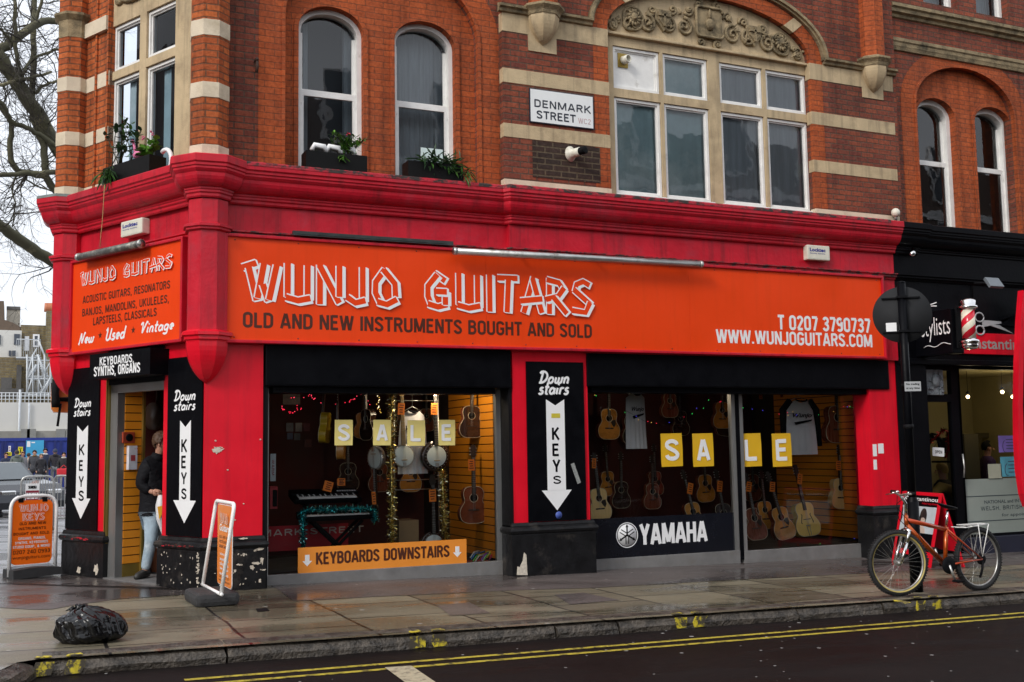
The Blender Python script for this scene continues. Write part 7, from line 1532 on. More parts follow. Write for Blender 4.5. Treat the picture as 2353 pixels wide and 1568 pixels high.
t = thing('keyboard_stand', 'black crossed stand carrying the two keyboards', 'keyboard stand', (a.x, .72, z0))
for y in (.66, .86):
    m = MB(); m.tube([(a.x+.1, y, a.z-.08), (b.x-.1, y, z0)], .02, 6); m.tube([(b.x-.1, y+.03, a.z-.08), (a.x+.1, y+.03, z0)], .02, 6); m.obj('crossed_leg', mBlkM, t)
m = MB(); c = AT(700, 1150, .95); d_ = AT(815, 1150, .95)
for q in (c.x, d_.x): m.tube([(q, .8, a.z-.08), (q, 1.0, c.z-.04)], .018, 6); m.tube([(q, .76, c.z-.05), (q, 1.1, c.z-.05)], .018, 6)
m.obj('upper_tier', mBlkM, t)
q0_, q1_ = AT(622, 1258, 1.1), AT(782, 1203, 1.1); t = thing('red_banner', 'red banner with pale capitals behind the keyboard stand', 'banner', (q0_.x, 1.1, q0_.z))
m = MB(); m.box(q0_.x-.3, q1_.x+.1, 1.1, 1.11, q0_.z-.05, q1_.z); m.obj('cloth', M('banner_red', (.42, .02, .03), .8), t); m = MB(); m.text('MARK STREET', q0_.x-.12, q1_.x+.3, q0_.z+.13, q1_.z-.04, 1.098, bold=.02); m.obj('lettering', M('banner_pale', (.55, .5, .45), .8), t)
tinsel('tinsel_garland', 'gold tinsel strand hanging left of the white shirt', [AT(u, v, .6) for u, v in ((901, 905), (899, 960), (898, 1030), (900, 1100), (900, 1170), (902, 1250))], .075, mTinG, 1500, 3)
tinsel('tinsel_garland', 'gold tinsel strand hanging below the dark rimmed banjo', [AT(u, v, .62) for u, v in ((1016, 1080), (1018, 1130), (1021, 1190), (1025, 1245))], .07, mTinG, 900, 4)
tinsel('tinsel_garland', 'teal tinsel wound along the lower keyboard', [AT(u, v, .58) for u, v in ((694, 1262), (697, 1210), (692, 1178), (706, 1172), (750, 1172), (800, 1169), (845, 1170), (862, 1174), (862, 1198))], .06, mTinT, 1500, 5)
# boards at the glass
A_, B_ = pa(684, 1319, GY-.02), pa(1071, 1239, GY-.02); z0, z1 = (A_[1]+pa(1071, 1296, GY-.02)[1])/2, (pa(684, 1259, GY-.02)[1]+B_[1])/2
t = thing('window_board', 'orange board with brown capitals across the foot of the left shop window', 'sign', (A_[0], GY-.02, z0))
m = MB(); m.box(A_[0], B_[0], GY-.03, GY-.022, z0, z1); m.obj('panel', M('orange_display_board', (.80, .27, .03), .5, var=.04), t)
m = MB(); ya = GY-.032; z3, z4 = (pa(726, 1296, ya)[1]+pa(1032, 1281, ya)[1])/2, (pa(726, 1268, ya)[1]+pa(1032, 1255, ya)[1])/2; m.text('KEYBOARDS DOWNSTAIRS', pa(726, 1282, ya)[0], pa(1033, 1268, ya)[0], z3, z4, ya, bold=.03); m.obj('lettering', mBrown, t)
m = MB(); h = z1-z0
for u in (706, 1051): downarrow(m, pa(u, 1280, ya)[0], .026, z0+h*.28, z0+h*.72, ya, h*.2, notch=False, hw2=.055)
m.obj('arrow', mWht2, t)
z0, z1 = .127, (pa(1368, 1190, GY-.01)[1]+pa(1687, 1180, GY-.01)[1])/2
t = thing('window_panel', 'black panel with white capitals and a tuning fork roundel low in the right window', 'sign', (B0, GY-.01, z0))
m = MB(); m.box(B0+.03, B1-.03, GY-.012, GY-.004, z0, z1); m.obj('panel', M('black_film', (.006, .007, .012), .25), t)
m = MB(); ya = GY-.014; m.text('YAMAHA', pa(1469, 1225, ya)[0], pa(1626, 1225, ya)[0], (pa(1475, 1252, ya)[1]+pa(1625, 1244, ya)[1])/2, (pa(1470, 1205, ya)[1]+pa(1620, 1198, ya)[1])/2, ya, bold=.02); m.obj('lettering', mWht2, t)
c = pa(1441, 1230, ya); rr = pa(1466, 1230, ya)[0]-c[0]
m = MB(); m.plate(arc(c[0], c[1], rr, rr, 0, 360, 40)[:-1], [arc(c[0], c[1], rr*.93, rr*.93, 0, 360, 40)[:-1]], ya-.001, ya); m.lathe([(rr*.86, 0), (rr*.86, .001)], 40, T=Matrix.Translation((c[0], ya, c[1])) @ Matrix.Rotation(R(90), 4, 'X')); m.obj('roundel', mWht2, t)
m = MB()
for k in range(3):
    T = Matrix.Translation((c[0], ya-.0025, c[1])) @ Matrix.Rotation(R(120*k), 4, 'Y')
    m.box(-.010, .010, 0, .001, .0, rr*.80, T=T); m.prism([(-.022, rr*.62), (.022, rr*.62), (0, rr*.85)], 0, .001, T=T)
    for s in (1, -1): m.box(s*.02-.006, s*.02+.006, 0, .001, -rr*.70, -rr*.05, T=T)
    m.box(-.026, .026, 0, .001, -rr*.1, rr*.0, T=T)
m.obj('tuning_fork_emblem', mBlk, t)
# small stock
def card(nm, label, cat, u0, v0, u1, v1, Y, mat, dep=.004, extra=None):
    a, b = pa(u0, v1, Y), pa(u1, v0, Y); t = thing(nm, label, cat, (a[0], Y, a[1])); m = MB(); m.box(a[0], b[0], Y, Y+dep, a[1], b[1]); m.obj('panel', mat, t)
    if extra: m = MB(); extra(m, a, b, Y); m.obj('print', extra.mat, t)
    return t
def ex1(m, a, b, Y):
    w_, h = b[0]-a[0], b[1]-a[1]; T = Matrix.Translation(((a[0]+b[0])/2, Y-.002, (a[1]+b[1])/2)) @ Matrix.Rotation(R(90), 4, 'Y'); m.text('WARM', -h*.28, h*.28, -w_*.22, w_*.22, 0, bold=.03, T=T)
ex1.mat = M('warm_print', (.35, .03, .05), .6); card('upright_label', 'pale upright label with red letters at the left edge of the left window', 'label', 621, 1043, 634, 1106, .5, M('pale_label', (.50, .55, .60), .6), .01, ex1)
def ex2(m, a, b, Y): w_, h = b[0]-a[0], b[1]-a[1]; m.box(a[0]+w_*.35, b[0]-w_*.05, Y-.003, Y-.001, a[1]+h*.1, b[1]-h*.15)
ex2.mat = mBlkM; card('boxed_accessory', 'small red and white box under the upright label', 'box', 620, 1118, 638, 1170, .55, M('box_red', (.35, .02, .03), .5, var=.3), .15, ex2)
for i, (u0, v0, u1, v1, c) in enumerate(((658, 972, 674, 992, (.10, .10, .11)), (679, 972, 694, 992, (.16, .15, .14)), (697, 973, 712, 991, (.12, .03, .03)), (660, 995, 673, 1010, (.05, .06, .1)), (676, 996, 690, 1012, (.10, .10, .09)), (700, 1010, 716, 1028, (.10, .03, .02)), (650, 895, 690, 930, (.13, .13, .13)))):
    card('string_packet', ('first packet of the upper row', 'pale second packet of the upper row', 'red packet of the upper row', 'bluish packet of the lower row', 'grey packet of the lower row', 'low red packet', 'large grey drum skin')[i]+' on the dim back wall of the left window', 'packet', u0, v0, u1, v1, 1.6, M('packet_%s' % 'abcdefg'[i], c, .7, var=.4, scale=20), .02)
a, b = pa(1073, 1297, .5), pa(1138, 1257, .5); t = thing('cable_tray', 'tray of bright striped cables at the foot of the slatted wall, left window', 'cables', (a[0], .5, a[1]))
m = MB(); m.box(a[0], b[0]-.02, .42, .75, .12, .16); m.obj('tray', M('tray_red', (.3, .04, .04), .6), t); rn = random.Random(9)
for nm, c in (('red_cable', (.6, .03, .05)), ('green_cable', (.05, .5, .1)), ('blue_cable', (.05, .25, .6)), ('yellow_cable', (.6, .5, .05)), ('violet_cable', (.3, .08, .5)), ('pale_cable', (.6, .6, .6)), ('black_cable', (.01, .01, .01))):
    m = MB()
    for k in range(3): p = Vector((rn.uniform(a[0]+.02, b[0]-.08), rn.uniform(.42, .6), .17+rn.uniform(0, .05))); m.tube([p, p+Vector((.07, .05, .06)), p+Vector((.16, .10, .07))], .008, 5)
    m.obj(nm, M(nm, c, .4), t)
# strings of lights
def lights(label, pts, cols, Y, seed, n, s=3, rad=.006):
    rn = random.Random(seed); P = [AT(u, v, Y) for u, v in pts]; t = thing('light_string', label, 'fairy lights', P[0]); m = MB(); m.tube(P, .0018, 4); m.obj('wire', mBlkM, t); mbs = [MB() for c in cols]
    for k in range(n): f = rn.uniform(0, len(P)-1.001); i = int(f); q = P[i].lerp(P[i+1], f-i)+Vector((rn.gauss(0, .012), rn.gauss(0, .02), rn.gauss(0, .012))); mbs[k % len(cols)].ball(q, rad, sub=1)
    for mb, (nm, c) in zip(mbs, cols):
        if mb.v: mb.obj('bulb', emit('glow_'+nm, c, s), t)['kind'] = 'stuff'
RD = [('red', (1, .02, .06)), ('rose', (.9, .05, .1))]; RGB = [('red', (1, .02, .06)), ('green', (.05, 1, .15)), ('blue', (.1, .08, 1)), ('amber', (1, .55, .1))]
lights('red fairy lights looped across the top of the left window', [(645, 935), (668, 950), (690, 940), (672, 915), (710, 908), (735, 925), (790, 930), (830, 905), (850, 930)], RD, 1.5, 1, 44, 1.2)
lights('coloured fairy lights across the left half of the right window', [(1360, 905), (1392, 925), (1415, 955), (1440, 945), (1485, 970), (1520, 978), (1560, 966), (1605, 940), (1650, 905), (1660, 940)], RGB, .7, 2, 18, .9, .005)
lights('coloured fairy lights up the right edge of the right window', [(1790, 1260), (1900, 1250), (1985, 1235), (1983, 1130), (1975, 1000), (1968, 940), (1940, 930), (1900, 955), (1800, 950), (1700, 935)], RGB, .42, 3, 34, .9, .005)
lights('white fairy lights glinting by the gold tinsel', [(866, 900), (872, 920), (866, 935), (874, 950)], [('amber', (1, .55, .1)), ('warm', (1, .8, .5))], 1.2, 4, 16, 1.6)
for i, (u, v, Y, lb) in enumerate(((1007, 888, .55, 'left'), (1470, 893, 1.35, 'right'))):
    p = AT(u, v, Y); p.z = min(p.z, 2.5); t = thing('spot_bulb', 'small lit ceiling spot in the '+lb+' shop window', 'lamp', p); m = MB(); m.ball(p, (.035, .035, .012)); m.obj('bulb', emit('spot_glow', (1, .75, .4), 5), t)
    l = bpy.data.lights.new('spot_light', 'POINT'); l.energy = 14 if lb == 'left' else 6; l.color = (1, .80, .55); l.shadow_soft_size = .04; link(bpy.data.objects.new('spot_light', l), t, Matrix.Translation(p-Vector((0, .1, .05)))); m = MB(); m.lathe([(.05, .0), (.05, .04), (.02, .05)], 12, T=Matrix.Translation(p+Vector((0, 0, .01)))); m.obj('housing', mBlkM, t)
m = MB(); x = pa(906, 1100, .9)[0]; m.tube([(x, .9, .15), (x, .9, 2.6)], .01, 6); x2 = pa(1008, 1100, .9)[0]; m.tube([(x2, .9, .15), (x2, .9, 2.6)], .01, 6)
for v in (921, 1103, 1125): z = pa(950, v, .9)[1]; m.tube([(x, .9, z), (x2, .9, z)], .006, 5)
tag(m.obj('display_rack', mGal), 'thin metal display rack behind the white shirt', 'rack')
t = thing('cardboard_box', 'brown cardboard box standing low behind the gold tinsel', 'box', AT(935, 1245, .95)); a, b = AT(917, 1250, .95), AT(962, 1195, .95); m = MB(); m.box(a.x, b.x, .95, 1.3, .12, b.z); m.obj('carton', M('cardboard', (.30, .20, .10), .8), t)
# doorway: gig bag, hung banjo, plant pot
def DB(u, v, y): x, z = pb(u, v, y); return Vector((x, y, z))
fl = .13
t = thing('gig_bag', 'black instrument bag standing inside the doorway behind the man', 'gig bag', T=FB @ Matrix.Translation((DB(345, 1100, 1.3).x, 1.3, fl)))
c = DB(343, 1100, 1.3); m = MB(); m.lathe([(.05, fl), (.17, fl+.05), (.19, fl+.25), (.15, fl+.5), (.12, fl+.8), (.12, fl+1.25), (.05, fl+1.35)], 14, T=FB @ Matrix.Translation((c.x, 1.3, 0))); m.obj('bag', mBlkM, t); m = MB(); m.box(c.x-.09, c.x-.03, 1.12, 1.16, fl+.8, fl+1.0, T=FB); m.obj('label', M('grey_label', (.25, .28, .26), .7), t)
p = DB(361, 957, 1.2); t = thing('hung_banjo', 'brown banjo hung high inside the doorway', 'banjo', T=FB @ Matrix.Translation(p))
m = MB(); m.lathe([(.17, 0), (.18, .02), (.18, .08), (0, .09)], 24, T=FB @ Matrix.Translation(p) @ Matrix.Rotation(R(90), 4, 'X')); m.obj('drum', M('brown_drum', (.16, .10, .06), .5), t); m = MB(); m.tube([p+Vector((0, 0, .15)), p+Vector((.02, 0, .45))], .025, 6, T=FB); m.obj('neck', mNeck, t)
m = MB(); q = DB(366, 1300, .7); m.lathe([(.10, fl), (.14, fl+.28), (.155, fl+.28), (.155, fl+.33), (.12, fl+.33)], 18, T=FB @ Matrix.Translation((q.x+.02, .7, 0))); t = thing('plant_pot', 'terracotta pot with a dark leaved plant inside the doorway', 'plant pot', T=FB @ Matrix.Translation((q.x, .7, fl))); m.obj('pot', M('terracotta', (.50, .17, .08), .7), t)
m = MB(); rn = random.Random(3); b = Vector((q.x+.02, .7, fl+.3))
for k in range(60): d = Vector((rn.gauss(0, 1), rn.gauss(0, 1), rn.uniform(.2, 1.3))).normalized(); leaf(m, b+d*rn.uniform(.0, .25), d+Vector((rn.gauss(0, .4), rn.gauss(0, .4), -.2)), .2, .07, 1)
m.v = [FB @ v for v in m.v]; m.obj('foliage', mLeaf, t)
m = MB()
for k in range(3): a = DB(344+12*k, 1005, 2.4); m.box(a.x-.06, a.x+.06, 2.4, 2.42, a.z-.1, a.z+.16, T=FB)
mm_ = m.obj('rear_window_pane', M('rear_panes', (.75, .78, .8), .5), bld)
# ================================================================ people
def skin(verts, edges, radii, sub=2, root=0):
    me = bpy.data.meshes.new('tmp'); me.from_pydata([tuple(v) for v in verts], edges, []); ob = bpy.data.objects.new('tmp', me); C.objects.link(ob)
    md = ob.modifiers.new('s', 'SKIN'); md.use_smooth_shade = True; ss = ob.modifiers.new('u', 'SUBSURF'); ss.levels = ss.render_levels = sub
    for i, r in enumerate(radii):
        sv = me.skin_vertices[0].data[i]; sv.radius = (r, r) if not isinstance(r, tuple) else r; sv.use_root = (i == root)
    dg = bpy.context.evaluated_depsgraph_get(); dg.update(); out = bpy.data.meshes.new_from_object(ob.evaluated_get(dg)); bpy.data.objects.remove(ob); bpy.data.meshes.remove(me)
    vs = [v.co.copy() for v in out.vertices]; fs = [list(f.vertices) for f in out.polygons]; bpy.data.meshes.remove(out); return vs, fs
mSkin = M('skin', (.52, .27, .18), .5, var=.06)
def person(label, T, J, top_m, leg_m, hair_m, hat=None, coat_len=.0, scarf=None, shoes=None, group=None, s=1., sub=1, fine=False, hood=False, bulk=1.):
    """J: joint positions in local coordinates (front is -y)"""
    J = {k: Vector(v) for k, v in J.items()}; t = thing('person', label, 'person', T=T, group=group)
    order = ['pelvis', 'waist', 'chest', 'neck', 'skull', 'crown', 'shL', 'elL', 'wrL', 'haL', 'shR', 'elR', 'wrR', 'haR', 'hipL', 'knL', 'anL', 'toL', 'hipR', 'knR', 'anR', 'toR']
    E = [('pelvis', 'waist'), ('waist', 'chest'), ('chest', 'neck'), ('neck', 'skull'), ('skull', 'crown'), ('chest', 'shL'), ('shL', 'elL'), ('elL', 'wrL'), ('wrL', 'haL'), ('chest', 'shR'), ('shR', 'elR'), ('elR', 'wrR'), ('wrR', 'haR'), ('pelvis', 'hipL'), ('hipL', 'knL'), ('knL', 'anL'), ('anL', 'toL'), ('pelvis', 'hipR'), ('hipR', 'knR'), ('knR', 'anR'), ('anR', 'toR')]
    Rr = dict(pelvis=.11, waist=.10, chest=.12, neck=.048, skull=.082, crown=.065, shL=.06, elL=.042, wrL=.028, haL=.036, shR=.06, elR=.042, wrR=.028, haR=.036, hipL=.08, knL=.055, anL=.038, toL=.03, hipR=.08, knR=.055, anR=.038, toR=.03)
    def mk(keys, grow, name, mat, smooth=True, rad=None, sb=sub):
        ix = {k: i for i, k in enumerate(keys)}; vs, fs = skin([J[k]*s for k in keys], [(ix[a], ix[b]) for a, b in E if a in ix and b in ix], [(Rr[k]*grow.get(k, grow['*'])+(rad or {}).get(k, 0))*s for k in keys], sb)
        m = MB(); m.add(vs, fs, smooth=True, T=T); return m.obj(name, mat, t)
    body = mk(order, {'*': .95}, 'body', mSkin)
    mk(['pelvis', 'hipL', 'knL', 'anL', 'hipR', 'knR', 'anR'], {'*': 1.28, 'anL': 1.5, 'anR': 1.5, 'pelvis': 1.15}, 'trousers', leg_m)
    tk = ['waist', 'chest', 'neck', 'shL', 'elL', 'wrL', 'shR', 'elR', 'wrR', 'pelvis']
    mk(tk, {'*': 1.4*bulk, 'wrL': 1.7, 'wrR': 1.7, 'pelvis': 1.45*bulk, 'chest': 1.3*bulk, 'neck': 1.5}, 'jacket', top_m)
    if coat_len:
        p = J['pelvis']*s; m = MB(); m.lathe([(.17*s, .12*s), (.19*s, 0), (.21*s, -coat_len*s), (.15*s, -coat_len*s+.02)], 12, T=T @ Matrix.Translation(p) @ Matrix.Diagonal((1, .75, 1, 1))); m.obj('coat_skirt', top_m, t)
    h = (J['skull']*.55+J['crown']*.45)*s; up = (J['crown']-J['neck']).normalized()
    rn = random.Random(len(label)); bm = bmesh.new(); bmesh.ops.create_icosphere(bm, subdivisions=4 if fine else 2, radius=1)
    Rot = up.to_track_quat('Z', 'Y').to_matrix().to_4x4()
    fd = J.get('face', Vector((0, -1, 0))); dead = []
    for q in bm.verts:
        c = q.co; f = c.dot(fd.normalized())
        if (c.z < -.35 and f > -.25) or c.z < -.85 or (f > .45 and c.z < .45): dead.append(q); continue
        n = _n.noise(c*9)*.09 if fine else 0; q.co = h+Vector((c.x*(.103+n*.1), c.y*(.112+n*.1), c.z*(.118+n*.12)))*s
    bmesh.ops.delete(bm, geom=dead, context='VERTS'); m = MB(); m.bm(bm, smooth=not fine, T=T); bm.free(); m.obj('hair' if not hat else 'hat', hat or hair_m, t)
    # face: nose, eyes, mouth, ears
    f = fd.normalized(); sd_ = f.cross(Vector((0, 0, 1))).normalized(); fc = J['skull']*s
    m = MB(); m.tube([fc+f*.08*s+Vector((0, 0, .03))*s, fc+f*.108*s-Vector((0, 0, .01))*s, fc+f*.085*s-Vector((0, 0, .018))*s], [.008*s, .015*s, .008*s], 6, T=T)
    for k in (1, -1): m.ball(fc+sd_*k*.083*s, (.014*s, .02*s, .03*s), T=T, sub=1)
    m.obj('nose_and_ears', mSkin, t).name = 'face_feature'
    m = MB()
    for k in (1, -1): m.ball(fc+f*.078*s+sd_*k*.032*s+Vector((0, 0, .026))*s, .010*s, T=T, sub=1)
    m.tube([fc+f*.082*s+sd_*k*.022*s-Vector((0, 0, .045))*s for k in (1, 0, -1)], .005*s, 5, T=T); m.obj('eyes_and_mouth', M('face_dark', (.10, .04, .035), .5), t).name = 'eye_and_mouth'
    if scarf: m = MB(); m.tube([J['neck']*s+Vector((.075*math.cos(R(a)), .07*math.sin(R(a)), .0))*s for a in range(0, 361, 30)], .04*s, 7, T=T); m.obj('scarf', scarf, t)
    if hood: m = MB(); m.ball(J['neck']*s+Vector((0, .07, -.02))*s, (.12*s, .07*s, .08*s), T=T); m.obj('hood', top_m, t)
    for e in ('L', 'R'):
        m = MB(); a, b = J['an'+e]*s, J['to'+e]*s; d = (b-a); d.z = 0; d = d.normalized() if d.length > 1e-4 else Vector((0, -1, 0)); a0 = Vector((a.x, a.y, 0)); m.tube([a0-d*.05*s+Vector((0, 0, .055*s)), a0+d*.05*s+Vector((0, 0, .055*s)), a0+d*.15*s+Vector((0, 0, .038*s)), a0+d*.19*s+Vector((0, 0, .03*s))], [.045*s, .052*s, .042*s, .022*s], 8, T=T); m.obj('shoe', shoes or mBlkM, t)
    return t, J
BASE = dict(pelvis=(0, 0, .95), waist=(0, 0, 1.1), chest=(0, .01, 1.33), neck=(0, 0, 1.49), skull=(0, -.015, 1.60), crown=(0, -.01, 1.69), shL=(-.19, 0, 1.40), elL=(-.25, .03, 1.13), wrL=(-.22, -.08, .90), haL=(-.21, -.10, .82), shR=(.19, 0, 1.40), elR=(.25, .03, 1.13), wrR=(.22, -.08, .90), haR=(.21, -.10, .82), hipL=(-.09, 0, .90), knL=(-.10, -.01, .50), anL=(-.10, .02, .09), toL=(-.11, -.14, .04), hipR=(.09, 0, .90), knR=(.10, -.01, .50), anR=(.10, .02, .09), toR=(.11, -.14, .04))
mJean = M('blue_jeans', (.36, .46, .53), .85, var=.25, scale=9, bump=.3, bscale=30, col2=(.60, .67, .70), fac=(.5, .7)); mCoat = M('black_quilted_jacket', (.009, .009, .011), .75, var=.3, scale=12, spec=.15, bump=.8, bscale=12, stretch=(1, 1, 2)); mHairB = M('brown_hair', (.075, .036, .016), .6, var=.5, scale=30, stretch=(2, 2, .5))
# the man in the doorway: stands just inside, turned to the right, head bowed, arm bent over a carrier bag
fx, fy = pg(332, 1328, .03); FZ = zg(fx)+.02
def PW(u, v, y=0.): x, z = pa(u, v, fy+y); return Vector((x-fx, y, z-FZ))
Jm = dict(pelvis=PW(356, 1182, .08), waist=PW(355, 1140, .08), chest=PW(356, 1085, .09), neck=PW(365, 1048, .08), skull=PW(372, 1022, .05), crown=PW(368, 1002, .06),
  shL=PW(338, 1072, .0), elL=PW(323, 1116, -.02), wrL=PW(346, 1130, -.10), haL=PW(356, 1132, -.12), shR=PW(380, 1072, .22), elR=PW(388, 1115, .25), wrR=PW(384, 1135, .1), haR=PW(382, 1145, .05),
  hipL=PW(350, 1192, .02), knL=PW(346, 1250, -.03), anL=PW(333, 1312, .02), toL=PW(321, 1330, -.06), hipR=PW(366, 1192, .2), knR=PW(374, 1255, .2), anR=PW(376, 1308, .25), toR=PW(388, 1318, .2), face=(.85, -.45, -.2))
Tm = Matrix.Translation((fx, fy, FZ))
man, _ = person('man in a black quilted jacket and pale jeans stepping through the shop doorway', Tm, Jm, mCoat, mJean, mHairB, sub=2, fine=True, bulk=1.28, shoes=M('dark_shoe', (.03, .028, .025), .5))
# jacket skirt, cuff and the hand closing on the bag
m = MB(); m.lathe([(.075, -.05), (.082, .0), (.07, .045), (.058, .04), (.06, -.05)], 14, T=Tm @ Matrix.Translation(Jm['neck']-Vector((.015, 0, .02))) @ Matrix.Rotation(R(18), 4, 'Y')); m.obj('collar', mCoat, man)
p = (Jm['pelvis']+Jm['waist'])/2
m = MB(); m.lathe([(.17, .16), (.185, .05), (.20, -.10), (.205, -.115), (.17, -.11)], 20, T=Tm @ Matrix.Translation(p) @ Matrix.Diagonal((.92, .8, 1, 1))); m.obj('jacket_hem', mCoat, man)
hp = Jm['haL']; m = MB(); vs = []; 
for k in range(4):
    b = hp+Vector((.015+.005*k, -.012, .028-.02*k)); e = [b, b+Vector((.045-.004*abs(k-1), -.012, -.012)), b+Vector((.065-.004*abs(k-1), .012, -.028)), b+Vector((.052, .03, -.036))]; m.tube(e, [.0105, .0098, .009, .007], 7, T=Tm)
m.tube([hp+Vector((.0, -.02, .02)), hp+Vector((.03, -.045, .005)), hp+Vector((.055, -.04, -.015))], [.013, .011, .008], 7, T=Tm); m.ball(hp+Vector((.005, -.002, .0)), (.034, .022, .042), T=Tm); m.obj('hand', mSkin, man)
t = thing('carrier_bag', 'white plastic carrier bag with a yellow flash in the hand of the man', 'carrier bag', T=Tm @ Matrix.Translation(hp))
top = hp+Vector((.05, -.02, -.03)); m = MB(); vs = []; n = 16; rows = 9; rn = random.Random(2)
for j in range(rows):
    f = j/(rows-1); z = top.z-.46*f
    for i in range(n):
        a = 2*PI*i/n; wx = (.035+.045*math.sin(PI*min(1, f*1.35)*.8)) * (1-.75*max(0, f-.62)/.38); wy = .02+.03*math.sin(PI*f); r = 1+.18*math.sin(3*a+4*f)+rn.uniform(-.08, .08); vs.append((top.x+.02+.03*f+wx*math.cos(a)*r, top.y+wy*math.sin(a)*r, z))
m.add(vs, [(j*n+i, j*n+(i+1) % n, (j+1)*n+(i+1) % n, (j+1)*n+i) for j in range(rows-1) for i in range(n)], T=Tm, smooth=True); m.obj('bag', M('white_plastic', (.78, .77, .76), .35, var=.05), t)
m = MB(); m.add([(top.x-.03, top.y-.055, top.z-.13), (top.x+.03, top.y-.062, top.z-.12), (top.x+.02, top.y-.06, top.z-.22), (top.x-.005, top.y-.058, top.z-.28)], [(0, 1, 2, 3)], T=Tm); m.obj('yellow_flash', M('flash_yellow', (.85, .42, .02), .4), t)
m = MB(); m.tube([hp+Vector((.03, -.02, 0)), top+Vector((.01, 0, .01))], .012, 6, T=Tm); m.obj('handle', M('white_plastic', (.78, .77, .76)), t)
# customers inside the hairdresser's
def pose(**k): d = dict(BASE); d.update(k); return d
seat = dict(knL=(-.12, -.42, .50), anL=(-.12, -.42, .1), toL=(-.12, -.58, .05), knR=(.12, -.42, .50), anR=(.12, -.42, .1), toR=(.12, -.58, .05), pelvis=(0, 0, .52), hipL=(-.1, -.02, .5), hipR=(.1, -.02, .5), waist=(0, 0, .68), chest=(0, 0, .90), neck=(0, 0, 1.06), skull=(0, -.02, 1.17), crown=(0, -.02, 1.26), shL=(-.19, 0, .97), shR=(.19, 0, .97), elL=(-.25, -.05, .72), elR=(.25, -.05, .72), wrL=(-.15, -.25, .65), haL=(-.1, -.32, .64), wrR=(.15, -.25, .65), haR=(.1, -.32, .64))
p = at_px(2166, 1078, 1.0); q = pose(**seat); person('blond customer in a dark cape seated inside the hairdresser door', Matrix.Translation((p.x, 1.0, p.z-1.22)) @ Matrix.Rotation(R(200), 4, 'Z'), q, mCoat, mBlkM, M('blond_hair', (.42, .27, .07), .6))
p = at_px(2268, 1030, 1.7); person('dark haired person in purple seen through the hairdresser window', Matrix.Translation((p.x, 1.7, p.z-1.62)) @ Matrix.Rotation(R(60), 4, 'Z'), BASE, M('purple_top', (.05, .02, .10), .8), mBlkM, mBlkM)
p = at_px(2165, 1128, .55); m = MB(); m.tube([p+Vector((-.22, 0, -.05)), p+Vector((-.05, -.03, .06)), p+Vector((.10, -.03, .03)), p+Vector((.22, 0, -.06))], [.05, .08, .07, .055], 10); tag(m.obj('chair_cushion', M('tan_cushion', (.35, .22, .05), .7)), 'curved tan cushion inside the hairdresser door', 'cushion')
# the queue along the blue hoarding
YP = 43.
def qp(u, Y): d = ray(u, 1075); k = (Y-CAM.y)/d.y; return (CAM+d*k).x
def C_(n, c): return M(n, c, .8, var=.15)
mHd = M('dark_hair', (.02, .015, .012), .6); mTr = C_('grey_trousers', (.10, .10, .11)); mNv2 = C_('navy_jacket', (.02, .03, .07))
Q = [(13, 44, 1.0, 'person with brown hair in a navy jacket at the far left, behind the car', mNv2, mTr, mHairB, {}, 30),
 (38, 43, 1.06, 'person seen from behind in a grey green hooded jacket', C_('grey_green', (.13, .15, .13)), mTr, mHd, dict(hood=True), 190),
 (51, 43.5, 1.02, 'fair haired woman in a grey coat beside the hooded jacket', C_('grey_coat', (.22, .21, .22)), mTr, M('fair_hair', (.35, .20, .08), .6), dict(coat_len=.35), 40),
 (65, 44.5, .98, 'person in a pale beige coat half hidden in the queue', C_('beige_coat', (.42, .35, .30)), mTr, mHd, dict(coat_len=.45), 160),
 (79, 42.5, 1.05, 'man in a dark grey coat with a brown scarf and clasped hands', C_('charcoal', (.04, .042, .05)), mTr, mHd, dict(scarf=C_('brown_scarf', (.18, .12, .05)), coat_len=.2), -20),
 (94, 41.5, .95, 'short person in a black coat and pale knitted hat', C_('black_coat', (.015, .014, .018)), mTr, mHd, dict(hat=C_('knit_hat', (.45, .40, .30)), coat_len=.35, scarf=C_('grey_scarf', (.12, .11, .13))), 10),
 (103, 44.5, 1.1, 'tall man in a navy jacket with a white collar and black cap', mNv2, mTr, mHd, dict(hat=mHd, scarf=C_('white_collar', (.6, .6, .6))), 20),
 (126, 43, 1.08, 'person from behind in a black jacket, grey trousers and cap', C_('black_jacket', (.025, .022, .028)), C_('mid_grey', (.22, .22, .23)), mHd, dict(hat=C_('navy_cap', (.03, .04, .08)), hood=True), 185),
 (146, 41.5, .98, 'woman in sunglasses with a red bag beside the barrier end', C_('black_top', (.02, .02, .022)), C_('pale_boots', (.25, .24, .24)), mHd, dict(scarf=C_('pale_scarf', (.5, .48, .42))), 5)]
for u, Y, s, lb, tm, lm, hm, kw, yaw in Q:
    T = Matrix.Translation((qp(u, Y), Y, .015)) @ Matrix.Rotation(R(yaw), 4, 'Z'); person(lb, T, BASE, tm, lm, hm, s=s*.97, group='people queuing by the blue hoarding', **kw)
x = qp(146, 41.2); m = MB(); m.box(x-.28, x+.25, 41.0, 41.2, .65, .95, b=.06); m.tube([(x-.15, 41.1, .95), (x, 41.1, 1.1), (x+.15, 41.1, .95)], .02, 6); tag(m.obj('red_bag', M('red_bag', (.6, .02, .03), .5)), 'red bag carried by the woman in sunglasses', 'bag')
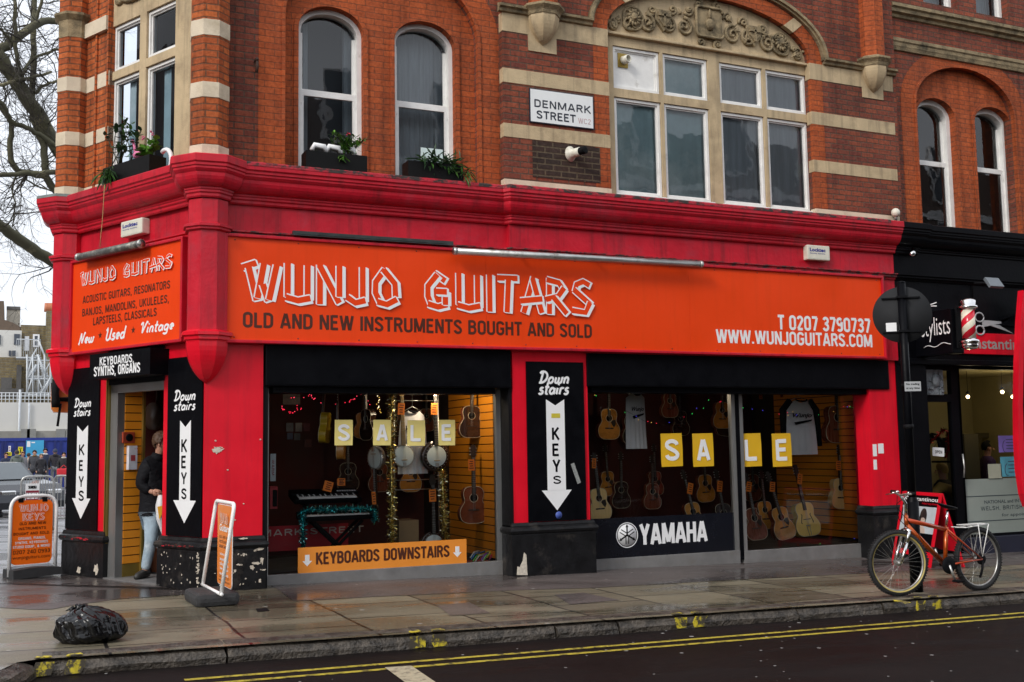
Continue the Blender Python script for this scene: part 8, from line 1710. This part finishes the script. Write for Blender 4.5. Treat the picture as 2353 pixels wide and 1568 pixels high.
# ================================================================ street behind: car, barriers, hoarding, walls, houses
cx_, cy_ = -.62, 20.; fwd = Vector((.45, -.89, 0)).normalized()
Tc = Matrix(((-fwd.y*-1 if 0 else fwd.x, -fwd.y, 0, cx_), (fwd.y, fwd.x, 0, cy_), (0, 0, 1, -.05), (0, 0, 0, 1)))
t = thing('parked_car', 'dark grey saloon car cut by the left edge, in front of the queue', 'car', T=Tc)
side = [(-2.2, .35), (-2.25, .75), (-2.1, .92), (-1.35, 1.0), (-.75, 1.36), (-.2, 1.44), (.35, 1.42), (1.05, 1.0), (1.9, .88), (2.2, .70), (2.28, .45), (2.2, .28), (-2.1, .26)]
mCar = M('car_grey', (.022, .024, .03), .3, metal=.6, var=.05, coat=.8); m = MB()
def carx(y): return y
sec = [(-.88, 0), (.88, 0)]
lo_ = [(x, min(z, .98)) for x, z in side]; m.prism(lo_, -.88, .88); m.prism([(-1.45, .97), (-.72, 1.36), (-.2, 1.44), (.35, 1.42), (1.1, .97)], -.70, .70); m.v = [Tc @ Vector((v.x, v.y, v.z)) for v in m.v]; m.obj('body', mCar, t)
mCg = M('car_glass', (.10, .12, .13), .06, var=.05, spec=.8)
m = MB(); m.prism([(-1.2, 1.0), (-.68, 1.33), (-.05, 1.38), (-.05, 1.0)], -.715, -.70, T=Tc); m.obj('side_window', mCg, t); m = MB(); m.prism([(.0, 1.0), (.0, 1.38), (.33, 1.37), (.86, 1.0)], -.715, -.70, T=Tc); m.obj('side_window', mCg, t)
m = MB(); m.prism([(-1.2, 1.0), (-.68, 1.33), (-.05, 1.38), (-.05, 1.0)], .70, .715, T=Tc); m.obj('side_window', mCg, t); m = MB(); m.prism([(.0, 1.0), (.0, 1.38), (.33, 1.37), (.86, 1.0)], .70, .715, T=Tc); m.obj('side_window', mCg, t)
m = MB(); m.add([Tc @ Vector(q) for q in ((1.08, -.62, 1.0), (1.08, .62, 1.0), (.40, .60, 1.42), (.40, -.60, 1.42))], [(0, 1, 2, 3)]); m.obj('windscreen', mCg, t)
for x in (-1.35, 1.4):
    for y in (-.80, .80):
        w_ = thing('wheel', None, None, T=Tc @ Matrix.Translation((x, y, .32))); par(w_, t); X = Tc @ Matrix.Translation((x, y, .32)) @ Matrix.Rotation(R(90), 4, 'X')
        m = MB(); m.lathe([(.2, -.1), (.32, -.1), (.32, .1), (.2, .1)], 20, T=X); m.obj('tyre', mTyre, w_); m = MB(); m.lathe([(.0, -.09), (.2, -.09), (.2, .09), (0, .09)], 14, T=X); m.obj('rim', mGal, w_)
for y in (-.95, .95): m = MB(); m.box(.62, .78, y-.09, y+.09, .98, 1.10, b=.03, T=Tc); m.obj('mirror', mCar, t)
for y in (-.6, .6): m = MB(); m.box(2.08, 2.22, y-.2, y+.2, .6, .74, b=.03, T=Tc); m.obj('headlight', mChr, t)
def barrier(label, P, Q):
    P, Q = Vector(P), Vector(Q); t = thing('crowd_barrier', label, 'barrier', P, 'metal crowd barriers behind the left pavement sign'); m = MB(); u3 = Vector((0, 0, 1.1)); m.tube([P]+bend(P, P+u3, Q+u3, .14, 6)+bend(P+u3, Q+u3, Q, .14, 6)+[Q], .022, 8); m.tube([P+Vector((0, 0, .25)), Q+Vector((0, 0, .25))], .018, 6); m.obj('frame', mGal, t)
    n = 12; m = MB()
    for k in range(1, n): a = P.lerp(Q, k/n); m.tube([a+Vector((0, 0, .25)), a+Vector((0, 0, 1.08))], .007, 5, cap=False)
    m.obj('bar_set', mGal, t); 
    for e in (P, Q): m = MB(); m.box(e.x-.03, e.x+.03, e.y-.25, e.y+.25, e.z-.01, e.z+.02); m.obj('foot', mGal, t)
    return t
yb = 12.; gz = .03
barrier('left crowd barrier carrying a maroon sign', (qp(50, yb), yb, gz), (qp(124, yb), yb, gz)); barrier('right crowd barrier running behind the shop corner', (qp(126, yb+.1), yb+.1, gz), (qp(225, yb-1), yb-1, gz))
a, b = pa(57, 1170, yb-.05), pa(91, 1111, yb-.05); t = thing('barrier_sign', 'white and maroon notice on the left crowd barrier', 'sign', (a[0], yb-.05, a[1])); hz = b[1]-a[1]; m = MB(); m.box(a[0], b[0], yb-.06, yb-.04, a[1], b[1]); m.obj('plate', mWht2, t); m = MB(); m.box(a[0]+.01, b[0]-.01, yb-.064, yb-.06, a[1], b[1]-hz*.28); m.obj('maroon_field', M('maroon', (.25, .01, .03), .6), t)
m = MB(); w_ = b[0]-a[0]; m.text('SKANSKA', a[0]+w_*.2, b[0]-w_*.2, b[1]-hz*.2, b[1]-hz*.09, yb-.066, bold=.03); m.obj('lettering', mBlkM, t); m = MB()
for k, s in enumerate(('DO NOT WALK IN', 'THIS LANE USE', 'OTHER FOOTWAY')): m.text(s, a[0]+w_*.08, b[0]-w_*.08, b[1]-hz*(.46+.15*k), b[1]-hz*(.37+.15*k), yb-.066, bold=.02)
m.obj('white_lettering', mWht2, t)
YH = 46.; mBlue = M('hoarding_blue', (.016, .035, .24), .45, var=.15, scale=1)
x0, x1 = qp(-60, YH), qp(420, YH); zt = pa(60, 1008, YH)[1]; t = thing('hoarding', 'blue painted site hoarding behind the queue', 'hoarding', (x0, YH, .2)); m = MB(); m.box(x0, x1, YH, YH+.1, -.1, zt); m.obj('panel', mBlue, t)
m = MB(); m.box(x0, x1, YH-.06, YH, zt-.12, zt+.03); m.obj('top_rail', mBlue, t)
for u in (4, 11, 34, 58, 102, 125, 138, 160, 190): x = qp(u, YH); m = MB(); m.box(x-.05, x+.05, YH-.05, YH, -.1, zt-.12); m.obj('batten', M('hoarding_dark', (.008, .018, .13), .5), t)
def notice(label, u0, v0, u1, v1, mats, ex): 
    a, b = pa(u0, v1, YH-.08), pa(u1, v0, YH-.08); t = thing('notice', label, 'notice', (a[0], YH-.08, a[1])); m = MB(); m.box(a[0], b[0], YH-.09, YH-.07, a[1], b[1]); m.obj('sheet', mats[0], t); m = MB(); ex(m, a, b, b[0]-a[0], b[1]-a[1]); m.obj('print', mats[1], t)
yq_ = YH-.095; mYn = M('notice_yellow', (.75, .65, .02), .6)
def e1(m, a, b, w_, h): m.box(a[0]+w_*.4, a[0]+w_*.62, yq_, yq_+.003, a[1]+h*.2, a[1]+h*.68); m.box(a[0]+w_*.2, b[0]-w_*.2, yq_, yq_+.003, a[1]+h*.78, a[1]+h*.86)
def e2(m, a, b, w_, h):
    for k in range(3): m.box(a[0]+w_*.2, b[0]-w_*.2, yq_, yq_+.003, a[1]+h*(.2+.25*k), a[1]+h*(.3+.25*k))
def e3(m, a, b, w_, h): m.box(a[0]+w_*.05, a[0]+w_*.24, yq_, yq_+.003, b[1]-h*.38, b[1]-h*.05); m.text('SITE', a[0]+w_*.3, a[0]+w_*.5, b[1]-h*.16, b[1]-h*.08, yq_, bold=.02) if 0 else m.box(a[0]+w_*.3, a[0]+w_*.5, yq_, yq_+.003, b[1]-h*.16, b[1]-h*.09); m.box(a[0]+w_*.04, a[0]+w_*.9, yq_, yq_+.003, a[1]+h*.12, a[1]+h*.15)
notice('yellow notice with a black figure on the blue hoarding', 41, 1027, 53, 1045, (mYn, mBlkM), e1); notice('low yellow notice left of the figure notice', 15, 1039, 27, 1048, (mYn, mBlkM), e2); notice('narrow white notice above the low yellow one', 19, 1025, 25, 1039, (mWht2, M('maroon', (.25, .01, .03))), e2); notice('large sky blue poster on the blue hoarding', 59, 1012, 101, 1052, (M('sky_poster', (.05, .36, .62), .6, var=.15, scale=.8), mWht2), e3)
mConc = M('pale_concrete', (.34, .33, .29), .8, var=.15, scale=.6, col2=(.22, .21, .18)); mWall = M('white_render', (.60, .59, .55), .8, var=.08, scale=.4)
YW = 52.
def slabw(name, label, cat, u0, v0, u1, v1, Y, mat, dep=1.5, z0=None): a, b = pa(u0, v1, Y), pa(u1, v0, Y); m = MB(); m.box(a[0], b[0], Y, Y+dep, z0 if z0 is not None else a[1], b[1]); return m, a, b
t = thing('retaining_wall', 'white rendered wall with a grey coping above the hoarding', 'wall', (qp(60, YW), YW, 0)); m, a, b = slabw('', '', '', -60, 926, 420, 1100, YW, mWall, z0=0); m.obj('wall', mWall, t); m, a, b = slabw('', '', '', -60, 988, 420, 1030, YW-.6, mConc, .6, 0); m.obj('plinth_wall', mConc, t)
for u in (47, 61, 128, 150): m, a, b = slabw('', '', '', u, 986, u+22, 1030, YW-.9, mConc, .3, 0); m.obj('buttress', M('dark_concrete', (.24, .24, .22), .8, var=.2), t)
m = MB()
for u in range(-10, 120, 9): x = qp(u, YW+.3); z = pa(60, 926, YW)[1]; m.tube([(x, YW+.3, z), (x, YW+.3, z+.55)], .025, 5)
z = pa(60, 926, YW)[1]
for k in (.2, .38, .55): m.tube([(qp(-40, YW), YW+.3, z+k), (qp(300, YW), YW+.3, z+k)], .022, 5)
m.tube([(qp(41, YW), YW-.1, 0), (qp(41, YW), YW-.1, z+.7)], .06, 6); m.tube([(qp(63, YW), YW-.1, 2), (qp(63, YW), YW-.1, z)], .05, 6); m.obj('railing', M('pale_railing', (.55, .58, .60), .5), t)
YR = 62.
mYB = brick('stock_brick', (.27, .21, .10), (.19, .14, .075), (.22, .19, .13), bw=.5, bh=.16, ms=.03, stain=.5); mBoard = M('grey_boarding', (.10, .095, .09), .7, var=.25)
t = thing('brick_house', 'yellow stock brick house back with white sash and door behind the fire stairs', 'house', (qp(80, YR), YR, 0))
m, a, b = slabw('', '', '', 40, 757, 400, 1000, YR, mYB, 6, 0); m.obj('wall', mYB, t); m, a, b = slabw('', '', '', -40, 822, 62, 1000, YR-1.5, mYB, 1.5, 0); m.obj('rear_extension', mYB, t)
m, a, b = slabw('', '', '', 102, 716, 150, 900, YR-.5, mYB, 1.5, 4); m.obj('chimney_stack', mYB, t)
for k in range(4): x, z = pa(107+4.2*k, 716, YR); m = MB(); m.lathe([(.15, 0), (.12, .55)], 10, T=Matrix.Translation((x, YR+.2, z))); m.obj('chimney_pot', M('terracotta', (.50, .17, .08)), t)
a, b = pa(75, 798, YR), pa(91, 769, YR); w_ = thing('sash_window', None, None, T=FA); par(w_, t); m = MB(); m.plate(rect(a[0], b[0], a[1], b[1]), [rect(a[0]+.1, b[0]-.1, a[1]+.1, (a[1]+b[1])/2-.03), rect(a[0]+.1, b[0]-.1, (a[1]+b[1])/2+.03, b[1]-.1)], YR-.08, YR); m.obj('frame', mWht2, w_); m = MB(); m.box(a[0]+.05, b[0]-.05, YR-.03, YR-.01, a[1], b[1]); m.obj('pane', M('far_glass', (.05, .06, .08), .15), w_)
m, a, b = slabw('', '', '', 56, 773, 67, 806, YR-.1, mWht2, .1); m.obj('door', mWht2, t)
for q in ((0, 893, 55, 913), (37, 839, 50, 893), (2, 868, 28, 893)): m, a, b = slabw('', '', '', *q, YR-1.7, mBoard, .15); m.obj('boarding', mBoard, t)
t = thing('white_house', 'white rendered house back with a tall pale chimney behind the fire stairs', 'house', (qp(20, YR+1), YR+1, 0)); m, a, b = slabw('', '', '', -60, 760, 50, 900, YR+.5-1.2, mWall, 1.2, 0); m.obj('wall', mWall, t)
for q in ((32, 768, 46, 792), (-8, 770, 2, 792), (20, 806, 26, 818), (28, 806, 36, 818)): m, a, b = slabw('', '', '', *q, YR-.78, mWht2, .08); m.obj('window', M('far_glass', (.05, .06, .08)), t)
m, a, b = slabw('', '', '', 14, 708, 47, 756, YR+1, mConc, 1.4); m.obj('chimney', M('pale_chimney', (.50, .46, .38), .8, var=.15), t); m, a, b = slabw('', '', '', 15, 705, 47, 711, YR+.9, mBlkM, 1.6); m.obj('chimney_cap', mBoard, t)
m = MB(); q = [pa(u, v, YR) for u, v in ((-60, 690), (9, 692), (10, 735), (30, 742), (48, 752), (48, 762), (-60, 762))]; m.prism(q, YR, YR+3); m.obj('roof', M('brown_roof', (.12, .085, .06), .8, var=.2), t)
t = thing('fire_stairs', 'galvanised zigzag fire stairs on the back of the brick house', 'fire stairs', (qp(80, YR-3), YR-3, 0)); YS = YR-3
def S3(u, v, Y=YS): x, z = pa(u, v, Y); return Vector((x, Y, z))
m = MB(); rl = M('pale_railing', (.55, .58, .60))
for y in (YS, YS+1.2):
    for u in (62, 75, 88, 102, 116): m.tube([S3(u, 815, y), S3(u, 912, y)], .05, 5)
m.obj('post', rl, t)['kind'] = 'stuff'
for (u0, u1, v) in ((37, 92, 820), (60, 118, 868), (60, 118, 905)):
    m = MB(); a, b = S3(u0, v), S3(u1, v); m.box(a.x, b.x, YS, YS+1.2, a.z-.08, a.z)
    for k in range(14): x = a.x+(b.x-a.x)*k/13; m.tube([(x, YS, a.z), (x, YS, a.z+1.05)], .014, 4, cap=False)
    m.tube([(a.x, YS, a.z+1.05), (b.x, YS, a.z+1.05)], .03, 5); m.obj('landing', rl, t)
for (p, q) in (((86, 815), (106, 865)), ((116, 868), (94, 905)), ((66, 868), (84, 838))):
    a, b = S3(*p), S3(*q); m = MB()
    for y in (YS-.0, YS+.9): m.tube([a+Vector((0, y-YS, 0)), b+Vector((0, y-YS, 0))], .06, 5); m.tube([a+Vector((0, y-YS, 1)), b+Vector((0, y-YS, 1))], .03, 5)
    for k in range(10): c = a.lerp(b, (k+.5)/10); m.box(c.x-.15, c.x+.15, YS, YS+.9, c.z-.02, c.z+.02)
    m.obj('flight', rl, t)
for p, q in (((62, 868), (74, 820)), ((88, 820), (102, 868)), ((62, 905), (74, 870)), ((88, 870), (100, 905)), ((102, 905), (114, 870))): m = MB(); m.tube([S3(*p), S3(*q)], .04, 5); m.obj('brace', rl, t)
# orange bracket sign behind the corner column
YO = 4.2; q = [pa(u, v, YO) for u, v in ((118, 880), (160, 880), (160, 948), (124, 947), (118, 938))]
t = thing('bracket_sign', 'orange hanging sign with a black bracket, half hidden behind the corner column', 'sign', (q[0][0], YO, q[3][1])); m = MB(); m.prism(q, YO, YO+.25); m.obj('panel', mOrB, t); m = MB(); m.tube([(*pa(123, 880, YO-.05), 0)[:1]+(YO-.05,)+pa(123, 880, YO-.05)[1:], (pa(123, 918, YO-.05)[0], YO-.05, pa(123, 918, YO-.05)[1]), (pa(160, 918, YO-.05)[0], YO-.05, pa(160, 918, YO-.05)[1])], .035, 6); m.obj('bracket', mBlkM, t)
c = pa(128, 923, YO-.1); m = MB(); m.lathe([(.05, -.08), (.06, 0), (.04, .1), (.05, .3)], 10, T=Matrix.Translation((c[0], YO-.1, c[1]))); m.tube([(pa(139, 928, YO-.1)[0], YO-.1, pa(139, 928, YO-.1)[1]), (pa(132, 980, YO-.1)[0], YO-.1, pa(132, 980, YO-.1)[1])], .018, 5); m.obj('lamp', mBlkM, t)
# ================================================================ bare plane tree
random.seed(12); YT = 12.; mBark = M('plane_bark', (.10, .095, .055), .85, var=.3, scale=3, bump=.5, bscale=14, col2=(.30, .27, .15), fac=(.56, .66)); mTwig = M('twig', (.045, .038, .028), .85)
tr = thing('plane_tree', 'bare plane tree with mottled bark and fine twigs at the upper left', 'tree', (pa(230, 700, YT+2)[0], YT+2, .2))
def TP_(u, v, y=0.): x, z = pa(u, v, YT+y); return Vector((x, YT+y, z))
rn = random.Random(5); tw = MB()
base_ = TP_(250, 1000, 2); base_.z = .2
m = MB(); m.tube([base_, TP_(240, 800, 2), TP_(220, 560, 1.4), TP_(190, 430, .8)], [.42, .36, .30, .24], 12); m.obj('trunk', mBark, tr)
px_m = lambda w_, y=0: w_*(24+y)/2494*.5*1.08
def limb(pts, w0, w1, y0=0., y1=0., twigs=14):
    P = []; n = len(pts)
    for i, (u, v) in enumerate(pts): P.append(TP_(u, v, y0+(y1-y0)*i/(n-1)))
    Q = []
    for i in range(n-1):
        for t_ in (0, .25, .5, .75):
            p0, p1, p2, p3 = P[max(i-1, 0)], P[i], P[i+1], P[min(i+2, n-1)]; Q.append(.5*((2*p1)+(p2-p0)*t_+(2*p0-5*p1+4*p2-p3)*t_**2+(3*p1-p0-3*p2+p3)*t_**3)+Vector((rn.gauss(0, .012), 0, rn.gauss(0, .012))))
    Q.append(P[-1]); m = MB(); k = len(Q); m.tube(Q, [px_m(w0+(w1-w0)*i/(k-1)) for i in range(k)], 9); m.obj('limb', mBark, tr)
    for j in range(twigs):
        i = rn.randrange(1, k); d = (Q[i]-Q[i-1]).normalized(); branch(Q[i], (d*.4+Vector((rn.gauss(0, .8), rn.gauss(0, .5), rn.gauss(.1, .7)))).normalized(), rn.uniform(.6, 1.5), px_m(rn.uniform(2.0, 4.0)), 3)
def branch(p, d, L, r, lev):
    pts = [p]; q = p.copy(); n = 5
    for k in range(n): d = (d+Vector((rn.gauss(0, .22), rn.gauss(0, .15), rn.gauss(-.02, .2)))).normalized(); q = q+d*L/n; pts.append(q.copy())
    tw.tube(pts, [r*(1-.75*k/n) for k in range(n+1)], 4 if r < .02 else 5, cap=False)
    if lev:
        for k in range(rn.choice((2, 3, 3, 4))): i = rn.randrange(1, n+1); e = (d*.6+Vector((rn.gauss(0, .7), rn.gauss(0, .4), rn.gauss(-.1, .65)))).normalized(); branch(pts[i], e, L*rn.uniform(.4, .7), max(.0028, r*.5), lev-1)
    elif rn.random() < .035: tw.ball(pts[-1]-Vector((0, 0, .03)), .016, sub=1)
limb([(190, 430), (129, 338), (96, 276), (58, 223), (23, 169), (-8, 118)], 30, 27, .8, 0, 14)
limb([(-10, 122), (16, 103), (38, 88), (77, 61), (107, 48), (150, 52)], 20, 13, 0, .5, 12)
limb([(210, 500), (126, 438), (104, 407), (77, 399), (36, 388), (24, 340), (27, 285), (10, 262), (-10, 225)], 17, 8, 1, .2, 12)
limb([(104, 395), (100, 338), (82, 290), (73, 220), (77, 146), (77, 70), (80, 0), (82, -40)], 15, 10, .6, .8, 14)
limb([(150, 350), (88, 310), (60, 295), (22, 275), (10, 245), (-10, 228)], 10, 9, .2, -.5, 8)
limb([(150, 397), (90, 398), (58, 398), (20, 402), (-10, 406)], 11, 9, -.4, -.8, 9)
limb([(170, 622), (117, 598), (65, 565), (23, 534), (-12, 510)], 22, 19, -1.5, -2.5, 3)
limb([(140, 184), (105, 195), (80, 215)], 5, 7, .2, .3, 5); limb([(118, 164), (60, 180), (-5, 195)], 5, 8, .3, -.2, 6); limb([(140, 112), (108, 122), (73, 138), (54, 170)], 6, 5, .4, .1, 5)
limb([(34, 0), (34, 60), (36, 110), (50, 180)], 7, 9, -.2, .2, 7); limb([(100, -10), (88, 30), (80, 60)], 6, 8, .4, .6, 4); limb([(-5, 60), (12, 80), (28, 96)], 5, 6, -.5, -.2, 5); limb([(40, 400), (30, 430), (34, 480), (28, 520)], 4, 2, 0, -.3, 9); limb([(60, 400), (70, 420), (120, 440)], 4, 3, 0, .2, 6)
for k in range(40): branch(TP_(rn.uniform(-10, 125), rn.uniform(-10, 520), rn.uniform(-.5, 2.5)), Vector((rn.gauss(0, 1), 0, rn.gauss(0, .8))).normalized(), rn.uniform(.6, 1.3), .010, 2)
o = tw.obj('twig_mass', mTwig, tr); o['kind'] = 'stuff'
# ================================================================ terrace across the street, which shades and mirrors in the upper panes
t = thing('opposite_terrace', 'brown brick terrace across the street, mirrored in the upper window panes', 'building', (20, -16, 0)); bld2 = t
m = MB(); m.box(4.5, 45, -24, -16, -.6, 11.4); m.obj('wall', M('sooty_terrace', (.17, .11, .085), .9, var=.3, scale=1), t)
for k in range(11):
    for z in (4.6, 7.4, 10.2): m = MB(); x = 7.5+3.2*k; m.box(x, x+1.2, -16, -15.92, z, z+2.0); m.obj('window', mWht2, t); m = MB(); m.box(x+.1, x+1.1, -15.92, -15.90, z+.1, z+1.9); m.obj('pane', M('far_glass', (.05, .06, .08)), t)
m = MB(); m.box(4.5, 45, -16, -15.85, 9.5, 9.75); m.obj('string_course', mWht2, t); m = MB(); m.box(4.5, 45, -16, -15.8, 3.2, 3.6); m.obj('cornice', mWht2, t); m = MB(); m.box(4.5, 45, -16, -15.9, -.4, 3.1); m.obj('shopfront', mBlkM, t)
t = thing('added_side_terrace', 'unseen dark brick terrace added across the wide side road to darken the corner window', 'building', (-26, 12, 0)); m = MB(); m.box(-34, -25, -12, 40, -.2, 17.5); m.obj('wall', M('sooty_terrace', (.10, .065, .05)), t)  # unseen terrace, added so the corner panes mirror less bright sky
for k in range(9):
    for z in (3.6, 7.2, 10.4): m = MB(); y = -9+5.3*k; m.box(-25, -24.94, y, y+1.5, z, z+1.9); m.obj('window', M('far_glass', (.05, .06, .08)), t)
